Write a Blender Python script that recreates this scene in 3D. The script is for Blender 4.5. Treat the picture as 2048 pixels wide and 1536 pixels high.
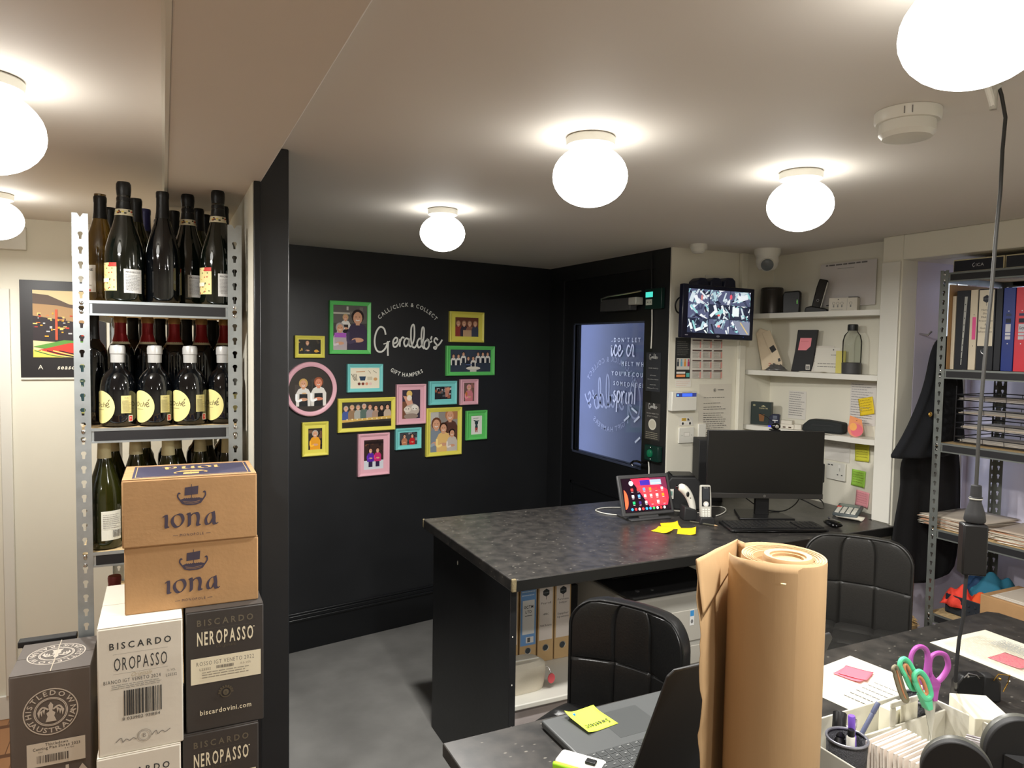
import bpy, math, random
from mathutils import Vector, Matrix, geometry
from bpy_extras import view3d_utils  # noqa
random.seed(7)
sc = bpy.context.scene
COL = sc.collection
for o in list(bpy.data.objects): bpy.data.objects.remove(o)
pi = math.pi
# ---------------------------------------------------------------- camera (1443 px focal length on a 2048 px wide frame)
FPX, PITCH, ROLL, YAW, EYE = 1443.0, math.radians(3.05), math.radians(0.90), math.radians(25.8), 1.6
fw = Vector((math.sin(YAW)*math.cos(PITCH), math.cos(YAW)*math.cos(PITCH), -math.sin(PITCH)))
r0 = Vector((math.cos(YAW), -math.sin(YAW), 0)); u0 = r0.cross(fw)
rt = r0*math.cos(ROLL) + u0*math.sin(ROLL); up = u0*math.cos(ROLL) - r0*math.sin(ROLL)
cd = bpy.data.cameras.new('camera'); cam = bpy.data.objects.new('camera', cd); COL.objects.link(cam)
cam.matrix_world = Matrix(((rt.x, up.x, -fw.x, 0), (rt.y, up.y, -fw.y, 0), (rt.z, up.z, -fw.z, EYE), (0, 0, 0, 1)))
cd.sensor_fit = 'HORIZONTAL'; cd.sensor_width = 36.0; cd.lens = 36.0*FPX/2048; cd.clip_start = 0.02
sc.camera = cam
# ---------------------------------------------------------------- world, exposure
W = bpy.data.worlds.new('world'); sc.world = W; W.use_nodes = True
W.node_tree.nodes['Background'].inputs[0].default_value = (0.68, 0.76, 1.0, 1)
W.node_tree.nodes['Background'].inputs[1].default_value = 5.0
sc.view_settings.view_transform = 'Standard'; sc.view_settings.look = 'None'
sc.view_settings.gamma = 1.0; sc.view_settings.use_curve_mapping = False
sc.view_settings.exposure = 0.0
GLOBE_GLOW = 7.0; LAMP_WATTS = 17.0
# ---------------------------------------------------------------- where a line of sight meets the real surfaces of the room
CAMP = Vector((0, 0, EYE))
def ray(px, py):
    x = (px-1024)/FPX; y = (py-768)/FPX
    return fw + rt*x - up*y
def onz(px, py, z): r = ray(px, py); return CAMP + r*((z-EYE)/r.z)
def onx(px, py, x): r = ray(px, py); return CAMP + r*(x/r.x)
def ony(px, py, y): r = ray(px, py); return CAMP + r*(y/r.y)
def atd(px, py, d): return CAMP + ray(px, py)*d
class Plane:
    def __init__(s, p, deg):   # vertical plane through p, deg = heading of its horizontal axis (right as seen from the room)
        a = math.radians(deg); s.p = Vector(p); s.u = Vector((math.cos(a), math.sin(a), 0)); s.n = Vector((math.sin(a), -math.cos(a), 0))
    def hit(s, px, py, off=0.0):
        r = ray(px, py); q = s.p + s.n*off
        return CAMP + r*((q-CAMP).dot(s.n)/r.dot(s.n))
    def M(s, c, rot=0.0):
        v = Vector((0, 0, 1)); m = Matrix(((s.u.x, v.x, s.n.x, c.x), (s.u.y, v.y, s.n.y, c.y), (s.u.z, v.z, s.n.z, c.z), (0, 0, 0, 1)))
        return m @ Matrix.Rotation(rot, 4, 'Z')
    def box(s, x0, y0, x1, y1, off=0.001):   # matrix and size of the rectangle that spans these sight lines
        a = s.hit(x0, y0, off); b = s.hit(x1, y0, off); c = s.hit(x0, y1, off); d = s.hit(x1, y1, off)
        w = ((b-a).dot(s.u)+(d-c).dot(s.u))/2; h = ((a-c).z+(b-d).z)/2
        return s.M((a+b+c+d)/4), w, h
CEIL = 2.09
PHOTO = Plane((2.21, 4.07, 0), 10.2)
DOORW = Plane((2.23, 3.4, 0), -90)
WHITE = Plane((2.5, 2.85, 0), 0)
SHELFW = Plane((2.9, 2.5, 0), -90)
RIGHTW = Plane((2.8, 2.0, 0), -90)
LEFTW = Plane((-0.3, 3.58, 0), 0)
def flat(c, heading=0.0):   # matrix for something lying on a horizontal surface, local z up
    return Matrix.Translation(c) @ Matrix.Rotation(heading, 4, 'Z')
def up_at(c, heading=0.0): return flat(c, heading)
# ---------------------------------------------------------------- materials
def lin(c):
    out = []
    for v in c[:3]:
        v = v/255.0; out.append(v/12.92 if v <= 0.04045 else ((v+0.055)/1.055)**2.4)
    return (*out, 1)
MATS = {}
def mat(name, col=(128, 128, 128), rough=0.5, metal=0.0, bump=0.0, bscale=60, var=0.0, vscale=8, trans=0.0, ior=1.45, coat=0.0, emit=None, es=0.0, spec=0.5, stretch=None, alpha=1.0):
    if name in MATS: return MATS[name]
    m = bpy.data.materials.new(name); m.use_nodes = True; nt = m.node_tree; b = nt.nodes['Principled BSDF']
    b.inputs['Base Color'].default_value = lin(col); b.inputs['Roughness'].default_value = rough; b.inputs['Metallic'].default_value = metal
    b.inputs['Transmission Weight'].default_value = trans; b.inputs['IOR'].default_value = ior; b.inputs['Coat Weight'].default_value = coat
    b.inputs['Specular IOR Level'].default_value = spec; b.inputs['Alpha'].default_value = alpha
    if emit: b.inputs['Emission Color'].default_value = lin(emit); b.inputs['Emission Strength'].default_value = es
    tc = nt.nodes.new('ShaderNodeTexCoord'); mp = nt.nodes.new('ShaderNodeMapping'); nt.links.new(tc.outputs['Object'], mp.inputs[0])
    if stretch: mp.inputs['Scale'].default_value = stretch
    if var > 0:
        n = nt.nodes.new('ShaderNodeTexNoise'); n.inputs['Scale'].default_value = vscale; n.inputs['Detail'].default_value = 5
        nt.links.new(mp.outputs[0], n.inputs['Vector'])
        r = nt.nodes.new('ShaderNodeValToRGB'); c = lin(col)
        r.color_ramp.elements[0].position = 0.3; r.color_ramp.elements[1].position = 0.7
        r.color_ramp.elements[0].color = (c[0]*(1-var), c[1]*(1-var), c[2]*(1-var), 1)
        r.color_ramp.elements[1].color = (min(1, c[0]*(1+var)), min(1, c[1]*(1+var)), min(1, c[2]*(1+var)), 1)
        nt.links.new(n.outputs[0], r.inputs[0]); nt.links.new(r.outputs[0], b.inputs['Base Color'])
    if bump > 0:
        n = nt.nodes.new('ShaderNodeTexNoise'); n.inputs['Scale'].default_value = bscale; n.inputs['Detail'].default_value = 4
        nt.links.new(mp.outputs[0], n.inputs['Vector'])
        bp = nt.nodes.new('ShaderNodeBump'); bp.inputs['Strength'].default_value = bump; bp.inputs['Distance'].default_value = 0.004
        nt.links.new(n.outputs[0], bp.inputs['Height']); nt.links.new(bp.outputs[0], b.inputs['Normal'])
    MATS[name] = m; return m
def printmat(name, rough=0.6, emis=0.0, coat=0.0):
    if name in MATS: return MATS[name]
    m = bpy.data.materials.new(name); m.use_nodes = True; nt = m.node_tree; b = nt.nodes['Principled BSDF']
    a = nt.nodes.new('ShaderNodeAttribute'); a.attribute_name = 'Col'
    nt.links.new(a.outputs['Color'], b.inputs['Base Color']); b.inputs['Roughness'].default_value = rough; b.inputs['Coat Weight'].default_value = coat
    if emis > 0:
        nt.links.new(a.outputs['Color'], b.inputs['Emission Color']); b.inputs['Emission Strength'].default_value = emis
    MATS[name] = m; return m
PRINT = printmat('printed_surface'); GLOSSPRINT = printmat('glossy_print', 0.22); SCREEN = printmat('lit_screen', 0.15, 0.85); VINYL = printmat('vinyl_letters', 0.4)
FROST = printmat('frosted_vinyl', 0.5)
_n = FROST.node_tree; _t = _n.nodes.new('ShaderNodeBsdfTranslucent'); _t.inputs[0].default_value = (1, 1, 1, 1); _m = _n.nodes.new('ShaderNodeMixShader'); _m.inputs[0].default_value = .85
_n.links.new(_n.nodes['Principled BSDF'].outputs[0], _m.inputs[1]); _n.links.new(_t.outputs[0], _m.inputs[2]); _n.links.new(_m.outputs[0], _n.nodes['Material Output'].inputs[0])
white_paint = mat('white_wall_paint', (226, 222, 206), 0.55, bump=0.05, bscale=25, var=0.03, vscale=2)
ceil_paint = mat('ceiling_paint', (222, 216, 208), 0.7, bump=0.04, bscale=15, var=0.02, vscale=1.5)
black_paint = mat('black_wall_paint', (29, 30, 32), 0.42, bump=0.10, bscale=30, var=0.15, vscale=3)
black_trim = mat('black_trim_paint', (20, 21, 23), 0.3, bump=0.06, bscale=20)
daylight_tint_paint = mat('recess_wall_daylight_tint', (214, 208, 222), 0.6, bump=0.05, bscale=20)  # white wall paint with the bluish window daylight put into its colour
grey_lino = mat('grey_vinyl_floor', (112, 111, 108), 0.6, bump=0.08, bscale=80, var=0.18, vscale=5)
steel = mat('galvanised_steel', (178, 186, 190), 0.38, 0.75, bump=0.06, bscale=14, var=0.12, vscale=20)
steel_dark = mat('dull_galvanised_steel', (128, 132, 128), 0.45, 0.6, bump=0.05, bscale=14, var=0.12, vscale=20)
chrome = mat('polished_metal', (200, 200, 200), 0.18, 1.0)
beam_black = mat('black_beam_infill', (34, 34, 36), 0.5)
chipboard = mat('chipboard', (196, 170, 126), 0.8, bump=0.2, bscale=160, var=0.22, vscale=120)
card = mat('brown_cardboard', (172, 134, 92), 0.8, bump=0.12, bscale=120, var=0.06, vscale=18)
grey_card = mat('taupe_printed_cardboard', (98, 90, 84), 0.55, bump=0.05, bscale=90, var=0.05, vscale=12)
dark_card = mat('charcoal_printed_cardboard', (58, 54, 51), 0.5, bump=0.05, bscale=90, var=0.05, vscale=12)
white_card = mat('white_printed_cardboard', (214, 208, 194), 0.6, bump=0.05, bscale=90, var=0.03, vscale=12)
kraft = mat('kraft_paper', (182, 150, 110), 0.72, bump=0.10, bscale=90, var=0.05, vscale=14, stretch=(1, 1, 0.15))
kraft_dark = mat('kraft_paper_core', (172, 142, 104), 0.85, bump=0.1, bscale=200)
blk = mat('black_plastic', (20, 20, 21), 0.38)
blk_gloss = mat('gloss_black_plastic', (10, 10, 11), 0.12)
blk_matte = mat('matte_black_plastic', (30, 30, 31), 0.6)
dgrey = mat('dark_grey_plastic', (64, 64, 65), 0.45)
laptop_grey = mat('laptop_grey', (82, 84, 84), 0.42, 0.15)
lid_grey = mat('laptop_lid_grey', (50, 50, 51), 0.45)
white_pl = mat('white_plastic', (222, 220, 210), 0.35)
cream_pl = mat('grey_white_plastic', (206, 203, 190), 0.4)
silver_pl = mat('silver_plastic', (190, 188, 178), 0.35, 0.2)
printer_grey = mat('printer_grey_plastic', (168, 166, 158), 0.5)
leather = mat('black_leatherette', (20, 20, 20), 0.36, bump=0.12, bscale=180)
leather_dull = mat('worn_black_leatherette', (34, 33, 31), 0.46, bump=0.12, bscale=180)
cloth_navy = mat('navy_wool_cloth', (18, 20, 25), 0.95, bump=0.25, bscale=250)
cloth_blk = mat('black_wool_cloth', (15, 15, 17), 0.95, bump=0.25, bscale=250)
gold = mat('gold_metal', (214, 170, 90), 0.25, 1.0)
def thin_clear(name, tint, k):
    m = bpy.data.materials.new(name); m.use_nodes = True; nt = m.node_tree; out = nt.nodes['Material Output']; nt.nodes.remove(nt.nodes['Principled BSDF'])
    t_ = nt.nodes.new('ShaderNodeBsdfTransparent'); t_.inputs[0].default_value = lin(tint); g_ = nt.nodes.new('ShaderNodeBsdfGlossy'); g_.inputs['Roughness'].default_value = .05
    lw = nt.nodes.new('ShaderNodeLayerWeight'); lw.inputs[0].default_value = k; mx = nt.nodes.new('ShaderNodeMixShader')
    nt.links.new(lw.outputs['Fresnel'], mx.inputs[0]); nt.links.new(t_.outputs[0], mx.inputs[1]); nt.links.new(g_.outputs[0], mx.inputs[2]); nt.links.new(mx.outputs[0], out.inputs[0]); return m
clear_pl = thin_clear('clear_plastic', (236, 238, 235), .12)
glass_pane = thin_clear('window_glass', (246, 248, 250), .12)
gl_dark = mat('dark_green_glass', (8, 14, 9), 0.06, coat=0.6)
gl_olive = mat('olive_glass', (44, 46, 14), 0.08, coat=0.5, trans=0.35)
gl_amber = mat('amber_wine_glass', (110, 84, 30), 0.08, coat=0.5, trans=0.45)
gl_black = mat('black_wine_glass', (6, 8, 11), 0.05, coat=0.6)
foil_blk = mat('black_foil', (26, 27, 28), 0.38, 0.3, bump=0.2, bscale=120)
foil_red = mat('red_capsule', (150, 30, 36), 0.3, 0.3)
foil_gold = mat('gold_capsule_top', (180, 140, 90), 0.35, 0.6)
foil_cream = mat('cream_capsule', (214, 204, 160), 0.45)
foil_white = mat('white_capsule', (196, 196, 194), 0.3, 0.3)
foil_navy = mat('navy_capsule', (38, 38, 84), 0.35, 0.2)
foil_rose = mat('rose_capsule', (150, 70, 72), 0.4, 0.2)
def desk_mat():
    m = bpy.data.materials.new('speckled_black_laminate'); m.use_nodes = True; nt = m.node_tree; b = nt.nodes['Principled BSDF']
    tc = nt.nodes.new('ShaderNodeTexCoord')
    n = nt.nodes.new('ShaderNodeTexNoise'); n.inputs['Scale'].default_value = 22; n.inputs['Detail'].default_value = 6
    v = nt.nodes.new('ShaderNodeTexVoronoi'); v.inputs['Scale'].default_value = 42
    mp = nt.nodes.new('ShaderNodeMapping'); mp.inputs['Scale'].default_value = (0.7, 1.2, 1)
    nt.links.new(tc.outputs['Object'], mp.inputs[0]); nt.links.new(mp.outputs[0], v.inputs['Vector']); nt.links.new(tc.outputs['Object'], n.inputs['Vector'])
    r1 = nt.nodes.new('ShaderNodeValToRGB'); r1.color_ramp.elements[0].color = lin((40, 39, 38)); r1.color_ramp.elements[1].color = lin((62, 59, 56))
    r1.color_ramp.elements[0].position = .35; r1.color_ramp.elements[1].position = .7
    r2 = nt.nodes.new('ShaderNodeValToRGB'); r2.color_ramp.elements[0].position = 0.08; r2.color_ramp.elements[1].position = 0.15
    r2.color_ramp.elements[0].color = (1, 1, 1, 1); r2.color_ramp.elements[1].color = (0, 0, 0, 1)
    mx = nt.nodes.new('ShaderNodeMix'); mx.data_type = 'RGBA'
    nt.links.new(n.outputs[0], r1.inputs[0]); nt.links.new(v.outputs['Distance'], r2.inputs[0])
    nt.links.new(r2.outputs[0], mx.inputs[0]); nt.links.new(r1.outputs[0], mx.inputs[6]); mx.inputs[7].default_value = lin((108, 104, 96))
    nt.links.new(mx.outputs[2], b.inputs['Base Color']); b.inputs['Roughness'].default_value = 0.33
    return m
DESK = desk_mat()
def wood_mat():
    m = bpy.data.materials.new('orange_wood_floor'); m.use_nodes = True; nt = m.node_tree; b = nt.nodes['Principled BSDF']
    tc = nt.nodes.new('ShaderNodeTexCoord'); mp = nt.nodes.new('ShaderNodeMapping'); mp.inputs['Scale'].default_value = (8, 1, 1)
    br = nt.nodes.new('ShaderNodeTexBrick'); br.inputs['Scale'].default_value = 1.0; br.inputs['Color1'].default_value = lin((150, 106, 70)); br.inputs['Color2'].default_value = lin((168, 122, 82))
    br.inputs['Mortar'].default_value = lin((96, 58, 32)); br.inputs['Mortar Size'].default_value = 0.015
    nt.links.new(tc.outputs['Object'], mp.inputs[0]); nt.links.new(mp.outputs[0], br.inputs['Vector']); nt.links.new(br.outputs[0], b.inputs['Base Color']); b.inputs['Roughness'].default_value = 0.4
    return m
WOODF = wood_mat()
# ---------------------------------------------------------------- lettering
GL = {}
def make_glyph(ch, bold):
    cu = bpy.data.curves.new('g', 'FONT'); cu.body = ch; cu.size = 1; cu.resolution_u = 2
    if bold: cu.offset = 0.018
    ob = bpy.data.objects.new('g', cu); COL.objects.link(ob); dg = bpy.context.evaluated_depsgraph_get()
    me = bpy.data.meshes.new_from_object(ob.evaluated_get(dg))
    vs = [(v.co.x, v.co.y) for v in me.vertices]; fs = [tuple(p.vertices) for p in me.polygons]
    bpy.data.objects.remove(ob); bpy.data.curves.remove(cu); bpy.data.meshes.remove(me)
    return vs, fs, (min(v[0] for v in vs) if vs else 0), (max(v[0] for v in vs) if vs else 0)
for ch in "ABCDEFGHIJKLMNOPQRSTUVWXYZabcdefghijklmnopqrstuvwxyz0123456789&/'!.-:,*+()#|":
    for bd in (0, 1): GL[ch, bd] = make_glyph(ch, bd)
CAPH = max(v[1] for v in GL['H', 0][0])
# ---------------------------------------------------------------- mesh builder
class G:
    def __init__(s): s.v = []; s.f = []; s.c = []; s.k = 0; s.warp = None
    def add(s, vs, fs, col=None):
        o = len(s.v)
        if s.warp: vs = [s.warp(*q) for q in vs]
        s.v += [tuple(q) for q in vs]; s.f += [tuple(i+o for i in f) for f in fs]; s.c += [col]*len(fs); return s
    def box(s, x0, x1, y0, y1, z0, z1, col=None):
        return s.add([(x0, y0, z0), (x1, y0, z0), (x1, y1, z0), (x0, y1, z0), (x0, y0, z1), (x1, y0, z1), (x1, y1, z1), (x0, y1, z1)],
                     [(0, 3, 2, 1), (4, 5, 6, 7), (0, 1, 5, 4), (1, 2, 6, 5), (2, 3, 7, 6), (3, 0, 4, 7)], col)
    def cbox(s, cx, cy, cz, dx, dy, dz, col=None): return s.box(cx-dx/2, cx+dx/2, cy-dy/2, cy+dy/2, cz-dz/2, cz+dz/2, col)
    def lathe(s, prof, n=24, cx=0, cy=0, col=None, close=True):
        vs = []; fs = []
        for r, z in prof:
            for i in range(n): a = 2*pi*i/n; vs.append((cx+r*math.cos(a), cy+r*math.sin(a), z))
        for j in range(len(prof)-1):
            for i in range(n): k = (i+1) % n; fs.append((j*n+i, j*n+k, (j+1)*n+k, (j+1)*n+i))
        if close:
            if prof[0][0] > 1e-6: fs.append(tuple(range(n))[::-1])
            if prof[-1][0] > 1e-6: fs.append(tuple((len(prof)-1)*n+i for i in range(n)))
        return s.add(vs, fs, col)
    def tube(s, pts, r, n=8, col=None, closed=False, flat=1.0):
        pts = [Vector(p) for p in pts]; vs = []; fs = []; m = len(pts); ref = None
        for i, p in enumerate(pts):
            a = pts[(i-1) % m] if (closed or i > 0) else p; b = pts[(i+1) % m] if (closed or i < m-1) else p
            t = (b-a).normalized()
            if ref is None: ref = t.orthogonal().normalized()
            ref = (ref - t*ref.dot(t)); ref = ref.normalized() if ref.length > 1e-5 else t.orthogonal().normalized()
            bi = t.cross(ref); rr = r[i] if isinstance(r, (list, tuple)) else r
            for k in range(n): an = 2*pi*k/n; vs.append(p + ref*math.cos(an)*rr + bi*math.sin(an)*rr*flat)
        for i in range(m if closed else m-1):
            j = (i+1) % m
            for k in range(n): l = (k+1) % n; fs.append((i*n+k, i*n+l, j*n+l, j*n+k))
        if not closed: fs.append(tuple(range(n))[::-1]); fs.append(tuple((m-1)*n+k for k in range(n)))
        return s.add(vs, fs, col)
    def prism(s, poly, a, b, axis='z', col=None):
        n = len(poly)
        def P(u, v, w): return {'z': (u, v, w), 'y': (u, w, v), 'x': (w, u, v)}[axis]
        vs = [P(u, v, a) for u, v in poly]+[P(u, v, b) for u, v in poly]
        return s.add(vs, [tuple(range(n))[::-1], tuple(range(n, 2*n))]+[(i, (i+1) % n, n+(i+1) % n, n+i) for i in range(n)], col)
    def loft(s, rings, col=None, cap=True):
        n = len(rings[0]); vs = [p for r in rings for p in r]; fs = []
        for j in range(len(rings)-1):
            for i in range(n): k = (i+1) % n; fs.append((j*n+i, j*n+k, (j+1)*n+k, (j+1)*n+i))
        if cap: fs.append(tuple(range(n))[::-1]); fs.append(tuple((len(rings)-1)*n+i for i in range(n)))
        return s.add(vs, fs, col)
    def grid(s, nx, ny, fn, col=None):
        vs = [fn(i/nx, j/ny) for j in range(ny+1) for i in range(nx+1)]
        fs = [(j*(nx+1)+i, j*(nx+1)+i+1, (j+1)*(nx+1)+i+1, (j+1)*(nx+1)+i) for j in range(ny) for i in range(nx)]
        return s.add(vs, fs, col)
    def sphere(s, c, rx, ry=None, rz=None, n=16, col=None):
        ry = ry or rx; rz = rz or rx; rings = []
        prof = [(math.sin(pi*j/(n//2)), -math.cos(pi*j/(n//2))) for j in range(n//2+1)]
        prof[0] = (1e-4, -1); prof[-1] = (1e-4, 1)
        return s.loft([[(c[0]+rx*r*math.cos(2*pi*i/n), c[1]+ry*r*math.sin(2*pi*i/n), c[2]+rz*z) for i in range(n)] for r, z in prof], col)
    # ---- flat printed matter in local x,y, z outwards, each mark a hair above the one below
    def lay(s): s.k += 1; return s.k*4e-5
    def base(s, w, h, t, col): return s.box(-w/2, w/2, -h/2, h/2, -t, 0, col)
    def poly(s, pts, col):
        z = s.lay(); n = len(pts)
        a = sum(pts[i][0]*pts[(i+1) % n][1]-pts[(i+1) % n][0]*pts[i][1] for i in range(n))
        if a < 0: pts = pts[::-1]
        return s.add([(x, y, z) for x, y in pts], [tuple(range(n))], col)
    def rect(s, x0, y0, x1, y1, col, n=1):
        z = s.lay(); vs = []; fs = []
        for i in range(n+1): x = x0+(x1-x0)*i/n; vs += [(x, y0, z), (x, y1, z)]
        for i in range(n): fs.append((2*i, 2*i+2, 2*i+3, 2*i+1))
        return s.add(vs, fs, col)
    def ell(s, cx, cy, rx, ry, col, n=14, a0=0, a1=2*pi):
        return s.poly([(cx+rx*math.cos(a0+(a1-a0)*i/n), cy+ry*math.sin(a0+(a1-a0)*i/n)) for i in range(n)], col)
    def ring(s, cx, cy, r, w, col, n=40):
        z = s.lay(); vs = []; fs = []
        for i in range(n): a = 2*pi*i/n; vs += [(cx+(r-w)*math.cos(a), cy+(r-w)*math.sin(a), z), (cx+r*math.cos(a), cy+r*math.sin(a), z)]
        for i in range(n): j = (i+1) % n; fs.append((2*i, 2*i+1, 2*j+1, 2*j))
        return s.add(vs, fs, col)
    def text(s, t, cx, cy, h, col, w=None, bold=0, align='c', slant=0.0, gap=0.12, arc=None, flip=False):
        # h = capital height; w = squeeze to this width; arc = (centre x, centre y, radius, middle angle, +1/-1)
        z = s.lay(); pen = 0; items = []
        for ch in t:
            if ch == ' ': pen += 0.32; continue
            g = GL.get((ch, bold)) or GL['-', bold]
            items.append((g, pen-g[2])); pen += (g[3]-g[2])+gap
        tot = max(pen-gap, 1e-3); sy = h/CAPH; sx = w/tot if w else sy
        off = -tot/2 if align == 'c' else 0
        for g, px in items:
            vs = []
            if arc:
                ax, ay, R, mid, sg = arc; cxg = (g[2]+g[3])/2
                a = mid - sg*(px+cxg+off)*sx/R
                er = Vector((math.cos(a), math.sin(a))); tt = Vector((math.sin(a), -math.cos(a)))*sg; rr = er*sg
                for x, y in g[0]:
                    q = Vector((ax, ay)) + er*R + tt*(x-cxg)*sx + rr*y*sy; vs.append((q.x, q.y, z))
            else:
                for x, y in g[0]: vs.append((cx+(x+px+off)*sx+slant*y*sy, cy+y*sy, z))
            if flip: vs = [(-a, b, c) for a, b, c in vs]
            s.add(vs, [f[::-1] if flip else f for f in g[1]], col)
        return s
    def stroke(s, pts, w, col, pen=None, smooth=True):
        # a brush or pen stroke; pen = angle of a broad nib
        if smooth and len(pts) > 2:
            P = [pts[0]]+list(pts)+[pts[-1]]; q = []
            for i in range(1, len(P)-2):
                for k in range(5):
                    t = k/5; a, b, c, d = P[i-1], P[i], P[i+1], P[i+2]
                    q.append(tuple(0.5*((2*b[j])+(-a[j]+c[j])*t+(2*a[j]-5*b[j]+4*c[j]-d[j])*t*t+(-a[j]+3*b[j]-3*c[j]+d[j])*t**3) for j in (0, 1)))
            q.append(tuple(pts[-1])); pts = q
        z = s.lay(); vs = []; fs = []; n = len(pts)
        for i, p in enumerate(pts):
            a = pts[max(0, i-1)]; b = pts[min(n-1, i+1)]; dx, dy = b[0]-a[0], b[1]-a[1]; L = math.hypot(dx, dy) or 1; dx /= L; dy /= L
            if pen is None: nx, ny, ww = -dy, dx, w/2
            else:
                nx, ny = math.cos(pen), math.sin(pen); ww = w/2
                if abs(nx*dy-ny*dx) < 0.25: nx, ny, ww = -dy, dx, w*0.13
            vs += [(p[0]+nx*ww, p[1]+ny*ww, z), (p[0]-nx*ww, p[1]-ny*ww, z)]
        for i in range(n-1): fs.append((2*i, 2*i+1, 2*i+3, 2*i+2))
        return s.add(vs, fs, col)
    def lines(s, x0, x1, y0, y1, n, col, t=0.3, ragged=0.3):   # rows of small writing seen as grey bars
        st = (y1-y0)/n
        for i in range(n):
            y = y1-st*(i+0.5); e = x1-(x1-x0)*ragged*random.random(); x = x0
            while x < e-1e-4:
                L = (x1-x0)*random.uniform(0.05, 0.16); s.rect(x, y-st*t/2, min(x+L, e), y+st*t/2, col); x += L+(x1-x0)*0.02
        return s
    def barcode(s, x0, x1, y0, y1, col):
        x = x0; w = (x1-x0)/60; 
        while x < x1: k = random.choice((1, 1, 2, 3))*w; s.rect(x, y0, min(x+k, x1), y1, col); x += k+random.choice((1, 1, 2))*w
        return s
def build(name, g, m, parent=None, bevel=0, solid=0, sub=0, smooth=True, label=None, kind=None, M=None, seg=2):
    me = bpy.data.meshes.new(name); me.from_pydata([Vector(v) for v in g.v], [], g.f)
    if any(c is not None for c in g.c):
        at = me.attributes.new('Col', 'FLOAT_COLOR', 'FACE')
        d = []
        for c in g.c: d += list(lin(c or (200, 200, 200)))
        at.data.foreach_set('color', d)
    me.materials.append(m); me.update()
    if smooth:
        me.shade_smooth(); me.set_sharp_from_angle(angle=math.radians(35))
    o = bpy.data.objects.new(name, me); COL.objects.link(o)
    if parent: o.parent = parent
    if M is not None: o.matrix_world = M if not parent else M; 
    if solid: md = o.modifiers.new('solid', 'SOLIDIFY'); md.thickness = solid; md.offset = 0
    if bevel: md = o.modifiers.new('bevel', 'BEVEL'); md.width = bevel; md.segments = seg; md.limit_method = 'ANGLE'; md.angle_limit = math.radians(40); md.harden_normals = False
    if sub: md = o.modifiers.new('sub', 'SUBSURF'); md.levels = sub; md.render_levels = sub
    if label: o['label'] = label
    if kind: o['kind'] = kind
    return o
def tag(o, label, cat, group=None, kind=None):
    o['label'] = label; o['category'] = cat
    if group: o['group'] = group
    if kind: o['kind'] = kind
    return o
def thing(name, label, cat, M=None, group=None):
    o = bpy.data.objects.new(name, None); o.empty_display_size = 0.02; COL.objects.link(o)
    if M is not None: o.matrix_world = M if isinstance(M, Matrix) else Matrix.Translation(M)
    return tag(o, label, cat, group)
def solo(name, g, m, label, cat, M=None, group=None, kind=None, **k):
    o = build(name, g, m, **k)
    if M is not None: o.matrix_world = M if isinstance(M, Matrix) else Matrix.Translation(M)
    return tag(o, label, cat, group, kind)
def struct(name, g, m, parent=None, **k):
    o = build(name, g, m, parent, **k)
    if not parent: o['kind'] = 'structure'
    return o
def dup(root, M, label=None, group=None):
    r = root.copy(); COL.objects.link(r); r.matrix_world = M
    if label: r['label'] = label
    if group: r['group'] = group
    for ch in list(root.children):
        c = ch.copy(); COL.objects.link(c); c.parent = r
        for gch in list(ch.children):
            d = gch.copy(); COL.objects.link(d); d.parent = c
    return r
def T(x, y, z, rz=0): return Matrix.Translation((x, y, z)) @ Matrix.Rotation(rz, 4, 'Z')
# ================================================================ the room
struct('floor', G().box(0.24, 3.4, -2.6, 4.6, -0.1, 0), grey_lino)
struct('floor', G().box(-2.6, 0.24, -2.6, 3.7, -0.1, 0), WOODF)
# ceiling plate stops over the doorway wall so that daylight reaches the passage outside
struct('ceiling', G().box(-2.6, 2.29, -2.6, 4.7, CEIL, CEIL+0.1).box(2.29, 3.5, -2.6, 2.97, CEIL, CEIL+0.1), ceil_paint, smooth=False)
struct('trim_1', G().box(0.013, 0.225, -2.5, 3.58, 2.0, CEIL), ceil_paint, bevel=0.003)           # boxed beam
struct('trim_2', G().box(0.001, 0.013, -2.5, 3.5, 2.074, CEIL).box(0.006, 0.013, -2.5, 3.5, 1.998, 2.006), white_pl)  # edge bead on the beam
struct('wall_left_back', G().box(-2.6, 0.24, 3.58, 3.7, 0, CEIL), white_paint)
struct('baseboard_left_back', G().box(-2.6, 0.2, 3.565, 3.58, 0, 0.1), white_pl, bevel=0.003)
struct('wall_partition_white', G().box(0.205, 0.215, 1.935, 3.58, 0, 2.0), white_paint)
struct('wall_partition', G().box(0.215, 0.292, 1.93, 3.80, 0, CEIL-0.001), black_paint, bevel=0.003)
struct('trim_3', G().box(0.206, 0.222, 1.918, 1.934, 0, 1.999), black_trim, bevel=0.002)
a = math.radians(10.2); ux, uy = math.cos(a), math.sin(a)
def ph(d, off=0.0): return (2.21+ux*d+uy*off, 4.07+uy*d-ux*off)      # along the photo wall, off = towards the room
p = [ph(-2.05), ph(0.15), ph(0.15, -0.1), ph(-2.05, -0.1)]
struct('wall_photos', G().prism(p, 0, CEIL), black_paint)
g = G()
for o0, o1, z0, z1 in ((0, 0.018, 0, 0.16), (0, 0.026, 0.16, 0.172), (0, 0.020, 0.172, 0.19), (0, 0.012, 0.19, 0.2)):
    g.prism([ph(-1.98, o0), ph(0.02, o0), ph(0.02, o1), ph(-1.98, o1)], z0, z1)
struct('baseboard_photos', g, black_trim, bevel=0.002)
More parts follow.
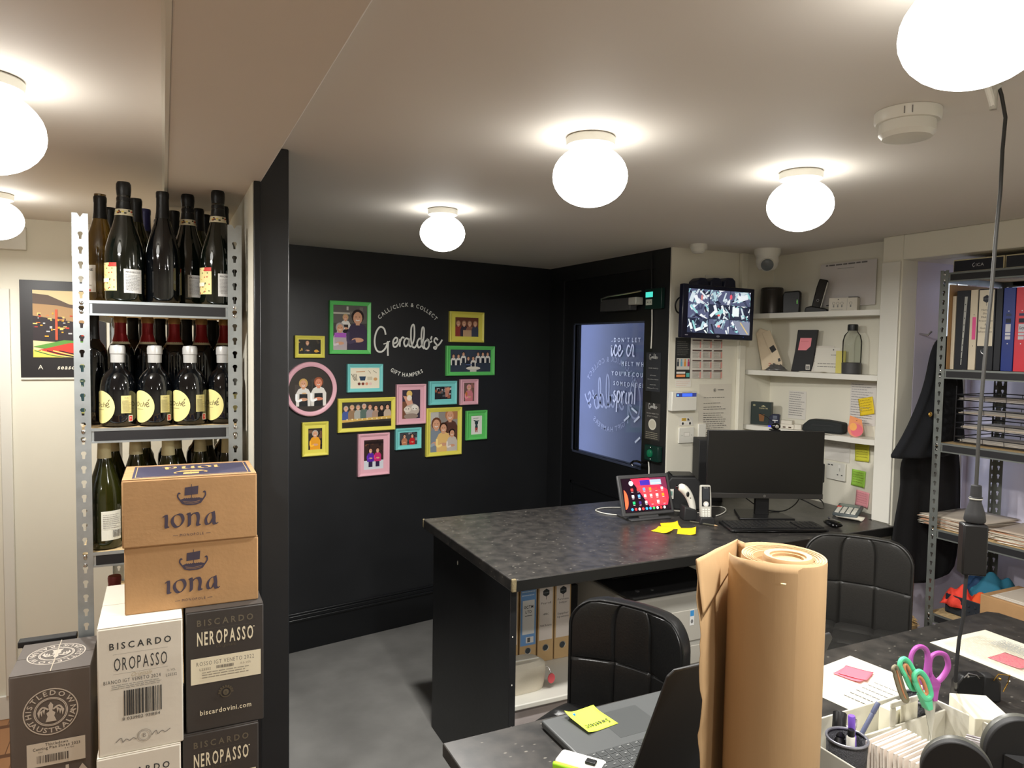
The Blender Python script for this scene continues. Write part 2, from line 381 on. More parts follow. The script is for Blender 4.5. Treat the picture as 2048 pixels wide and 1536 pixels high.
# door wall, with a glazed door
DY0, DY1, WY0, WY1, WZ0, WZ1 = 2.985, 3.90, 3.072, 3.767, 0.975, 1.73
struct('wall_door', G().box(2.23, 2.29, 2.86, DY0, 0, CEIL).box(2.23, 2.29, DY1, 4.16, 0, CEIL).box(2.23, 2.29, DY0, DY1, 2.0, CEIL), black_paint, smooth=False)
dr = bpy.data.objects.new('door_1', None); COL.objects.link(dr); dr.location = (2.24, DY0, 0); dr['kind'] = 'structure'
L = lambda y: y-DY0
g = G().box(0, 0.042, L(DY0)+.0005, L(WY0), 0.001, 2.0).box(0, 0.042, L(WY1), L(DY1)-.0005, 0.001, 2.0).box(0, 0.042, L(WY0), L(WY1), 0.001, WZ0).box(0, 0.042, L(WY0), L(WY1), WZ1, 2.0)
build('door_leaf', g, black_trim, dr, smooth=False)
g = G()
for y0, y1, z0, z1 in ((WY0, WY1, WZ0-0.012, WZ0), (WY0, WY1, WZ1, WZ1+0.008), (WY1, WY1+0.012, WZ0, WZ1)): g.box(-0.006, 0.012, L(y0), L(y1), z0, z1)
build('glazing_bead', g, mat('grey_blue_bead', (60, 66, 84), 0.35), dr)
g = G().box(-0.006, 0.0, 0.12, 0.8, 0.2, 0.215).box(-0.006, 0.0, 0.12, 0.8, 0.77, 0.785).box(-0.006, 0.0, 0.12, 0.135, 0.2, 0.785).box(-0.006, 0.0, 0.785, 0.8, 0.2, 0.785)
build('panel_moulding', g, black_trim, dr)
build('pane', G().box(0.018, 0.024, L(WY0), L(WY1), WZ0, WZ1), glass_pane, dr, smooth=False)
hx = lambda px, py, x: onx(px, py, x) - Vector((2.24, DY0, 0))
q = hx(1272, 924, 2.18)
g = G().tube([(0.0, q.y-0.03, q.z), (-0.05, q.y-0.03, q.z), (-0.055, q.y, q.z+.004), (-0.055, q.y+0.03, q.z-.002), (-0.05, q.y+0.055, q.z-.014), (-0.045, q.y+.05, q.z-.028)], 0.006, 8)
build('handle', g, blk_gloss, dr)
# mirrored logo on the glass, read from outside
# passage outside, a slate-blue board on its far wall with white painted words
struct('wall_passage', G().box(2.62, 2.7, 2.97, 5.2, 0, 2.6), mat('slate_blue_board', (66, 74, 108), 0.5, bump=0.06, bscale=12, var=0.1, vscale=4))
struct('floor', G().box(2.29, 2.62, 2.97, 5.2, -0.1, 0), grey_lino)
# white wall and alcove with the shelves
struct('wall_white', G().box(2.232, 3.0, 2.85, 2.97, 0, CEIL), white_paint)
struct('wall_alcove', G().box(2.9, 3.0, 2.08, 2.85, 0, CEIL), white_paint)
struct('wall_right', G().box(2.80, 2.90, 2.04, 2.135, 0, CEIL).box(2.80, 2.90, -2.6, 2.04, 1.985, CEIL).box(2.8, 2.9, -2.6, 0.6, 0, 1.985), white_paint, bevel=0.004)
struct('trim_4', G().box(2.79, 2.799, 2.045, 2.13, 0.862, 1.98), white_pl, bevel=0.002)
struct('trim_5', G().box(2.66, 2.70, 2.825, 2.849, 0, CEIL-0.001), white_paint, bevel=0.003)
# window recess behind the steel rack
struct('wall_recess_side', G().box(2.90, 3.10, 2.04, 2.10, 0, 2.02).box(3.10, 3.34, 2.04, 2.10, 0, 0.78).box(3.10, 3.34, 2.04, 2.10, 1.93, 2.02).box(3.27, 3.34, 2.04, 2.10, 0.78, 1.93), daylight_tint_paint, smooth=False)
struct('wall_recess_back', G().box(3.3, 3.4, 0.6, 2.04, 0, 1.79).box(3.3, 3.4, 1.9, 2.04, 1.79, 2.02).box(3.3, 3.4, 0.6, 1.9, 1.90, 2.02), daylight_tint_paint, smooth=False)
struct('wall_recess_near', G().box(2.9, 3.4, 0.5, 0.6, 0, 2.02), daylight_tint_paint)
struct('ceiling', G().box(2.9, 3.4, 0.5, 2.1, 1.985, 2.06), ceil_paint)
w1 = bpy.data.objects.new('window_1', None); COL.objects.link(w1); w1.location = (3.10, 2.07, 0.78); w1['kind'] = 'structure'
build('window_frame', G().box(0, 0.012, -.02, .02, 0, 1.15).box(0.158, 0.17, -.02, .02, 0, 1.15).box(0.012, .158, -.02, .02, 0, .012).box(0.012, .158, -.02, .02, 1.138, 1.15).box(0.08, .09, -.02, .02, .012, 1.138), white_pl, w1)
build('pane', G().box(0.012, 0.158, .0, .004, 0.012, 1.138), glass_pane, w1, smooth=False)
w2 = bpy.data.objects.new('window_2', None); COL.objects.link(w2); w2.location = (3.33, 0.6, 1.79); w2['kind'] = 'structure'
build('window_frame', G().box(-.02, .02, 0, 1.3, 0, .012).box(-.02, .02, 0, 1.3, .098, .11).box(-.02, .02, 1.288, 1.3, .012, .098).box(-.02, .02, 0, .012, .012, .098), white_pl, w2)
build('pane', G().box(0, 0.004, .012, 1.288, 0.012, .098), glass_pane, w2, smooth=False)
# the rest of the shop behind the photographer
struct('wall_behind', G().box(-2.6, 3.4, -2.7, -2.6, 0, CEIL), white_paint)
struct('wall_left', G().box(-2.7, -2.6, -2.7, 3.7, 0, CEIL), white_paint)
# ceiling lamps: opal globes shaped and sized to imitate each lamp's bloom
haloed = mat('lamp_bloom_glow', (255, 255, 255), 0.3, emit=(255, 253, 246), es=GLOBE_GLOW)
def lamp(c, r, label):
    t = thing('ceiling_lamp', label, 'lamp', T(c.x, c.y, CEIL-0.001), 'round opal ceiling lamps')
    build('base_ring', G().lathe([(r*.62, 0), (r*.66, -.004), (r*.64, -.02), (r*.5, -.024)], 32), white_pl, t)
    g = G().sphere((0, 0, -0.022-r*0.78), r, r, r*0.8, 32)
    build('bloom_globe', g, haloed, t)
    L_ = bpy.data.lights.new('lamp_light', 'AREA'); L_.shape = 'DISK'; L_.size = r*1.1; L_.energy = LAMP_WATTS*(.72 if c.x < 0 else 1.7 if c.y > 2.2 else .92); L_.color = (1.0, .975, .93)
    lo = bpy.data.objects.new('lamp_light', L_); COL.objects.link(lo); lo.parent = t; lo.location = (0, 0, -0.022-r*1.6)
for px, py, r, z, lb in ((885, 463, 0.082, 2.01, 'small glowing opal ceiling lamp nearest the framed photo wall'),
                      (1180, 352, 0.088, 2.0, 'glowing opal ceiling lamp over the middle of the speckled counter'),
                      (1600, 410, 0.088, 2.0, 'glowing opal ceiling lamp nearest the white dome camera'),
                      (1950, 60, 0.086, 2.0, 'largest glowing ceiling lamp, beside the hanging black cable'),
                      (-30, 250, 0.10, 2.0, 'glowing ceiling lamp at the far left edge, above the rack'),
                      (-10, 440, 0.085, 2.0, 'glowing ceiling lamp low at the left edge, over the poster wall')):
    lamp(onz(px, py, z), r, lb)
for x, y in ((0.9, -1.2), (2.0, -0.6), (-1.2, -0.8)): lamp(Vector((x, y, 2.0)), 0.09, 'glowing opal ceiling lamp behind the viewer')
# ================================================================ logo lettering shared by wall and door glass
LOGO = [  # centre lines of the brush script, in units of a 520-wide word
 [(812-720, 420-340), (800-720, 375-340), (770-720, 360-340), (742-720, 395-340), (728-720, 450-340), (730-720, 505-340), (748-720, 545-340), (782-720, 550-340), (812-720, 520-340), (830-720, 470-340)],
 [(795-720, 492-340), (815-720, 486-340), (845-720, 470-340)],
 [(832-720, 470-340), (828-720, 525-340), (829-720, 582-340)],
 [(868-720, 490-340), (895-720, 478-340), (902-720, 452-340), (888-720, 443-340), (870-720, 468-340), (872-720, 508-340), (892-720, 512-340), (915-720, 480-340), (922-720, 455-340), (920-720, 512-340)],
 [(920-720, 480-340), (938-720, 442-340), (955-720, 446-340)],
 [(992-720, 458-340), (968-720, 448-340), (952-720, 480-340), (964-720, 510-340), (985-720, 490-340), (994-720, 450-340), (990-720, 495-340), (1008-720, 508-340), (1030-720, 450-340), (1032-720, 370-340), (1024-720, 342-340), (1008-720, 370-340), (1006-720, 450-340), (1014-720, 505-340), (1035-720, 518-340), (1055-720, 490-340)],
 [(1095-720, 462-340), (1072-720, 450-340), (1054-720, 480-340), (1064-720, 518-340), (1088-720, 500-340), (1104-720, 440-340), (1106-720, 375-340), (1094-720, 366-340), (1086-720, 420-340), (1090-720, 500-340), (1108-720, 528-340)],
 [(1132-720, 458-340), (1112-720, 478-340), (1108-720, 515-340), (1126-720, 530-340), (1144-720, 505-340), (1142-720, 465-340), (1128-720, 455-340), (1150-720, 478-340), (1168-720, 468-340)],
 [(1166-720, 432-340), (1157-720, 458-340)],
 [(1212-720, 462-340), (1196-720, 445-340), (1184-720, 470-340), (1204-720, 500-340), (1196-720, 530-340), (1180-720, 518-340), (1206-720, 508-340), (1230-720, 485-340), (1246-720, 458-340)]]
def script_logo(g, cx, cy, width, w, col, flip=False, sheary=0.0):
    s = width/526
    for st in LOGO:
        pts = [((x-263)*s*(-1 if flip else 1)+cx, (130-y)*s+cy + (x-263)*s*sheary) for x, y in st]
        g.stroke(pts, w, col)
LW = (222, 222, 214)
# ---- white script on the photo wall: upright strokes traced on the wall plane itself
def pw(px, py): 
    c = PHOTO.hit(560+px/3.841, 560+py/3.84, 0.0015)
    return c
oc = pw(980, 460); MW = PHOTO.M(oc); MWi = MW.inverted()
def pw2(px, py): q = MWi @ pw(px, py); return (q.x, q.y)
t = thing('wall_lettering', 'white brush script shop name with arched small capitals on the black wall', 'sign', MW)
g = G()
for st in LOGO: g.stroke([pw2(x+720, y+340) for x, y in st], 0.0098 if st is not LOGO[1] else .006, LW)
build('script_name', g, VINYL, t)
g = G(); c0 = pw2(980, 390); R = c0[1]; 
p0 = pw2(772, 285); p1 = pw2(980, 192); p2 = pw2(1190, 295)
def circ(a, b, c):
    ax, ay = a; bx, by = b; cx, cy = c; d = 2*(ax*(by-cy)+bx*(cy-ay)+cx*(ay-by))
    X = ((ax*ax+ay*ay)*(by-cy)+(bx*bx+by*by)*(cy-ay)+(cx*cx+cy*cy)*(ay-by))/d
    Y = ((ax*ax+ay*ay)*(cx-bx)+(bx*bx+by*by)*(ax-cx)+(cx*cx+cy*cy)*(bx-ax))/d
    return X, Y, math.hypot(ax-X, ay-Y)
X, Y, R = circ(p0, p1, p2); a0 = math.atan2(p0[1]-Y, p0[0]-X); a2 = math.atan2(p2[1]-Y, p2[0]-X)
g.text('CALL/CLICK & COLLECT', 0, 0, 0.021, LW, w=R*(a0-a2)*1.03, arc=(X, Y-0.009, R, (a0+a2)/2, 1), gap=0.2, bold=1)
p0 = pw2(852, 688); p1 = pw2(975, 730); p2 = pw2(1095, 698)
X, Y, R = circ(p0, p1, p2); a0 = math.atan2(p0[1]-Y, p0[0]-X); a2 = math.atan2(p2[1]-Y, p2[0]-X)
if a0 > 0: a0 -= 2*pi
if a2 > 0: a2 -= 2*pi
g.text('GIFT HAMPERS', 0, 0, 0.021, LW, w=R*(a2-a0)*1.05, arc=(X, Y-0.010, R, (a0+a2)/2, -1), gap=0.2, bold=1)
build('arched_capitals', g, VINYL, t)
# ---- mirrored logo on the door glass
gp = Plane((2.6192, 4.0, 0), -90)
c = gp.hit(1228, 795); Mg = gp.M(c); Mi = Mg.inverted()
def dp(px, py): q = Mi @ gp.hit(px, py); return (q.x, q.y)
t = thing('mirrored_lettering', 'pale mirrored script shop name seen through the door glass', 'sign', Mg)
g = G(); xl, yl = dp(1170, 800); xr, yr = dp(1282, 800)
script_logo(g, (xl+xr)/2, (yl+yr)/2+.005, xr-xl, 0.014, (136, 140, 166), flip=True)
build('script_name', g, VINYL, t)
g = G(); q = dp(1222, 733); X = q[0]; R = (xr-xl)*.5
g.text('CALL/CLICK & COLLECT', 0, 0, 0.032, (136, 140, 166), w=R*1.9, bold=1, arc=(-X, q[1]-R*.9, R, pi/2, 1), gap=.2, flip=True)
q = dp(1217, 858)
g.text('GIFT HAMPERS', 0, 0, 0.032, (136, 140, 166), w=R*1.25, bold=1, arc=(-q[0], q[1]+R*.95, R, -pi/2, -1), gap=.2, flip=True)
build('arched_capitals', g, VINYL, t)
# ---- painted words on the board outside
bp = Plane((2.6155, 4, 0), -90); c = bp.hit(1255, 760); Mb = bp.M(c); Mi = Mb.inverted()
def bq(px, py): q = Mi @ bp.hit(px, py); return (q.x, q.y)
t = thing('board_lettering', 'white stencilled words and sprinkle dashes on the blue board beyond the door', 'sign', Mb)
g = G()
for s, px, py, hp in (("DON'T LET", 1228, 684, 8), ('MELT WHILE', 1243, 731, 8), ("YOU'RE COUNTING", 1223, 750, 8), ("SOMEONE ELSE'S", 1227, 770, 8)):
    x, y = bq(px, py); y1 = bq(px, py-hp)[1]
    g.text(s, x, y, (y1-y), (240, 240, 245), align='l', bold=1, gap=.42)
build('stencil_words', g, VINYL, t)
g = G()
def sc_word(x, y, s, strokes, w):
    for st in strokes: g.stroke([(x+a*s, y+b*s) for a, b in st], w, (240, 236, 245))
x, y = bq(1222, 711); sc_word(x, y, 0.07, [[(0, .7), (.1, .9), (.05, 0.2), (.2, 0), (.45, .5)], [(.12, 1.35), (.14, 1.3)],
   [(.95, .8), (.7, .95), (.5, .4), (.75, 0), (1.1, .35)], [(1.15, .4), (1.5, .6), (1.45, .95), (1.2, .7), (1.2, .1), (1.5, 0), (1.9, .5)],
   [(2.95, .8), (2.7, .95), (2.5, .4), (2.75, 0), (3.1, .35)], [(3.1, .4), (3.3, 1), (3.5, .8), (3.45, .1), (3.7, 0)]], .011)
x, y = bq(1226, 803); sc_word(x, y, 0.08, [[(.3, .9), (.1, .7), (.4, .35), (.2, 0), (0, .15)], [(.6, .9), (.5, -.8)], [(.55, .5), (.8, .9), (1, .5), (.75, 0), (.55, .2)],
   [(1.2, .9), (1.25, 0)], [(1.25, .5), (1.45, .9), (1.6, .8)], [(1.85, .85), (1.8, .1), (2, 0)], [(1.9, 1.3), (1.92, 1.25)], [(2.2, .9), (2.2, 0)], [(2.2, .5), (2.5, .9), (2.65, .6), (2.6, 0)], [(3, 1.6), (2.95, 0)]], .011)
build('script_words', g, VINYL, t)
g = G()
for x0, y0, x1, y1 in ((1263, 816, 1274, 826), (1248, 842, 1258, 832), (1268, 844, 1279, 833), (1270, 885, 1280, 875)): g.stroke([bq(x0, y0), bq(x1, y1)], 0.013, (245, 245, 250), smooth=False)
build('sprinkle_dashes', g, VINYL, t)
# ================================================================ little printed people
def person(g, x, y, h, shirt, skin=(214, 160, 128), hair=(70, 50, 36), apron=None, arms=True):
    # head and shoulders down to y, total height h
    r = h*0.15; w = h*0.27
    g.poly([(x-w, y), (x-w*1.05, y+h*.45), (x-w*.7, y+h*.62), (x-r*.4, y+h*.68), (x+r*.4, y+h*.68), (x+w*.7, y+h*.62), (x+w*1.05, y+h*.45), (x+w, y)], shirt)
    if apron: g.poly([(x-w*.6, y), (x-w*.55, y+h*.45), (x+w*.55, y+h*.45), (x+w*.6, y)], apron)
    if arms: g.ell(x, y+h*.25, w*.6, h*.06, skin); g.stroke([(x-w*.95, y+h*.45), (x-w*.9, y+h*.2), (x-w*.2, y+h*.24)], h*.08, tuple(min(255, int(c*1.15)+8) for c in shirt))
    g.ell(x, y+h*.84, r*1.12, r*1.2, hair); g.rect(x-r*.35, y+h*.62, x+r*.35, y+h*.75, skin); g.ell(x, y+h*.80, r*.82, r*1.05, skin)
    g.stroke([(x-r*.35, y+h*.755), (x, y+h*.74), (x+r*.35, y+h*.755)], r*.16, (236, 226, 220))
    g.ell(x-r*.32, y+h*.83, r*.1, r*.08, (50, 36, 30), 6); g.ell(x+r*.32, y+h*.83, r*.1, r*.08, (50, 36, 30), 6)
def clutter(g, w, h, cols, n, s=0.1):
    for i in range(n):
        x = random.uniform(-w/2, w/2*.85); y = random.uniform(-h/2, h/2*.85); a = random.uniform(.3, 1)*s*w; b = random.uniform(.2, 1)*s*w
        g.rect(x, y, min(w/2, x+a), min(h/2, y+b), random.choice(cols))
WH = (226, 222, 214); DK = (32, 28, 28)
def pic_a(g, w, h):   # three people, tallest in a dark coat
    g.rect(-w/2, -h/2, w/2, h/2, (70, 66, 64)); g.rect(-w/2, h*.1, w/2, h/2, (96, 92, 88)); g.rect(-w/2, h*.3, 0, h*.34, (190, 184, 170)); clutter(g, w, h, [(120, 112, 104), (190, 186, 178), (60, 54, 50)], 16, .16)
    person(g, -.14*w, -.12*h, .42*h, WH, hair=(190, 160, 110), apron=DK); person(g, -.3*w, -.5*h, .6*h, (186, 172, 176), hair=(170, 164, 160)); g.rect(-.46*w, -.22*h, -.12*w, -.12*h, (172, 92, 190))
    person(g, .22*w, -.5*h, .9*h, (58, 48, 72), hair=(40, 26, 24))
def pic_b(g, w, h):
    g.rect(-w/2, -h/2, w/2, h/2, (28, 26, 24)); clutter(g, w, h, [(190, 150, 70), (60, 52, 40), (200, 196, 180)], 12, .12); person(g, -.1*w, -.5*h, .95*h, (34, 34, 38)); g.ell(.3*w, -.3*h, .1*w, .1*h, (220, 160, 60))
def pic_c(g, w, h):
    person(g, -.18*w, -.5*h, .8*h, WH, hair=(200, 160, 90), apron=(28, 30, 36)); person(g, .2*w, -.5*h, .84*h, WH, hair=(150, 80, 50), skin=(220, 140, 110), apron=(28, 30, 36))
    g.ell(-.16*w, -.12*h, .06*w, .02*h, (220, 180, 130))
def pic_d(g, w, h):
    g.rect(-w/2, -h/2, w/2, h/2, (236, 226, 202)); g.stroke([(-.3*w, .3*h), (0, .32*h)], .05*h, (206, 160, 120)); g.stroke([(.12*w, .36*h), (.2*w, .22*h)], .02*h, (90, 70, 50)); g.stroke([(.28*w, .36*h), (.4*w, .24*h)], .02*h, (40, 40, 40))
    for i in range(4): g.stroke([(-.46*w+i*.05*w, .2*h), (-.36*w+i*.03*w, -.12*h)], .025*h, (60, 52, 40))
    g.poly([(-.2*w, .08*h), (.03*w, .08*h), (0, -.12*h), (-.16*w, -.12*h)], (46, 68, 92)); g.rect(.08*w, -.1*h, .25*w, .06*h, (206, 196, 170)); g.ell(.36*w, -.06*h, .07*w, .08*h, (206, 160, 110))
    for i, c in enumerate(((110, 50, 44), (130, 60, 46), (220, 150, 120), (232, 200, 190))): g.ell((-.2+i*.13)*w, -.28*h, .05*w, .07*h, c)
def pic_e(g, w, h):
    g.rect(-w/2, -h/2, w/2, h/2, (58, 56, 50)); 
    for i, (s, hr) in enumerate((((70, 90, 150), (180, 170, 160)), ((150, 120, 90), (190, 160, 120)), ((170, 170, 160), (150, 140, 130)), ((90, 110, 100), (190, 180, 170)), ((160, 150, 150), (90, 60, 50)), ((170, 140, 120), (20, 20, 24)), ((40, 36, 34), (20, 20, 24)), ((190, 170, 150), (20, 20, 24)))):
        person(g, (-.42+i*.12)*w, -.2*h+random.uniform(-.03, .05)*h, .58*h, s, hair=hr, arms=False)
    g.poly([(-.5*w, -.18*h), (.5*w, -.08*h), (.5*w, -.2*h), (.06*w, -.22*h), (-.5*w, -.28*h)], (210, 172, 92)); g.rect(-.5*w, -.5*h, .5*w, -.3*h, (40, 38, 34))
    for i in range(9): g.ell((-.4+i*.1)*w, -.17*h, .015*w, .03*h, (236, 220, 170))
def pic_f(g, w, h):
    g.rect(-w/2, -h/2, w/2, h/2, (60, 52, 66)); g.rect(-w/2, -h/2, .0, h*.1, (120, 80, 60)); g.ell(.05*w, -.2*h, .42*w, .22*h, (196, 182, 170)); g.ell(-.2*w, -.18*h, .2*w, .1*h, (226, 214, 200)); g.ell(.2*w, -.12*h, .18*w, .1*h, (232, 224, 214))
    for x in (-.28, -.14, .12, .28): g.ell(x*w, -.16*h, .025*w, .02*h, (30, 24, 24))
    g.poly([(-.45*w, .3*h), (0, .25*h), (.1*w, .02*h), (-.2*w, -.05*h)], (216, 160, 136)); g.ell(-.1*w, .36*h, .16*w, .12*h, (226, 190, 110)); g.ell(-.1*w, .22*h, .14*w, .1*h, (236, 226, 210)); g.ell(0, -.42*h, .4*w, .1*h, (150, 132, 120))
def pic_g(g, w, h):
    g.rect(-w/2, -h/2, w/2, h/2, (40, 42, 46)); clutter(g, w, h, [(90, 92, 96), (190, 196, 200), (30, 30, 32), (150, 90, 70)], 22, .2); g.poly([(.1*w, .4*h), (.45*w, .4*h), (.3*w, -.3*h), (.16*w, -.35*h)], (190, 130, 110)); g.ell(.3*w, .3*h, .1*w, .14*h, (206, 150, 120))
def pic_h(g, w, h):
    g.rect(-w/2, -h/2, w/2, h/2, (110, 84, 74)); clutter(g, w, h, [(150, 100, 90), (90, 60, 60)], 8, .3); person(g, 0, -.5*h, .9*h, (206, 120, 130), hair=(226, 150, 160)); g.ell(-.25*w, -.1*h, .1*w, .12*h, (200, 120, 60))
def pic_i(g, w, h):
    g.rect(-w/2, -h/2, w/2, h/2, (146, 140, 134)); g.rect(-w/2, .2*h, -.2*w, h/2, (190, 186, 180)); g.rect(.1*w, .3*h, w/2, h/2, (170, 120, 90))
    person(g, -.28*w, -.5*h, .85*h, (130, 140, 150), hair=(110, 70, 50)); person(g, .22*w, -.3*h, .85*h, (90, 60, 50), hair=(180, 120, 80)); person(g, -.02*w, -.5*h, .72*h, (230, 190, 120), hair=(60, 40, 30)); person(g, .3*w, -.5*h, .55*h, (200, 190, 180), hair=(36, 26, 24))
def pic_j(g, w, h):
    g.rect(-w/2, -h/2, w/2, h/2, (60, 44, 40)); clutter(g, w, h, [(150, 100, 60), (40, 34, 34), (110, 70, 50)], 18, .14); g.rect(-w/2, -h/2, w/2, -.2*h, (206, 210, 216)); g.rect(-w/2, .36*h, w/2, .44*h, (40, 30, 30))
    for x, c in ((-.16, (90, 44, 160)), (.2, (196, 50, 110))):
        g.rect((x-.1)*w, -.42*h, (x+.1)*w, -.2*h, (50, 40, 70)); person(g, x*w, -.24*h, .46*h, c, hair=(50, 30, 30))
def pic_k(g, w, h):
    g.rect(-w/2, -h/2, w/2, h/2, (70, 72, 76)); clutter(g, w, h, [(150, 156, 160), (40, 40, 44)], 12, .2); person(g, -.22*w, -.5*h, .85*h, (180, 120, 90), hair=(18, 18, 20)); person(g, .22*w, -.5*h, .85*h, (190, 40, 44), hair=(18, 18, 20))
def pic_l(g, w, h):
    g.rect(-w/2, -h/2, w/2, h/2, (50, 44, 40)); clutter(g, w, h, [(110, 80, 60), (30, 28, 26)], 10, .3); person(g, 0, -.5*h, .9*h, (232, 160, 40), hair=(180, 170, 160))
def pic_m(g, w, h):
    g.rect(-w/2, -h/2, w/2, h/2, (106, 60, 44)); 
    for x, s in ((-.36, (150, 60, 50)), (-.12, (50, 40, 50)), (.12, (150, 100, 80)), (.36, (60, 64, 80))): person(g, x*w, -.5*h, .82*h, s, arms=False, hair=(170, 130, 100))
    g.rect(-.16*w, -.5*h, .2*w, -.16*h, (196, 160, 120))
def pic_n(g, w, h):
    g.rect(-w/2, -h/2, w/2, h/2, (54, 62, 76)); 
    for i in range(8): person(g, (-.42+i*.12)*w, (-.3 if i in (3, 4) else -.1-.1*(i in (0, 1)))*h, .5*h, WH if i != 3 else (40, 40, 50), hair=(24, 24, 28), apron=(30, 34, 46), arms=False)
    g.ell(.06*w, -.34*h, .18*w, .08*h, (226, 220, 206)); g.rect(-.02*w, -.5*h, .14*w, -.38*h, (210, 206, 196)); g.rect(-.12*w, -.2*h, .02*w, -.16*h, (90, 110, 160))
def pic_o(g, w, h):   # drawing of a small dark character-free doodle: dog with a scarf
    g.rect(-w/2, -h/2, w/2, h/2, (232, 232, 224)); g.lines(-.3*w, .3*w, .32*h, .42*h, 1, (120, 120, 120)); g.ell(0, .12*h, .16*w, .12*h, (44, 60, 66)); g.poly([(-.14*w, .18*h), (-.3*w, .28*h), (-.06*w, .26*h)], (44, 60, 66)); g.poly([(.14*w, .18*h), (.3*w, .22*h), (.06*w, .26*h)], (44, 60, 66))
    g.ell(0, -.12*h, .13*w, .16*h, (50, 66, 70)); g.rect(-.12*w, -.24*h, .12*w, -.14*h, (170, 60, 60)); g.rect(-.1*w, -.38*h, -.02*w, -.24*h, (170, 60, 60)); g.rect(.02*w, -.38*h, .1*w, -.24*h, (170, 60, 60))
YE = mat('yellow_frame_paint', (224, 214, 92), 0.4); PK = mat('pink_frame_paint', (226, 172, 184), 0.4); GN = mat('green_frame_paint', (98, 200, 104), 0.4); BL = mat('turquoise_frame_paint', (122, 206, 204), 0.4)
def frame(q, inner, m, fn, label, lip=0.014):
    # q = outline x0,y0,x1,y1 and inner = picture opening, both in the enlargement traced above
    Mx, w, h = PHOTO.box(560+q[0]/3.841, 560+q[1]/3.84, 560+q[2]/3.841, 560+q[3]/3.84, 0.011)
    bx = (inner[0]-q[0])/(q[2]-q[0])*w; bw = (q[2]-inner[2])/(q[2]-q[0])*w; bt = (inner[1]-q[1])/(q[3]-q[1])*h; bb = (q[3]-inner[3])/(q[3]-q[1])*h
    b = (bx+bw)/2; bh = (bt+bb)/2
    t = thing('picture_frame', label, 'picture frame', Mx, 'painted photo frames on the black wall')
    g = G()
    def ring(w0, h0, w1, h1, z0, z1):   # outer w0,h0 at z0 to inner w1,h1 at z1
        o = [(-w0/2, -h0/2, z0), (w0/2, -h0/2, z0), (w0/2, h0/2, z0), (-w0/2, h0/2, z0)]; i = [(-w1/2, -h1/2, z1), (w1/2, -h1/2, z1), (w1/2, h1/2, z1), (-w1/2, h1/2, z1)]
        g.add(o+i, [(k, (k+1) % 4, 4+(k+1) % 4, 4+k) for k in range(4)])
    ring(w, h, w, h, -0.010, 0.008); ring(w, h, w-.008, h-.008, .008, .011); ring(w-.008, h-.008, w-lip*2, h-lip*2, .011, .006)
    ring(w-lip*2, h-lip*2, w-lip*2, h-lip*2, .006, .003); ring(w-lip*2, h-lip*2, w-2*b, h-2*bh, .003, .003); ring(w-2*b, h-2*bh, w-2*b, h-2*bh, .003, 0)
    g.add([(-w/2, -h/2, -.01), (w/2, -h/2, -.01), (w/2, h/2, -.01), (-w/2, h/2, -.01)], [(3, 2, 1, 0)])
    build('frame_border', g, m, t, smooth=False)
    g = G(); fn(g, w-2*b, h-2*bh); build('photo_print', g, GLOSSPRINT, t, smooth=False)
frame((378, 165, 695, 568), (408, 198, 668, 540), GN, pic_a, 'green frame with a tall person in dark purple beside two shorter people', .02)
frame((112, 428, 340, 597), (140, 455, 310, 565), YE, pic_b, 'small landscape yellow frame above the round pink frame')
frame((515, 645, 787, 860), (538, 675, 762, 833), BL, pic_d, 'turquoise frame with a picture of baking tools on cream')
frame((443, 905, 882, 1160), (475, 936, 853, 1130), YE, pic_e, 'long yellow frame of many people along a table', .02)
frame((893, 800, 1118, 1107), (940, 842, 1078, 1062), PK, pic_f, 'pink frame with white puppies and an ice cream')
frame((1145, 776, 1355, 957), (1188, 818, 1316, 915), BL, pic_g, 'turquoise frame between two pink frames, arm in a kitchen photo')
frame((1383, 762, 1519, 957), (1412, 787, 1492, 928), PK, pic_h, 'smallest pink frame, portrait of someone in a pink cap')
frame((1122, 980, 1392, 1347), (1156, 1010, 1364, 1315), YE, pic_i, 'portrait yellow frame with a close-up family of four', .018)
frame((597, 1178, 838, 1500), (645, 1225, 795, 1450), PK, pic_j, 'lowest pink frame, two people in purple and magenta coats')
frame((887, 1137, 1082, 1298), (918, 1168, 1053, 1265), BL, pic_k, 'small turquoise frame, lowest of the turquoise ones')
frame((168, 1090, 369, 1350), (215, 1137, 322, 1300), YE, pic_l, 'yellow frame at lower left with a person in an orange-yellow shirt')
frame((1302, 245, 1564, 478), (1346, 290, 1525, 436), YE, pic_m, 'yellow frame at top right above the wide green frame')
frame((1276, 507, 1645, 733), (1310, 537, 1620, 706), GN, pic_n, 'wide green frame with a staff group around a small table', .018)
frame((1429, 1002, 1587, 1225), (1468, 1043, 1552, 1186), GN, pic_o, 'small green frame at lower right with a drawing on white')
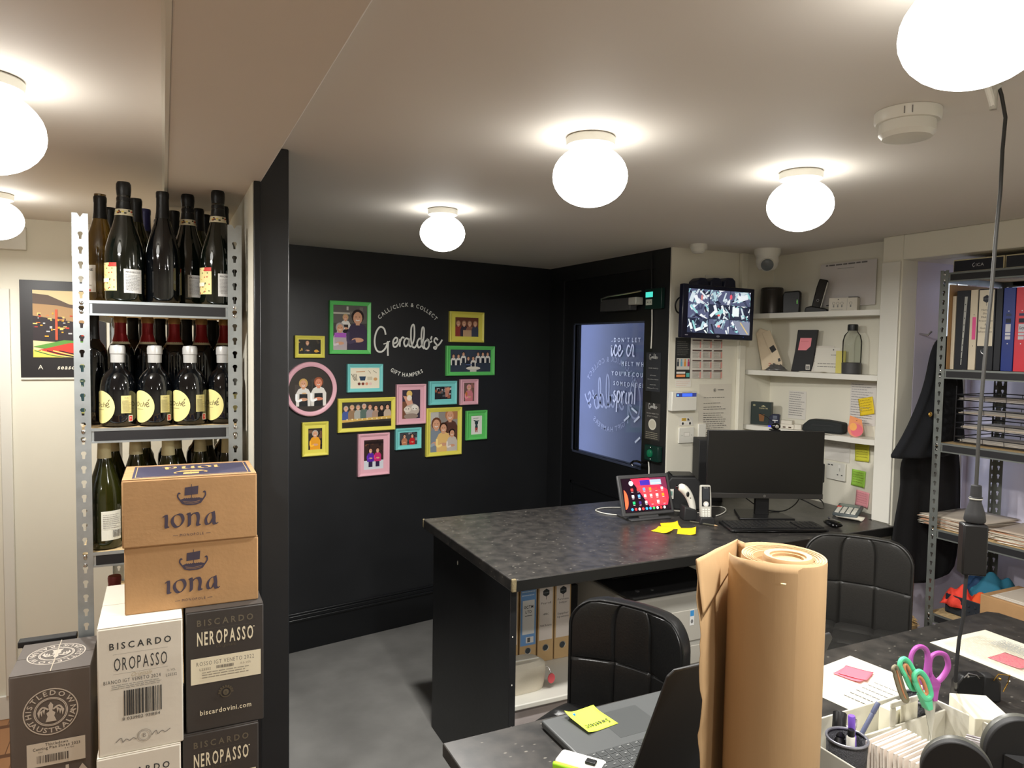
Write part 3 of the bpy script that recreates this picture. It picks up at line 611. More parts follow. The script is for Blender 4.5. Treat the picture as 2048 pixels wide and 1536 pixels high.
# round pink frame, its left edge behind the partition
cc = PHOTO.hit(560+235/3.841, 560+838/3.84, 0.011); rr = (PHOTO.hit(560+235/3.841, 560+630/3.84, .011)-PHOTO.hit(560+235/3.841, 560+1048/3.84, .011)).length/2
Mr = PHOTO.M(cc); t = thing('picture_frame', 'round pink frame with two people in white shirts and black aprons', 'picture frame', Mr, 'painted photo frames on the black wall')
build('frame_border', G().lathe([(rr*.83, 0), (rr*.83, .008), (rr*.87, .011), (rr*.97, .011), (rr, .006), (rr, -.01), (rr*.83, -.01), (rr*.83, 0)], 64, close=False), PK, t)
g = G(); g.poly([(rr*.845*math.cos(2*pi*i/48), rr*.845*math.sin(2*pi*i/48)) for i in range(48)], (52, 46, 44))
for i in range(9): g.rect(random.uniform(-.6, .5)*rr, random.uniform(-.3, .4)*rr, 0.0+random.uniform(-.5, .6)*rr, random.uniform(-.3, .4)*rr, random.choice([(70, 62, 58), (40, 36, 36)]))
k0 = len(g.v); pic_c(g, rr*1.5, rr*1.25); build('photo_print', g, GLOSSPRINT, t, smooth=False)
# ================================================================ poster on the left wall
Mx, w, h = LEFTW.box(40, 563, 212, 755, 0.006)
t = thing('poster', 'black bordered poster of a colourful hillside, partly behind the steel rack', 'poster', Mx)
build('frame_border', G().box(-w/2, w/2, -h/2, h/2, -.005, 0), mat('black_poster_board', (38, 36, 38), 0.4), t, bevel=.001)
build('frame_border', G().box(-w/2, w/2, -h/2-.008, -h/2, -.005, .002), white_pl, t, label='white bottom edge strip')
g = G(); x0, x1, y0, y1 = -w/2+.045, w/2-.045, -h/2+.085, h/2-.04; ww = x1-x0; hh = y1-y0
def pp(u, v): return (x0+u*ww, y0+v*hh)
g.rect(x0, y0, x1, y1, (226, 206, 158))
g.poly([pp(0, .95), pp(.25, .93), pp(.6, .8), pp(1, .78), pp(1, .5), pp(0, .5)], (96, 78, 66)); g.poly([pp(0, .8), pp(.4, .78), pp(.9, .7), pp(1, .5), pp(0, .5)], (176, 140, 96))
g.poly([pp(0, .62), pp(1, .5), pp(1, .2), pp(0, .25)], (40, 30, 34))
for i in range(60): u = random.uniform(0, .93); v = random.uniform(.3, .66); g.rect(*pp(u, v), *pp(min(1, u+random.uniform(.02, .07)), v+random.uniform(.01, .035)), random.choice([(226, 120, 50), (206, 60, 40), (230, 200, 120), (60, 40, 50), (190, 190, 190), (240, 170, 40)]))
g.rect(*pp(.36, .26), *pp(.4, .72), (206, 84, 50))
g.poly([pp(0, .16), pp(.5, .26), pp(1, .24), pp(1, .16), pp(.4, .1)], (92, 150, 60)); g.poly([pp(.05, .1), pp(.6, .22), pp(1, .2), pp(1, .08), pp(.3, .02)], (206, 60, 44)); g.poly([pp(0, .12), pp(.3, .06), pp(.5, 0), pp(0, 0)], (236, 210, 90))
for i in range(5): g.stroke([pp(.02+.1*i, .1), pp(.3+.12*i, .03), pp(min(1, .5+.12*i), .01)], .004, random.choice([(30, 20, 20), (240, 220, 120), (60, 120, 60)]))
g.text('A', -w/2+.07, -h/2+.035, .018, (226, 220, 206)); 
g.text('season of', .03, -h/2+.035, .017, (232, 224, 206), slant=.25, bold=1)
build('poster_print', g, PRINT, t, smooth=False)
Mx, w, h = LEFTW.box(-60, 450, 52, 497, 0.02)
solo('wall_box', G().box(-w/2, w/2, -h/2, h/2, -.02, .0), white_pl, 'white box high on the left wall under the glowing lamp', 'box', Mx, bevel=.003)
struct('trim_6', G().box(-.02, .02, -.02, 0, 0, 1.7), white_pl, bevel=.003).location = (-0.585, 3.578, 0.1)
# ================================================================ slotted steel racks
KEY = [(-.0028, -.009), (.0028, -.009), (.0035, .0), (.0058, .003), (.0058, .0068), (.003, .0098), (-.003, .0098), (-.0058, .0068), (-.0058, .003), (-.0035, .0)]
def slotted(g, w, h, place, pitch=.0357, top=True):
    # one flange of a post: strip w wide, h tall with keyhole slots; place(u, z) -> 3d point
    n = int(h/pitch); p = h/n
    for i in range(n):
        z0 = i*p; zc = z0+p/2
        o = [Vector((0, z0, 0)), Vector((w, z0, 0)), Vector((w, z0+p, 0)), Vector((0, z0+p, 0))]
        if top and i == n-1: o = [Vector((0, z0, 0)), Vector((w, z0, 0)), Vector((w, z0+p, 0)), Vector((w*.68, z0+p, 0)), Vector((w*.5, z0+p*.72, 0)), Vector((w*.32, z0+p, 0)), Vector((0, z0+p, 0))]; hl = None
        else: hl = [Vector((w/2+x, zc+y, 0)) for x, y in KEY]
        tris = geometry.tessellate_polygon([o, hl] if hl else [o]); pts = o+(hl or [])
        g.add([place(q.x, q.y) for q in pts], [tuple(t) for t in tris])
def post(parent, x, y, z0, z1, sx, sy, m, w=.034, w2=.034):
    g = G(); slotted(g, w, z1-z0, lambda u, z: (sx*u, 0, z)); slotted(g, w2, z1-z0, lambda u, z: (0, sy*u, z))
    o = build('post', g, m, parent, smooth=False, solid=.0016); o.location = (x, y, z0)
    g = G()
    return o
def rivets(parent, pts, m, d='y'):
    for q in pts:
        g = G(); g.sphere((0, 0, 0), .0048, .0048 if d == 'x' else .002, .0048, 10)
        o = build('bolt', g, m, parent); o.location = q
        if d == 'x': o.scale = (.5, 1, 1)
def rack(name, label, cat, M, Wd, Dp, H, shelves, m, front='y'):
    # local x across the front, y into the depth
    t = thing(name, label, cat, M)
    for x, sx in ((0, 1), (Wd, -1)):
        for y, sy in ((0, 1), (Dp, -1)): post(t, x, y, 0, H, sx, sy, m)
    for i, z in enumerate(shelves):
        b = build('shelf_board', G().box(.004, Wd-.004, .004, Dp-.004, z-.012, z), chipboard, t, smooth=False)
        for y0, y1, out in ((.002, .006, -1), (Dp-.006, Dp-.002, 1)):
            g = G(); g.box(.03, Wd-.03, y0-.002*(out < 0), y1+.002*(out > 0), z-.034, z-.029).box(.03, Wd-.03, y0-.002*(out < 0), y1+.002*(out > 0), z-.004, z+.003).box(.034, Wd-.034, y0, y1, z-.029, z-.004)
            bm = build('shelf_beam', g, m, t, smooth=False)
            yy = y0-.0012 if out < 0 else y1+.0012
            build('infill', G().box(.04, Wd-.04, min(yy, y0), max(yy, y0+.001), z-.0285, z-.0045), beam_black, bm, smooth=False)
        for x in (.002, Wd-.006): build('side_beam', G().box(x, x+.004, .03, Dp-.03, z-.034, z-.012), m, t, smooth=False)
        if out: rivets(t, [(x, -.002, z-dz) for x in (.017, Wd-.017) for dz in (.004, .026)], chrome)
    return t
RX, RY, RW = -.197, 2.055, .385
SH = [.26, .69, 1.062, 1.375, 1.692]
rack('steel_rack', 'galvanised slotted steel rack full of wine bottles against the white partition', 'shelving', T(RX, RY, 0, math.radians(-1.2)), RW, 1.0, 1.905, SH, steel)
def rp(px, z, y):   # x where a sight line column meets depth y at height z
    k = ony(px, 768, y); 
    for _ in range(3):
        # columns lean a little: refine with the pixel row that shows height z
        w = (Vector((k.x, y, z))-CAMP); row = 768 - FPX*w.dot(up)/w.dot(fw); k = ony(px, row, y)
    return k.x
# ---------------------------------------------------------------- bottles
def label_patch(name, parent, r, h, z0, width, fn, ang=0.0):
    g = G(); a = ang
    g.warp = lambda x, y, z: ((r+z)*math.sin(x/r+a), -(r+z)*math.cos(x/r+a), y+z0)
    fn(g, width, h); g.warp = None
    return build(name, g, PRINT, parent, smooth=False)
def lab_floral(g, w, h):
    g.rect(0-w/2, 0, w/2, h, (226, 214, 150), 8)
    for i in range(26): x = random.uniform(-w/2+.002, w/2-.005); y = random.uniform(0, h-.004); g.rect(x, y, x+.003, y+.003, random.choice([(60, 50, 30), (190, 50, 40), (230, 190, 80), (90, 110, 60)]))
    g.rect(w*.1, h*.86, w/2, h, (200, 60, 50), 3); g.rect(-w*.45, h*.3, w*.1, h*.44, (240, 236, 210), 3)
def lab_back(g, w, h):
    g.rect(-w/2, 0, w/2, h, (206, 206, 204), 8); g.text('PROSECCO', 0, h*.84, h*.07, (60, 60, 60), w=w*.8, bold=1); g.lines(-w*.42, w*.42, h*.12, h*.78, 11, (150, 150, 150), .35); 
def lab_back2(g, w, h):
    g.rect(-w/2, 0, w/2, h, (222, 220, 206), 8); g.lines(-w*.42, w*.42, h*.4, h*.9, 8, (160, 156, 150), .35); g.barcode(w*.02, w*.42, h*.1, h*.34, (90, 86, 84))
def lab_oche(g, w, h):
    z = g.lay(); n = 24; vs = []
    for i in range(n+1):
        a = pi*i/n; x = -w/2*math.cos(a); e = h*.58*math.sin(a); vs += [(x, h*.5-e, z), (x, h*.5+e, z)]
    g.add(vs, [(2*i, 2*i+2, 2*i+3, 2*i+1) for i in range(n)], (226, 218, 146))
    g.k += 4; g.text('Och', -w*.04, h*.5, h*.17, (96, 84, 60), w=w*.46, slant=.2)
    g.stroke([(w*.22, h*.56), (w*.31, h*.6), (w*.28, h*.66), (w*.22, h*.6), (w*.26, h*.5), (w*.34, h*.53)], .0022, (96, 84, 60)); g.stroke([(w*.29, h*.7), (w*.34, h*.77)], .0022, (96, 84, 60), smooth=False)
    g.lines(-w*.2, w*.2, h*.38, h*.44, 1, (150, 140, 100))
def lab_oche_back(g, w, h):
    g.rect(-w/2, 0, w/2, h, (206, 196, 132), 5); g.text('Och', 0, h*.83, h*.08, (90, 80, 56), w=w*.4); g.lines(-w*.42, w*.42, h*.06, h*.76, 14, (140, 130, 90), .4)
def lab_red(g, w, h): g.rect(-w/2, 0, w/2, h, (230, 220, 210), 3); g.rect(-w*.38, h*.1, w*.38, h*.9, (196, 50, 50), 3); g.text('9', 0, h*.35, h*.35, (236, 220, 210))
def lab_pale(g, w, h): g.rect(-w/2, 0, w/2, h, (226, 222, 212), 8); g.text('DOMAINE', 0, h*.78, h*.09, (50, 46, 44), w=w*.8, bold=1); g.lines(-w*.4, w*.4, h*.2, h*.7, 5, (160, 150, 140), .3); g.rect(-w*.3, h*.02, w*.3, h*.1, (200, 60, 40), 4)
def lab_gold(g, w, h): g.rect(-w/2, 0, w/2, h, (150, 120, 60), 8); g.rect(-w*.44, h*.06, w*.44, h*.94, (196, 186, 150), 8); g.lines(-w*.3, w*.3, h*.3, h*.8, 4, (90, 80, 50), .3)
def lab_teal(g, w, h): g.rect(-w/2, 0, w/2, h, (150, 150, 90), 8); g.rect(-w*.46, h*.03, w*.46, h*.97, (34, 62, 66), 8); g.lines(-w*.3, w*.3, h*.4, h*.7, 3, (130, 140, 110), .3)
PROFILES = {
 'champ': [(0.001, .012), (.03, .0), (.043, .003), (.0455, .012), (.0455, .118), (.0435, .140), (.036, .170), (.026, .200), (.0195, .226), (.0168, .25), (.0155, .29)],
 'burg': [(0.001, .012), (.028, 0), (.039, .003), (.0415, .010), (.0415, .125), (.040, .145), (.033, .175), (.023, .205), (.0165, .228), (.0145, .25), (.0142, .29)],
 'bord': [(0.001, .012), (.025, 0), (.0325, .003), (.0344, .010), (.0344, .178), (.033, .194), (.027, .208), (.019, .217), (.0148, .228), (.014, .28)],
 'squat': [(0.001, .012), (.030, 0), (.040, .004), (.0428, .014), (.0428, .088), (.0412, .108), (.037, .126), (.029, .140), (.020, .148), (.0165, .158), (.0152, .17), (.015, .205)]}
def bottle(kind, glass, cap, label, cat='wine bottle', group=None, front=None, back=None, captop=None, collar=None, tops=.295, cap0=.225, fa=-0.6, ba=0.7, fz=.03, fh=.07, fw_=.06, bh=.06, bw=.045, bz=.025):
    t = thing('wine_bottle', label, cat, T(0, 0, 0), group)
    pr = PROFILES[kind]; build('bottle_body', G().lathe(pr, 28), glass, t)
    def rad(z):
        for (r0_, z0_), (r1_, z1_) in zip(pr, pr[1:]):
            if z0_ <= z <= z1_ and z1_ > z0_: return r0_+(r1_-r0_)*(z-z0_)/(z1_-z0_)
        return pr[-1][0]
    if kind == 'champ':
        prof = [(rad(cap0)+.0006, cap0), (rad(.24)+.001, .24), (.0165, .258), (.0172, .266), (.0158, .27), (.0168, .282), (.0175, .29), (.0172, .302), (.0145, .308), (.001, .310)]
    elif kind == 'squat':
        prof = [(rad(cap0)+.0008, cap0), (rad(cap0)+.0012, .186), (.0185, .188), (.0185, .203), (.0165, .209), (.001, .211)]
    else:
        prof = [(rad(cap0)+.0006, cap0)] + [(rad(z)+.0008, z) for z in (.24, .26, tops-.018) if z > cap0+.004] + [(.0158, tops-.015), (.016, tops-.004), (.0145, tops), (.001, tops+.0005)]
    build('capsule', G().lathe(prof, 22), cap, t)
    if captop: build('capsule_top', G().lathe([(.0162, tops-.016), (.0164, tops-.003), (.0147, tops+.001), (.001, tops+.0015)], 22), captop, t)
    if collar:
        z0, z1, m = collar; g = G().lathe([(rad(z0)+.0014, z0), (rad(z1)+.0016, z1)], 24, close=False, col=(214, 206, 176))
        if kind == 'champ':
            for i in range(16): a = random.uniform(-pi, 0); z = random.uniform(z0+.002, z1-.006); r_ = rad(z)+.002; g.add([(r_*math.cos(a), r_*math.sin(a), z), (r_*math.cos(a+.25), r_*math.sin(a+.25), z), (r_*math.cos(a+.25), r_*math.sin(a+.25), z+.004), (r_*math.cos(a), r_*math.sin(a), z+.004)], [(0, 1, 2, 3)], random.choice([(60, 60, 40), (190, 60, 50), (220, 200, 90)]))
        build('neck_label', g, PRINT, t)
    rb = pr[4][0]+.0005
    if front: label_patch('front_label', t, rb, fh, fz, fw_, front, fa)
    if back: label_patch('back_label', t, rb, bh, bz, bw, back, ba)
    return t
def shelfrow(proto, spots, z, labels, first=True):
    for i, ((px, y), lb) in enumerate(zip(spots, labels)):
        M = T(rp(px, z, y), y, z, random.uniform(-.06, .06))
        if i == 0 and first: proto.matrix_world = M; proto['label'] = lb
        else: dup(proto, M, lb)
z = SH[4]+.0005
b = bottle('champ', gl_dark, foil_blk, '', group='sparkling wine bottles on the top shelf', front=lab_floral, back=lab_back, collar=(.222, .238, 0), fa=-.95, ba=.45, fw_=.05, bw=.046)
shelfrow(b, ((250, 2.115), (377, 2.20), (437, 2.105)), z, ('tallest green foil-topped sparkling bottle at the left of the rack top shelf', 'foil-topped sparkling bottle in the middle front of the rack top shelf', 'foil-topped sparkling bottle at right front of the top shelf, by the post'))
b = bottle('burg', gl_amber, foil_blk, '', front=lab_pale, fa=-1.0, tops=.285)
shelfrow(b, ((203, 2.22),), z, ('amber white-wine bottle with black cap, leftmost on the top shelf',))
b = bottle('burg', gl_olive, foil_blk, '', back=lab_gold, ba=.7, tops=.288, group='dark capped bottles behind the sparkling wine')
shelfrow(b, ((274, 2.235), (398, 2.31), (447, 2.235)), z, ('olive bottle with black cap just behind the tallest sparkling bottle', 'black capped bottle behind the middle sparkling bottle', 'black capped bottle at the far right of the top shelf, behind'))
b = bottle('bord', gl_black, foil_navy, '', back=lab_gold, tops=.29)
shelfrow(b, ((292, 2.40),), z, ('bottle with a navy blue capsule behind on the top shelf',))
b = bottle('burg', gl_black, foil_blk, '', tops=.295, group='plain black topped bottles on the top shelf')
shelfrow(b, ((327, 2.128), (222, 2.46), (350, 2.42), (412, 2.44), (320, 2.62)), z, ('plain black bottle standing between the tallest and the middle sparkling bottles', 'black topped bottle at the back left of the top shelf', 'black topped bottle right behind the plain black bottle', 'black topped bottle deep behind the two right sparkling bottles', 'black topped bottle at the very back of the top shelf'))
z = SH[3]+.0005
b = bottle('squat', gl_black, foil_white, '', group='squat bottles in front on the second shelf', front=lab_oche, back=lab_oche_back, cap0=.150+.015, fa=-.95, ba=.55, fh=.072, fw_=.075, fz=.016, bh=.045, bw=.026, bz=.036)
label_patch('seal_label', b, .0434, .016, .014, .012, lab_red, .8)
shelfrow(b, ((237, 2.125), (311, 2.12), (381, 2.12), (447, 2.13)), z, ('squat black bottle with round yellow label, leftmost in front', 'squat black bottle with round yellow label, second from the left post', 'squat black bottle with round yellow label, third in front', 'squat black bottle with yellow label, against the right post'))
b = bottle('bord', gl_black, foil_red, '', group='red capsule bottles on the second shelf', captop=foil_gold, collar=(.212, .224, 0), tops=.287, cap0=.214)
shelfrow(b, ((243, 2.29), (297, 2.30), (350, 2.31), (404, 2.32), (450, 2.33)), z, ('red and gold topped bottle behind the leftmost squat bottle', 'second red and gold topped bottle from the left', 'red and gold topped bottle at the middle of its row', 'fourth red and gold topped bottle from the left', 'red and gold topped bottle nearest the right post'))
b = bottle('bord', gl_black, foil_blk, '', front=lab_teal, fa=-.9, fh=.13, fw_=.05, tops=.29)
shelfrow(b, ((188, 2.2),), z, ('tall black bottle with teal label beside the left post, second shelf',))
b = bottle('bord', gl_black, foil_blk, '', tops=.29, group='dark bottles in the back rows of the second shelf')
shelfrow(b, ((268, 2.46), (322, 2.47), (375, 2.48), (425, 2.5), (290, 2.62), (345, 2.64), (398, 2.66), (436, 2.66), (318, 2.80), (365, 2.82)), z, ['black topped bottle in the back rows of the second shelf']*10)
z = SH[2]+.0005
b = bottle('burg', gl_olive, foil_cream, '', group='cream capsule bottles on the third shelf', back=lab_back2, front=lab_pale, ba=.45, fa=-1.3, bh=.075, bw=.05, fw_=.05, tops=.295, cap0=.232)
label_patch('capsule_mark', b, .0156, .008, .238, .004, lambda g, w, h: g.poly([(-w/2, h), (w/2, h), (0, 0)], (60, 56, 50)), 0.1)
shelfrow(b, ((211, 2.12), (274, 2.165), (338, 2.12), (402, 2.165), (456, 2.12)), z, ('olive bottle with cream capsule and white back label, beside the brown case', 'cream capsule bottle, second of the front row behind the brown case', 'cream capsule bottle in the middle behind the brown case', 'cream capsule bottle, fourth of the front row behind the brown case', 'cream capsule bottle at the right post behind the brown case'))
for (px, y), lb in zip(((228, 2.245), (291, 2.287), (353, 2.245), (415, 2.287)), ('cream capsule bottle in second row behind the full bottle', 'cream capsule bottle, second row, left of centre', 'cream capsule bottle, second row, centre', 'cream capsule bottle, second row, right')):
    dup(b, T(rp(px, z, y), y, z, .3), lb)
b = bottle('bord', gl_black, foil_white, '', tops=.288, group='white capsule bottles deep on the third shelf', cap0=.235)
shelfrow(b, ((285, 2.42), (341, 2.43), (397, 2.44), (449, 2.45)), z, ['white capsule bottle deep on the third shelf']*4)
z = SH[1]+.0005
b = bottle('bord', gl_black, foil_rose, '', front=lab_pale, tops=.29, fa=-.8)
shelfrow(b, ((232, 2.13),), z, ('bottle with a rose red capsule on the low shelf beside the brown cases',))
# ================================================================ cases of wine
def case(name, label, cat, M, w, d, h, m, fn, topfn=None, group=None, seam=True):
    # local x right, y away, origin at bottom front left
    t = thing(name, label, cat, M, group)
    build('carton', G().box(0, w, 0, d, 0, h), m, t, bevel=.003, seg=2)
    # four lid flaps meeting at the middle, edges proud by a hair
    g = G().box(.001, w-.001, .001, d/2-.001, h-.0005, h+.0016).box(.001, w-.001, d/2+.001, d-.001, h-.0005, h+.0016)
    f = build('lid_flap', g, m, t, smooth=False)
    if fn:
        g = G(); g.warp = lambda x, y, z: (x+w/2, -z-.0005, y+h/2); fn(g, w, h); g.warp = None
        build('printed_front', g, PRINT, t, smooth=False)
    if topfn:
        g = G(); g.warp = lambda x, y, z: (x+w/2, y+d/2, z+h+.0018); topfn(g, w, d); g.warp = None
        build('printed_top', g, PRINT, t, smooth=False)
    return t
NV = (64, 56, 72)
def ship(g, cx, cy, s, col):   # longship with a square sail
    g.poly([(cx-.34*s, cy+.1*s), (cx+.3*s, cy+.14*s), (cx+.33*s, cy+.58*s), (cx-.32*s, cy+.52*s)], col)
    g.poly([(cx-.6*s, cy-.12*s), (cx-.45*s, cy-.34*s), (cx-.2*s, cy-.42*s), (cx+.2*s, cy-.42*s), (cx+.45*s, cy-.34*s), (cx+.6*s, cy-.12*s), (cx+.4*s, cy-.06*s), (cx-.4*s, cy-.06*s)], col)
    g.stroke([(cx-.5*s, cy-.2*s), (cx-.66*s, cy+.05*s), (cx-.62*s, cy+.24*s), (cx-.54*s, cy+.2*s)], .07*s, col); g.stroke([(cx+.5*s, cy-.2*s), (cx+.66*s, cy+.05*s), (cx+.64*s, cy+.26*s), (cx+.56*s, cy+.22*s)], .07*s, col)
    g.rect(cx-.015*s, cy-.1*s, cx+.015*s, cy+.68*s, col)
    for i in range(8): g.ell(cx+(-.35+i*.1)*s, cy-.07*s, .035*s, .045*s, col, 8)
    g.stroke([(cx-.4*s, cy-.2*s), (cx, cy-.27*s), (cx+.4*s, cy-.2*s)], .02*s, (166, 128, 88)); g.stroke([(cx-.36*s, cy-.28*s), (cx, cy-.34*s), (cx+.36*s, cy-.28*s)], .014*s, (166, 128, 88))
def iona(g, cx, cy, s, col):   # uncial lettering, x height = s
    w = s*.26; pen = math.radians(28)
    g.stroke([(cx-1.98*s, cy+.82*s), (cx-1.78*s, cy+.95*s), (cx-1.74*s, cy+.6*s), (cx-1.76*s, cy+.1*s), (cx-1.66*s, cy+.02*s), (cx-1.56*s, cy+.08*s)], w, col, pen)
    g.stroke([(cx-.95*s, cy+.98*s), (cx-1.26*s, cy+.8*s), (cx-1.34*s, cy+.4*s), (cx-1.1*s, cy+.02*s), (cx-.8*s, cy+.1*s), (cx-.6*s, cy+.5*s), (cx-.72*s, cy+.9*s), (cx-.98*s, cy+.98*s)], w*.9, col, pen)
    g.stroke([(cx-.36*s, cy+.9*s), (cx-.2*s, cy+.98*s), (cx-.16*s, cy+.6*s), (cx-.18*s, cy+.1*s), (cx-.26*s, cy-.02*s)], w, col, pen)
    g.stroke([(cx-.14*s, cy+.7*s), (cx+.1*s, cy+.95*s), (cx+.36*s, cy+.95*s), (cx+.46*s, cy+.6*s), (cx+.4*s, cy+.12*s), (cx+.5*s, cy+.02*s), (cx+.62*s, cy+.08*s)], w, col, pen)
    g.stroke([(cx+1.5*s, cy+.95*s), (cx+1.16*s, cy+.8*s), (cx+.98*s, cy+.4*s), (cx+1.05*s, cy+.05*s), (cx+1.3*s, cy+.1*s), (cx+1.5*s, cy+.5*s)], w*.85, col, pen)
    g.stroke([(cx+1.5*s, cy+.98*s), (cx+1.56*s, cy+.5*s), (cx+1.56*s, cy+.1*s), (cx+1.7*s, cy+.02*s), (cx+1.86*s, cy+.12*s)], w, col, pen)
def f_iona(g, w, h):
    ship(g, 0, h*.2, .042, NV); iona(g, 0, -h*.24, .029, NV); g.text('MONOPOLE', 0, -h*.385, .0055, NV, w=.048, gap=.3)
    g.rect(-.038, -h*.37, -.028, -h*.364, NV); g.rect(.028, -h*.37, .038, -h*.364, NV)
def t_iona(g, w, d):
    g.rect(-w*.43, -d*.42, w*.46, d*.42, (50, 48, 72)); 
    for q in ((-w*.41, -d*.39, w*.44, -d*.38), (-w*.41, d*.38, w*.44, d*.39), (-w*.41, -d*.39, -w*.405, d*.39), (w*.435, -d*.39, w*.44, d*.39)): g.rect(*q, (200, 160, 100))
    k = g.warp; g.warp = lambda x, y, z: k(-x, -y, z); iona(g, 0, -.05, .032, (200, 160, 100)); ship(g, 0, .03, .05, (200, 160, 100)); g.warp = k
def serif(g, s, cx, cy, h, w, col): g.text(s, cx, cy, h, col, w=w, bold=1, gap=.3)
INK = (56, 58, 58)
def f_oro(g, w, h):
    serif(g, 'BISCARDO', 0, h*.33, .0135, w*.72, INK); g.rect(-w*.32, h*.29, w*.32, h*.292, (150, 146, 138)); g.text('OROPASSO', 0, h*.16, .027, INK, w=w*.62, gap=.22)
    g.rect(-w*.32, h*.135, w*.32, h*.137, (150, 146, 138)); g.text('Originale', 0, h*.1, .009, (190, 178, 150), w=w*.24, slant=.4); g.text('BIANCO IGT VENETO 2024', -w*.1, h*.065, .0075, (96, 96, 94), w=w*.66, gap=.2); g.text('L25232', w*.36, h*.055, .006, (120, 120, 116), w=w*.13); g.text('12% VOL', w*.36, h*.095, .005, (150, 148, 140), w=w*.1)
    g.lines(-w*.34, w*.25, h*.015, h*.055, 3, (150, 148, 140), .4, .1); g.barcode(-w*.2, w*.24, -h*.2, h*.0, INK); g.text('8 033982 931884', 0, -h*.235, .0065, INK, w=w*.44)
    g.stroke([(-w*.3, -h*.40), (-w*.24, -h*.37), (-w*.22, -h*.405), (-w*.18, -h*.385), (-w*.14, -h*.4), (-w*.1, -h*.385), (-w*.06, -h*.4)], .0016, (130, 126, 120)); g.stroke([(w*.12, -h*.39), (w*.17, -h*.36), (w*.19, -h*.39), (w*.24, -h*.37), (w*.28, -h*.385), (w*.34, -h*.365)], .0016, (130, 126, 120))
    g.ring(0.005, -h*.38, .0135, .001, (150, 146, 138)); g.ring(.005, -h*.38, .011, .0016, (176, 172, 164)); g.text('B', .005, -h*.395, .009, (140, 136, 130))
CRM = (222, 212, 184)
def f_nero(g, w, h):
    serif(g, 'BISCARDO', 0, h*.38, .0135, w*.72, (100, 92, 76)); g.rect(-w*.32, h*.35, w*.32, h*.3515, (84, 78, 68)); g.text('NEROPASSO', 0, h*.22, .029, CRM, w=w*.72, gap=.22, bold=1); g.ell(w*.37, h*.32, .0015, .0015, CRM); g.text('Originale', 0, h*.185, .007, (84, 76, 60), w=w*.26, slant=.4)
    g.rect(-w*.44, -h*.1, w*.46, h*.115, (222, 214, 188)); g.text('ROSSO IGT VENETO 2022', 0, h*.05, .0088, (110, 106, 98), w=w*.74, gap=.2); g.barcode(-w*.12, w*.1, h*.01, h*.035, (110, 104, 96)); g.text('L25252', -w*.26, h*.01, .0055, (130, 124, 112), w=w*.14); g.text('15.5% VOL', w*.26, h*.015, .0045, (150, 140, 126), w=w*.14); g.lines(-w*.3, w*.3, -h*.06, 0, 3, (150, 142, 126), .35, .1)
    g.ring(0, -h*.2, .012, .002, (84, 76, 60)); g.ell(0, -h*.2, .006, .007, (90, 82, 66)); g.text('B', 0, -h*.215, .006, (60, 54, 46))
    for i in range(9): a = pi*i/8; g.ell(.014*math.cos(a), -h*.2+.014*math.sin(a), .0022, .0026, (84, 76, 60), 6)
    g.text('biscardovini.com', 0, -h*.36, .0105, CRM, w=w*.66, bold=1)
def roundel(g, cx, cy, r, col):
    g.ring(cx, cy, r, r*.045, col); g.ring(cx, cy, r*.62, r*.035, col); g.ring(cx, cy, r*.57, r*.03, col)
    g.text('THISTLEDOWN', 0, 0, r*.2, col, arc=(cx, cy, r*.71, pi*.58, 1), w=r*2.75, bold=1, gap=.2); g.text('AUSTRALIA', 0, 0, r*.2, col, arc=(cx, cy, r*.9, -pi*.42, -1), w=r*2.3, bold=1, gap=.2)
    g.poly([(cx-r*.2, cy-r*.42), (cx+r*.2, cy-r*.42), (cx+r*.12, cy-r*.2), (cx+r*.16, cy-r*.05), (cx, cy+.08*r), (cx-r*.16, cy-r*.05), (cx-r*.12, cy-r*.2)], col); g.poly([(cx-r*.05, cy), (cx+r*.05, cy), (cx+r*.09, cy+r*.28), (cx, cy+r*.42), (cx-r*.09, cy+r*.28)], col)
    for sx in (-1, 1):
        g.stroke([(cx+sx*r*.08, cy+r*.1), (cx+sx*r*.3, cy+r*.22), (cx+sx*r*.46, cy+r*.0)], r*.07, col)
        for k in range(3): g.poly([(cx+sx*r*(.2+.09*k), cy+r*(.16-.05*k)), (cx+sx*r*(.24+.09*k), cy-r*(.1+.06*k)), (cx+sx*r*(.3+.09*k), cy+r*(.12-.06*k))], col)
def f_th(g, w, h):
    roundel(g, 0, h*.21, w*.34, (206, 196, 182)); g.rect(-w*.3, -h*.18, w*.42, h*.0-.002, (216, 208, 192)); g.text('Thistledown', .01, -h*.035, .0062, (70, 64, 60), w=w*.28, bold=1); g.text('Cunning Plan Shiraz 2023', .01, -h*.06, .0062, (70, 64, 60), w=w*.58, bold=1); g.text('75cl', -w*.14, -h*.08, .0035, (90, 84, 78)); g.text('6 x 75cl', w*.22, -h*.08, .0035, (90, 84, 78)); g.barcode(-w*.18, w*.22, -h*.155, -h*.1, (96, 90, 84))
    g.poly([(w*.1, -h*.5), (w*.28, -h*.5), (w*.28, -h*.33), (w*.215, -h*.28), (w*.21, -h*.2), (w*.17, -h*.2), (w*.165, -h*.28), (w*.1, -h*.33)], (206, 196, 182)); g.rect(w*.36, -h*.4, w*.4, -h*.27, (206, 196, 182)); g.poly([(w*.3, -h*.27), (w*.46, -h*.27), (w*.38, -h*.21)], (206, 196, 182))
def t_th(g, w, d):
    k = g.warp; g.warp = lambda x, y, z: k(-x, -y, z); roundel(g, 0, -d*.04, w*.38, (206, 196, 182)); g.warp = k; g.rect(-.001, -d*.5, .001, d*.5, (200, 190, 170))
def on_y(px, py, y): return ony(px, py, y)
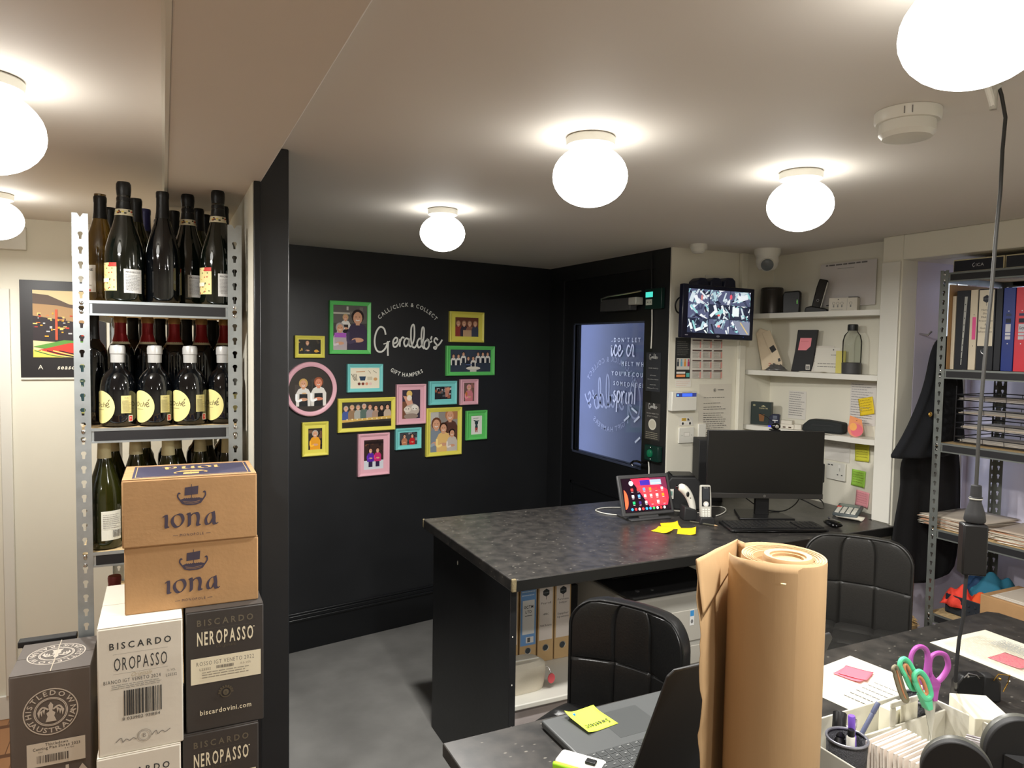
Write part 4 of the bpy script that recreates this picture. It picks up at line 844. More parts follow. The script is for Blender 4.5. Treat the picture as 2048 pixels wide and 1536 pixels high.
case('wine_case', 'upper brown cardboard wine case with a longship print and navy lid', 'cardboard box', T(-.083, 1.722, 1.154, -.01), .272, .185, .146, card, f_iona, t_iona, 'brown wine cases')
case('wine_case', 'lower brown cardboard wine case with a longship print, under its twin', 'cardboard box', T(-.080, 1.728, 1.0065, -.015), .272, .185, .146, card, f_iona, t_iona, 'brown wine cases')
case('wine_case', 'white wine case with a large barcode, beside the black one', 'cardboard box', T(-.1285, 1.668, .735, 0), .160, .29, .27, white_card, f_oro, None, 'white wine cases')
case('wine_case', 'white wine case at the bottom edge, under the barcoded white one', 'cardboard box', T(-.132, 1.664, .4635, 0), .158, .29, .27, white_card, f_oro, None, 'white wine cases')
case('wine_case', 'charcoal wine case with cream label, against the black post', 'cardboard box', T(.038, 1.695, .735, 0), .162, .215, .27, dark_card, f_nero, None, 'charcoal wine cases')
case('wine_case', 'charcoal wine case at the bottom edge under the one with cream label', 'cardboard box', T(.030, 1.69, .4635, 0), .158, .215, .27, dark_card, f_nero, None, 'charcoal wine cases')
for z in (.2317, 0.0):
    case('wine_case', 'white wine case %s, out of view' % ('in the third layer' if z else 'on the floor'), 'cardboard box', T(-.132, 1.664, z, 0), .158, .29, .2310, white_card, None)
    case('wine_case', 'charcoal wine case %s, out of view' % ('in the third layer' if z else 'on the floor'), 'cardboard box', T(.030, 1.69, z, 0), .158, .215, .2310, dark_card, None)
TH = onz(20, 1350, .86)
case('wine_case', 'taupe wine case with a white thistle roundel on front and lid', 'cardboard box', T(-.312, 1.86, .545, -.012), .156, .185, .312, grey_card, f_th, t_th)
case('wine_case', 'taupe wine case low in the stack, out of view', 'cardboard box', T(-.312, 1.86, .272, -.012), .156, .185, .2715, grey_card, None)
case('wine_case', 'taupe wine case on the floor, out of view', 'cardboard box', T(-.312, 1.86, 0, -.012), .156, .185, .2710, grey_card, None)
t = thing('low_bench', 'black edged low ledge behind the taupe wine case', 'bench', T(-.33, 2.09, 0))
build('bench_top', G().box(0, .125, 0, .03, .835, .85), blk_matte, t, bevel=.002); build('leg', G().box(.01, .04, .0, .03, 0, .835), blk_matte, t); build('leg', G().box(.09, .12, .0, .03, 0, .835), blk_matte, t)
# ================================================================ counter
DZ = 0.86
t = thing('counter', 'tall black speckled counter reaching to the white wall', 'counter', T(.985, 2.01, 0))
ox, oy = .985, 2.01
poly = [(0, 0), (2.79-ox, 0), (2.79-ox, 2.14-oy), (2.895-ox, 2.14-oy), (2.895-ox, 2.845-oy), (2.235-ox, 2.845-oy), (2.225-ox, 2.885-oy), (0, 2.885-oy)]
build('worktop', G().prism(poly, DZ-.04, DZ), DESK, t, bevel=.004, smooth=False)
build('edge_strip', G().box(.012, 2.79-ox, -.0012, 0.0, DZ-.036, DZ-.003), mat('black_edge_strip', (26, 26, 25), .3), t, smooth=False)
build('end_panel', G().box(.012, .036, .04, .775, 0, DZ-.04), black_paint, t, bevel=.002)
build('back_panel', G().box(.036, 2.225-ox, .757, .775, 0, DZ-.04), mat('grey_laminate', (150, 146, 152), .5), t)
g = G().cbox(.006, .004, DZ-.018, .016, .012, .042); build('worn_corner', g, mat('bare_chipboard_edge', (120, 108, 80), .9, var=.3, vscale=300), t, bevel=.003)
build('worn_corner', G().cbox(.004, .872, DZ-.018, .010, .014, .036), MATS['bare_chipboard_edge'], t, bevel=.003)
build('chip_mark', G().sphere((.0115, .50, .775), .0018, .004, .009, 8), white_pl, t)
for z in (.66, .5, .36, .22): build('chip_mark', G().sphere((.022, .0392, z), .0022, .0015, .003, 8), white_pl, t)
# ---- white cupboard with ring binders below the counter
t = thing('low_cupboard', 'low white cupboard under the counter carrying the binders', 'cupboard', T(1.03, 2.19, 0))
build('cupboard_top', G().box(0, .46, -.03, .55, .345, .365), white_pl, t, bevel=.004); build('body', G().box(0.0, .43, 0, .55, 0.0, .345), mat('pale_grey_laminate', (196, 186, 184), .5), t, bevel=.002)
build('drawer_front', G().box(.01, .41, -.012, 0, .2, .33), mat('pale_grey_laminate'), t, bevel=.002)
HEX = lambda g, cx, cy, r, col: (g.poly([(cx+r*math.sin(pi/3*i), cy+r*math.cos(pi/3*i)) for i in range(6)], col), g.rect(cx-.0008, cy-r*1.7, cx+.0008, cy-r*.9, col), g.text('Geraldos', cx, cy-r*.12, r*.28, (150, 160, 160), w=r*1.2, slant=.3))
def binder(label, M, w, h, d, m, spine, ring=None, rz=.055, cat='ring binder', group=None, holecol=(60, 66, 70)):
    # local x along the spine width, y into the binder, origin bottom front left
    t = thing('ring_binder', label, cat, M, group)
    build('cover', G().box(0, .003, 0.004, d, 0, h).box(w-.003, w, 0.004, d, 0, h), m, t, smooth=False)
    build('spine', G().box(0, w, 0, .004, 0, h), m, t, bevel=.0015)
    build('paper_block', G().box(.006, w-.006, .03, d-.012, .004, h-.014), white_card, t, smooth=False)
    if spine:
        g = G(); g.warp = lambda x, y, z: (x+w/2, -z-.0004, y); spine(g, w, h); g.warp = None; build('spine_label', g, PRINT, t, smooth=False)
    if ring:
        g = G(); n = 24; rr = .0115
        for i in range(n):
            a = 2*pi*i/n; b = 2*pi*(i+1)/n; 
            g.add([(w/2+rr*math.cos(a), -.0012, rz+rr*math.sin(a)), (w/2+rr*math.cos(b), -.0012, rz+rr*math.sin(b)), (w/2+(rr+.0022)*math.cos(b), -.0016, rz+(rr+.0022)*math.sin(b)), (w/2+(rr+.0022)*math.cos(a), -.0016, rz+(rr+.0022)*math.sin(a))], [(0, 1, 2, 3)])
        build('finger_ring', g, chrome, t)
        g = G(); g.add([(w/2+rr*math.cos(2*pi*i/n), -.0008, rz+rr*math.sin(2*pi*i/n)) for i in range(n)], [tuple(range(n))]); build('finger_hole', g, mat('finger_hole_dark', (58, 64, 68), .7), t)
    return t
def sp_text(words, sizes=None):
    def f(g, w, h):
        g.rect(-w*.42, h*.27, w*.42, h*.99, (222, 212, 204)); HEX(g, 0, h*.86, w*.23, (40, 44, 46))
        for s, v in words: g.text(s, 0, h*v, .0075, (50, 46, 44), w=min(w*.72, .0062*len(s)))
    return f
manila = mat('manila_card', (196, 164, 118), .75, bump=.1, bscale=120)
def sp_blue(g, w, h):
    g.rect(-w*.46, h*.24, w*.46, h, (110, 156, 210)); g.lines(-w*.4, w*.4, h*.84, h*.97, 3, (190, 212, 236), .3, .1); g.rect(-w*.36, h*.38, w*.36, h*.80, (226, 226, 224)); g.text('GCTM', 0, h*.70, .0105, (30, 30, 34), w=w*.56, bold=1); g.text('LTD', 0, h*.64, .0105, (30, 30, 34), w=w*.36, bold=1); g.rect(-w*.22, h*.605, w*.22, h*.612, (30, 30, 34)); g.rect(-w*.14, h*.27, w*.32, h*.345, (220, 220, 220)); g.rect(-w*.05, h*.28, w*.12, h*.335, (90, 90, 90))
bx = lambda px: onz(px, 1320, .366)
def bw(px0, px1, y): a = ony(px0, 1320, y).x; b = ony(px1, 1320, y).x; return a, b-a
BY = 2.43
for px0, px1, m, fn, lb in ((1001, 1036, manila, sp_text([('Bank / CC', .7), ('Statements', .655), ('Loan', .53), ('Statements', .49), ('Annual', .39), ('Filing', .35), ('VAT', .29)]), 'manila binder partly hidden by the counter end panel'),
                            (1038.5, 1072, manila, sp_blue, 'manila binder with a blue and white handwritten label'),
                            (1074.5, 1106, manila, sp_text([('Payroll', .72), ('HMRC', .58), ('TAX Returns', .44)]), 'manila binder labelled Payroll, HMRC and tax returns'),
                            (1108, 1140, manila, sp_text([('Purchase', .74), ('Ledger', .70), ('Supplier', .56), ('Agreements', .52)]), 'manila binder labelled Purchase Ledger, at the right end')):
    x, w = bw(px0, px1, BY)
    binder(lb, T(x, BY, .3655), w-.001, .318, .27, m, fn, True, group='manila binders under the counter')
# woven pouch with a pink tag
t = thing('woven_pouch', 'cream ribbed cloth pouch with a pink round tag, in front of the binders', 'pouch', T(1.135, 2.27, .3655))
g = G()
def pring(z, k): return [((.105*k)*math.copysign(abs(math.cos(a))**.6, math.cos(a)), (.05*k)*math.copysign(abs(math.sin(a))**.7, math.sin(a)), z) for a in [2*pi*i/28 for i in range(28)]]
rs = []
for i in range(37): v = i/36; rs.append(pring(v*.105, .93+.09*math.sin(pi*v*.8)+(.012 if i % 2 else 0) - .22*max(0, v-.85)/.15*1.0))
g.loft(rs); build('pouch_body', g, mat('cream_ribbed_cloth', (222, 214, 196), .9, bump=.3, bscale=300), t)
build('zip', G().tube([(-.08, -.012, .1055), (0, -.014, .108), (.08, -.012, .1055)], .003, 8), white_pl, t)
g = G().tube([(.093, -.02, .085), (.108, -.04, .075), (.112, -.05, .06)], .0015, 6); s_ = build('cord', g, chrome, t)
g = G().prism([(.113+.014*math.cos(a), .04+.018*math.sin(a)) for a in [2*pi*i/24 for i in range(24)]], -.054, -.050, 'y'); build('tag', g, mat('coral_pink_plastic', (222, 92, 100), .4), t, label='coral pink round tag')
solo('waste_bin', G().prism([(0, 0), (.055, 0), (.06, .27), (-.004, .27)], 0, .12, 'y'), blk_matte, 'black bin between the binders and the printer', 'bin', T(1.455, 2.47, .3655))
# printer on a dark stand
t = thing('printer_stand', 'dark low stand under the grey printer', 'stand', T(1.52, 2.12, 0))
build('stand_top', G().box(0, .48, 0, .42, .375, .395), dgrey, t, bevel=.003)
for x, y in ((.01, .01), (.44, .01), (.01, .38), (.44, .38)): build('leg', G().box(x, x+.03, y, y+.03, 0, .375), dgrey, t)
t = thing('printer', 'boxy grey laser printer with a black top under the counter', 'printer', T(1.505, 2.10, .3955))
g = G().prism([(0, 0), (.445, 0), (.445, .29), (0, .29)], 0, .40, 'y'); build('body', g, printer_grey, t, bevel=.012, seg=3)
build('lid', G().prism([(.01, .0), (.435, .0), (.445, .02), (.445, .38), (.0, .38), (.0, .02)], .29, .306), blk_matte, t, bevel=.01, seg=3)
build('scanner_hump', G().box(.05, .4, .2, .36, .306, .311), blk_matte, t, bevel=.002)
g = G().box(.03, .42, -.0035, 0, .015, .085).box(.03, .42, -.0035, 0, .105, .225); build('front_panel', g, mat('printer_front_grey', (176, 172, 162), .5), t, bevel=.002)
g = G(); g.warp = lambda x, y, z: (x+.22, -z-.004, y); g.text('SAMSUNG', -.06, .175, .0105, (50, 50, 48), w=.075, bold=1); build('lettering', g, PRINT, t, smooth=False)
g = G(); g.warp = lambda x, y, z: (x+.22, -z-.004, y); g.rect(.045, .165, .065, .225, (222, 222, 220)); g.rect(.046, .2, .064, .222, (60, 140, 200)); g.ell(.055, .18, .006, .008, (120, 120, 120)); build('sticker', g, PRINT, t, smooth=False)
build('button', G().lathe([(.009, .306), (.009, .309), (.001, .3095)], 16, .06, .05), dgrey, t); build('button', G().lathe([(.006, .306), (.006, .309), (.001, .3095)], 16, .12, .04), dgrey, t)
# ================================================================ things on the counter
def px_on(px, py, z=DZ): return onz(px, py, z)
# tablet in a stand
t = thing('tablet', 'tablet in a dark kiosk stand with a red home screen', 'tablet', T(1.885, 2.515, DZ+.0005, math.radians(-3.5)))
til = Matrix.Rotation(math.radians(-20), 4, 'X')
w2, h2 = .131, .178
g = G()
for v in [0]:
    g.prism([(-w2, 0), (w2, 0), (w2, h2), (-w2, h2)], 0, .012, 'y')
fr = build('tablet_frame', g, dgrey, t, bevel=.005, seg=3); fr.matrix_local = Matrix.Translation((0, 0, .018)) @ til
g = G(); g.base(2*w2-.03, h2-.03, .001, (12, 10, 12)); W_, H_ = 2*w2-.036, h2-.036
g.poly([(-W_*.5, -H_*.5), (W_*.5, -H_*.5), (W_*.5, H_*.5), (-W_*.5, H_*.5)], (26, 10, 22))
g.poly([(-W_*.3, H_*.5), (W_*.5, H_*.5), (W_*.5, -H_*.15), (W_*.45, -H_*.36), (W_*.05, -H_*.4), (-W_*.12, H_*.05)], (214, 46, 72)); g.poly([(W_*.1, H_*.5), (W_*.5, H_*.5), (W_*.5, H_*.1)], (110, 40, 66)); g.poly([(-W_*.2, H_*.3), (W_*.1, -H_*.35), (W_*.45, -H_*.3), (W_*.4, H_*.1)], (238, 62, 70))
g.ell(-W_*.5, -H_*.12, W_*.09, H_*.3, (240, 96, 60), 14, -pi/2, pi/2)
g.ell(-W_*.3, H_*.36, .011, .011, (226, 226, 236)); g.rect(-W_*.1, H_*.28, W_*.12, H_*.44, (60, 40, 150)); g.rect(W_*.13, H_*.28, W_*.38, H_*.44, (150, 170, 200)); g.lines(W_*.15, W_*.36, H_*.3, H_*.36, 1, (230, 236, 245))
for r_ in range(3):
    for c_ in range(6):
        x = (-.3+c_*.135)*W_; y = (.16-.2*r_)*H_; col = random.choice([(40, 190, 110), (230, 230, 230), (240, 140, 40), (60, 40, 110), (200, 60, 60), (90, 150, 220), (40, 36, 46), (180, 200, 190)])
        g.rect(x-.006, y-.006, x+.006, y+.006, col); g.rect(x-.005, y-.011, x+.005, y-.0095, (230, 210, 216))
for c_ in range(10): g.ell((-.36+c_*.08)*W_, -.43*H_, .006, .006, random.choice([(60, 200, 90), (60, 160, 230), (230, 60, 60), (240, 240, 240), (60, 60, 180)]))
sc_ = build('screen', g, SCREEN, fr, smooth=False); sc_.matrix_local = Matrix(((1, 0, 0, 0), (0, 0, -1, -.0012), (0, 1, 0, h2/2), (0, 0, 0, 1)))
build('stand_foot', G().box(-.10, .10, -.02, .11, 0, .006), dgrey, t, bevel=.002)
build('stand_arm', G().prism([(.0, .006), (.012, .006), (.05, .10), (.038, .10)], -.05, .05, 'x'), dgrey, t, bevel=.002)
def cable(label, pts, r, m, cat='cable', name='cable'):
    P = [pts[0]]+list(pts)+[pts[-1]]; q = []
    for i in range(1, len(P)-2):
        for k in range(6):
            u = k/6; a, b, c, d = [Vector(P[j]) for j in (i-1, i, i+1, i+2)]
            q.append(0.5*((2*b)+(-a+c)*u+(2*a-5*b+4*c-d)*u*u+(-a+3*b-3*c+d)*u**3))
    q.append(Vector(pts[-1])); return solo(name, G().tube(q, r, 8), m, label, cat)
cable('white charging cable looping out behind the tablet stand', [(1.83, 2.60, .862), (1.76, 2.66, .863), (1.755, 2.74, .863), (1.84, 2.76, .863), (2.0, 2.68, .863), (2.12, 2.58, .863), (2.2, 2.62, .863)], .0022, white_pl)
# three orange-yellow notes
note_y = mat('orange_yellow_note', (252, 206, 20), .7); 
def note(label, M, s, m, curl=.012, group=None, fn=None, cat='sticky note', lift=.0004):
    t_ = thing('sticky_note', label, cat, M, group)
    g = G().grid(8, 8, lambda u, v: ((u-.5)*s, (v-.5)*s, lift+curl*max(0, u-.6)**2*6*(1-.5*v)+curl*max(0, .35-v)**2*4))
    build('note_sheet', g, m, t_, solid=.0004)
    if fn:
        g = G(); fn(g, s); g.warp = None
        for i, q in enumerate(g.v):
            u = q[0]/s+.5; v = q[1]/s+.5; g.v[i] = (q[0], q[1], q[2]+.0016+lift+curl*max(0, u-.6)**2*6*(1-.5*v)+curl*max(0, .35-v)**2*4)
        build('handwriting', g, PRINT, t_, smooth=False)
    return t_
for (px, py), hd, k, lb in (((1341, 1054), .5, 0, 'orange-yellow note furthest from the counter edge, near the tablet'), ((1326, 1062), -.1, 1, 'orange-yellow note at the left of the three, overlapping'), ((1373, 1065), .25, 0, 'orange-yellow note on the right of the three')):
    note(lb, T(px_on(px, py).x, px_on(px, py).y, DZ+.0004+.001*k, hd+.6), .072, note_y, group='three orange-yellow notes on the counter')
# pencil
a = px_on(1380, 1045); b = px_on(1436, 1054); d = (b-a); L_ = d.length
t = thing('pencil', 'thin dark pencil lying in front of the cordless phone', 'pencil', T(a.x, a.y, DZ+.0045, math.atan2(d.y, d.x)))
build('shaft', G().tube([(0, 0, 0), (L_*.88, 0, 0)], .0038, 6), mat('dark_pencil_paint', (70, 68, 56), .4), t); build('tip', G().tube([(L_*.88, 0, 0), (L_, 0, 0)], [.0038, .0005], 6), kraft, t)
# label printer with barcode scanner in its cradle
c = px_on(1362, 1018); M = T(2.175, 2.66, DZ+.0005, math.radians(-28))
t = thing('label_printer', 'black boxy label printer beside the tablet', 'printer', M)
build('body', G().prism([(-.075, 0), (.075, 0), (.075, .125), (.05, .15), (-.06, .15), (-.075, .13)], -.07, .07, 'y'), blk_matte, t, bevel=.006, seg=3)
build('lid', G().box(-.055, .05, -.055, .06, .15, .156), blk, t, bevel=.003)
g = G(); g.warp = lambda x, y, z: (x, -.0704-z, y); g.rect(-.07, .05, -.05, .095, (214, 210, 200)); g.rect(-.066, .065, -.055, .085, (110, 150, 140)); g.rect(.0, .07, .02, .085, (190, 190, 190)); g.rect(.003, .073, .017, .08, (70, 70, 70)); build('sticker', g, PRINT, t, smooth=False)
c = onz(1377, 1038, DZ); M = T(c.x, c.y, DZ+.0005, math.radians(-22))
t = thing('barcode_scanner', 'white barcode scanner standing in a black cradle by the label printer', 'scanner', M)
build('cradle', G().prism([(-.032, 0), (.032, 0), (.026, .045), (-.028, .06)], -.035, .035, 'y'), blk_matte, t, bevel=.005)
g = G(); pts = [(.022, 0, .02), (.018, 0, .05), (.006, 0, .09), (-.012, 0, .12), (-.032, 0, .138), (-.05, 0, .142)]
rr_ = [.012, .015, .017, .020, .021, .014]
build('scanner_body', G().tube(pts, rr_, 14), white_pl, t, sub=1)
build('trigger', G().sphere((-.012, -.019, .112), .007, .004, .012, 12), blk, t); build('button', G().sphere((.001, -.0165, .095), .003, .002, .003, 8), dgrey, t)
build('scan_window', G().sphere((-.055, -.0, .14), .006, .011, .009, 12), blk_gloss, t)
c = onz(1411, 1046, DZ); M = T(c.x, c.y, DZ+.0005, math.radians(-24))
t = thing('cordless_phone', 'silver cordless phone upright in its charging base', 'phone', M)
build('charging_base', G().prism([(-.035, 0), (.035, 0), (.028, .028), (-.028, .028)], -.03, .035, 'y'), blk_matte, t, bevel=.004)
g = G().prism([(-.0235, .012), (.0235, .012), (.0245, .1), (.022, .155), (.018, .16), (-.018, .16), (-.022, .155), (-.0245, .1)], -.010, .010, 'y'); hs = build('handset', g, silver_pl, t, bevel=.003); hs.matrix_local = Matrix.Rotation(math.radians(-8), 4, 'X')
g = G(); g.warp = lambda x, y, z: (x, -.0106-z, y); g.rect(-.018, .07, .018, .153, (14, 14, 16)); g.rect(-.013, .1, .013, .146, (30, 34, 40)); g.text('Gigaset', 0, .147, .003, (200, 200, 200), w=.018)
g.ell(0, .08, .0115, .0115, (200, 198, 190)); g.ell(0, .08, .006, .006, (236, 234, 226))
for i in range(5):
    for j in range(3): g.rect(-.016+j*.012, .016+i*.0095, -.008+j*.012, .0225+i*.0095, (226, 224, 214))
build('keypad', g, PRINT, hs, smooth=False)
cable('white cable curling behind the cordless phone', [(2.19, 2.44, .864), (2.23, 2.455, .864), (2.30, 2.50, .864), (2.34, 2.56, .864), (2.3, 2.60, .864)], .0022, white_pl)
cable('white cable pair beside the label printer', [(2.05, 2.62, .864), (2.1, 2.56, .864), (2.17, 2.50, .864)], .0022, white_pl)
# monitor
MC = Vector((2.365, 2.335, 0)); MH = math.radians(-25.6)
t = thing('monitor', 'large blank black computer monitor on the counter', 'monitor', T(MC.x, MC.y, DZ+.0005, MH))
z0, z1 = .948-DZ, 1.246-DZ; mw = .256
build('monitor_body', G().box(-mw, mw, 0, .014, z0, z1).box(-.14, .14, .014, .04, z0+.05, z1-.06), blk, t, bevel=.003)
build('screen', G().box(-mw+.004, mw-.004, -.0012, 0, z0+.024, z1-.004), mat('dark_screen_glass', (13, 12, 10), .35), t, smooth=False)
build('bezel', G().box(-mw, mw, -.003, 0, z0, z0+.022), mat('dark_bezel', (44, 42, 40), .4), t, bevel=.001)
g = G(); g.warp = lambda x, y, z: (x, -.0034-z, y); g.ell(0, z0+.011, .006, .006, (80, 78, 74)); build('emblem', g, PRINT, t, smooth=False)
build('stand_neck', G().box(-.03, .03, .02, .045, .01, z0+.1), blk, t, bevel=.003); build('stand_base', G().prism([(-.12, -.05), (.12, -.05), (.09, .13), (-.09, .13)], 0, .012), blk, t, bevel=.003)
build('side_hub', G().box(mw-.012, mw+.012, .012, .035, z0+.07, z0+.155), blk_matte, t, bevel=.005)
t = thing('webcam', 'small webcam clipped on top of the blank monitor', 'webcam', T(2.405, 2.322, z1+DZ, MH))
build('clip', G().box(-.02, .02, -.006, .03, .0005, .006), blk, t, bevel=.002); build('camera_body', G().sphere((0, 0, .020), .021, .012, .015, 20), blk_gloss, t); build('lens', G().lathe([(.008, 0), (.008, .003), (.001, .004)], 18), chrome, t).matrix_local = Matrix.Translation((0, -.011, .02)) @ Matrix.Rotation(pi/2, 4, 'X')
build('cable', G().tube([(-.006, .006, .034), (-.02, .01, .045), (-.034, .02, .058), (-.05, .06, .07)], .0016, 6), blk, t)
t = thing('computer', 'slim black upright computer behind the left edge of the monitor', 'computer', T(2.345, 2.715, DZ+.0005, MH))
build('case', G().box(-.02, .10, 0, .12, 0, .30), blk_matte, t, bevel=.003); build('foot', G().box(-.02, .10, 0, .12, 0, .004), blk, t)
# keyboard
a = px_on(1463, 1062, DZ+.008); b = px_on(1645, 1062, DZ+.008); KH = math.atan2(b.y-a.y, b.x-a.x)
t = thing('keyboard', 'black full-size computer keyboard in front of the monitor', 'keyboard', T(a.x, a.y, DZ+.0005, KH))
build('keyboard_base', G().prism([(0, 0), (.405, 0), (.405, .155), (0, .155)], 0, .013), blk, t, bevel=.005, seg=3)
build('front_rim', G().box(.01, .395, -.004, .01, .002, .011), blk_gloss, t, bevel=.004)
rows = 6
for r_ in range(rows):
    y = .024+r_*.0205
    for x0, n in ((.012, 14), (.30, 0)):
        for i in range(n):
            if r_ == 0 and 3 < i < 9:
                if i == 4: build('key', G().box(x0+i*.0195, x0+9*.0195-.002, y, y+.0175, .013, .0165), mat('black_keys', (24, 24, 25), .45), t, bevel=.001)
                continue
            build('key', G().box(x0+i*.0195, x0+i*.0195+.0175, y, y+.0175, .013, .0165), mat('black_keys', (24, 24, 25), .45), t, bevel=.001)
g = G()
for r_ in range(rows):
    y = .024+r_*.0205
    for i in range(5):
        x = .297+i*.0205
        if r_ < 5: g.box(x, x+.0178, y, y+.0175, .013, .0165)
k_ = build('key_block', g, MATS['black_keys'], t, smooth=False); k_['kind'] = 'stuff'
# mouse, calculator, scrap
c = px_on(1666, 1046, DZ+.015)
t = thing('computer_mouse', 'glossy black mouse at the right end of the keyboard', 'mouse', T(c.x, c.y, DZ+.0005, KH+.1))
build('mouse_body', G().sphere((0, 0, .0145), .032, .052, .0145, 20).box(-.001, .001, -.001, .001, 0, .001), blk_gloss, t)
build('scroll_wheel', G().sphere((0, .03, .03), .003, .008, .005, 10), dgrey, t)
c = px_on(1680, 1030, DZ+.015)
t = thing('calculator', 'grey desk calculator leaning against a paper scrap behind the mouse', 'calculator', T(c.x+.03, c.y+.0, DZ+.0005, math.radians(-62)))
cb = build('case', G().prism([(-.052, 0), (.052, 0), (.052, .14), (-.052, .14)], .0, .016), mat('blue_grey_plastic', (84, 92, 94), .45), t, bevel=.004); cb.matrix_local = Matrix.Rotation(math.radians(9), 4, 'X') 
g = G(); g.k = 5
for i in range(5):
    for j in range(4): g.box(-.044+j*.0225, -.027+j*.0225, .01+i*.0165, .022+i*.0165, .016, .019)
build('buttons', g, white_pl, cb, smooth=False)
build('display', G().box(-.042, .042, .1, .128, .016, .018), mat('lcd_grey', (126, 140, 132), .2), cb, smooth=False)
build('red_button', G().box(-.048, -.03, .078, .09, .016, .021), mat('red_plastic', (210, 60, 50), .4), cb, bevel=.001)
c = px_on(1704, 1040)
g = G().grid(8, 6, lambda u, v: ((u-.5)*.07, (v-.5)*.1, .001+.012*abs(u-.5)**2*4))
solo('paper_scrap', g, white_card, 'curled white paper scrap under the calculator', 'paper', T(c.x+.0, c.y+.01, DZ+.0005, .3), solid=.0004)
cable('black cable looping below the right side of the monitor', [(2.52, 2.30, .95), (2.54, 2.26, .935), (2.60, 2.24, .905), (2.66, 2.27, .90), (2.70, 2.32, .915), (2.68, 2.36, .935), (2.62, 2.34, .93)], .0028, blk)
cable('black cable sagging under the middle of the monitor', [(2.36, 2.44, .93), (2.42, 2.40, .885), (2.50, 2.36, .875), (2.58, 2.36, .90), (2.64, 2.38, .94)], .0026, blk)
# ================================================================ chairs
def tuft(w, h, nx, ny, b):
    def f(u, v):
        e = .055
        fx = (u*nx) % 1; fy = (v*ny) % 1
        if u >= 1: fx = 0
        if v >= 1: fy = 0
        k = (max(0, math.sin(pi*fx))*max(0, math.sin(pi*fy)))**.2
        return k*b
    return f
def chair(name, label, M, m, zb=.585):
    # local: x along the back, -y the side one sits on, z up; origin on the floor under the back's centre
    t = thing(name, label, 'chair', M, 'black padded office chairs')
    w, h, z0 = .345, .34, zb-.04
    tf = tuft(w, h, 3, 2, .010)
    def outline(u, v):   # rounded rectangle squeeze
        x = (u-.5)*w; z = v*h; r = .075
        if v > 1-r/h:
            q = (z-(h-r))/r; lim = w/2-r+r*math.sqrt(max(0, 1-q*q)); x = max(-lim, min(lim, x))*1.0
            x = (u-.5)*2*lim
        return x, z
    N, Mv = 60, 70
    def bowl(x): return -.055*(x/(w/2))**2
    def front(u, v): x, z = outline(u, v); k = tf(u, v); return (x, bowl(x)-.018-k, z0+z)
    def back(u, v): x, z = outline(1-u, v); return (x, bowl(x)+.022, z0+z)
    g = G().grid(N, Mv, front); build('backrest', g, m, t)
    g = G().grid(N, Mv, back); build('backrest_shell', g, m, t)
    # welt all around
    ring_ = [outline(i/20, 0) for i in range(21)]+[outline(1, i/64) for i in range(1, 65)]+[outline(1-i/20, 1) for i in range(1, 21)]+[outline(0, 1-i/64) for i in range(1, 64)]
    g = G(); vs = []; fs = []; n = len(ring_)
    for x, z in ring_:
        sx = 1+.012; cz = h/2
        for dy, k in ((-.018, 1.0), (-.020, 1.02), (.0, 1.04), (.02, 1.02), (.022, 1.0)): vs.append((x*k, bowl(x)+dy, z0+cz+(z-cz)*k))
    for i in range(n):
        j = (i+1) % n
        for k in range(4): fs.append((i*5+k, j*5+k, j*5+k+1, i*5+k+1))
    g.add(vs, fs); build('back_border', g, m, t)
    g = G().tube([(x*1.015, bowl(x)-.0205, z0+h/2+(z-h/2)*1.015) for x, z in ring_], .0035, 6, closed=True); build('piping', g, m, t)
    g = G().grid(30, 30, lambda u, v: ((u-.5)*.38, -.40+v*.37, zb-.008+.8*tuft(1, 1, 3, 3, .012)(u, v)-.02*(2*abs(v-.5))**4)); build('seat', g, m, t)
    build('seat_base', G().box(-.19, .19, -.40, -.03, zb-.085, zb-.03), m, t, bevel=.02, seg=3)
    build('back_arm', G().box(-.025, .025, -.2, .03, .475, .488).box(-.025, .025, .024, .034, .475, .70), blk, t, bevel=.003)
    build('gas_lift', G().lathe([(.028, .09), (.028, .3), (.018, .3), (.018, .475)], 18, 0, -.21), chrome, t)
    for i in range(5):
        a = 2*pi*i/5+.3; p = Vector((.26*math.cos(a), .26*math.sin(a)-.21, .06)); build('base_arm', G().tube([(0, -.21, .095), p+Vector((0, 0, .01))], [.024, .014], 8), chrome, t)
        c_ = build('castor', G().sphere(tuple(p-Vector((0, 0, .0335))), .026, .026, .026, 12), blk, t)
    return t
chair('office_chair', 'black quilted chair back in front of the printer and binders', T(1.19, 1.630, 0, math.radians(-64)), leather, .578)
chair('office_chair', 'black quilted chair at the right, by the coats and keyboard', T(2.30, 1.80, 0, math.radians(-55)), leather_dull, .618)
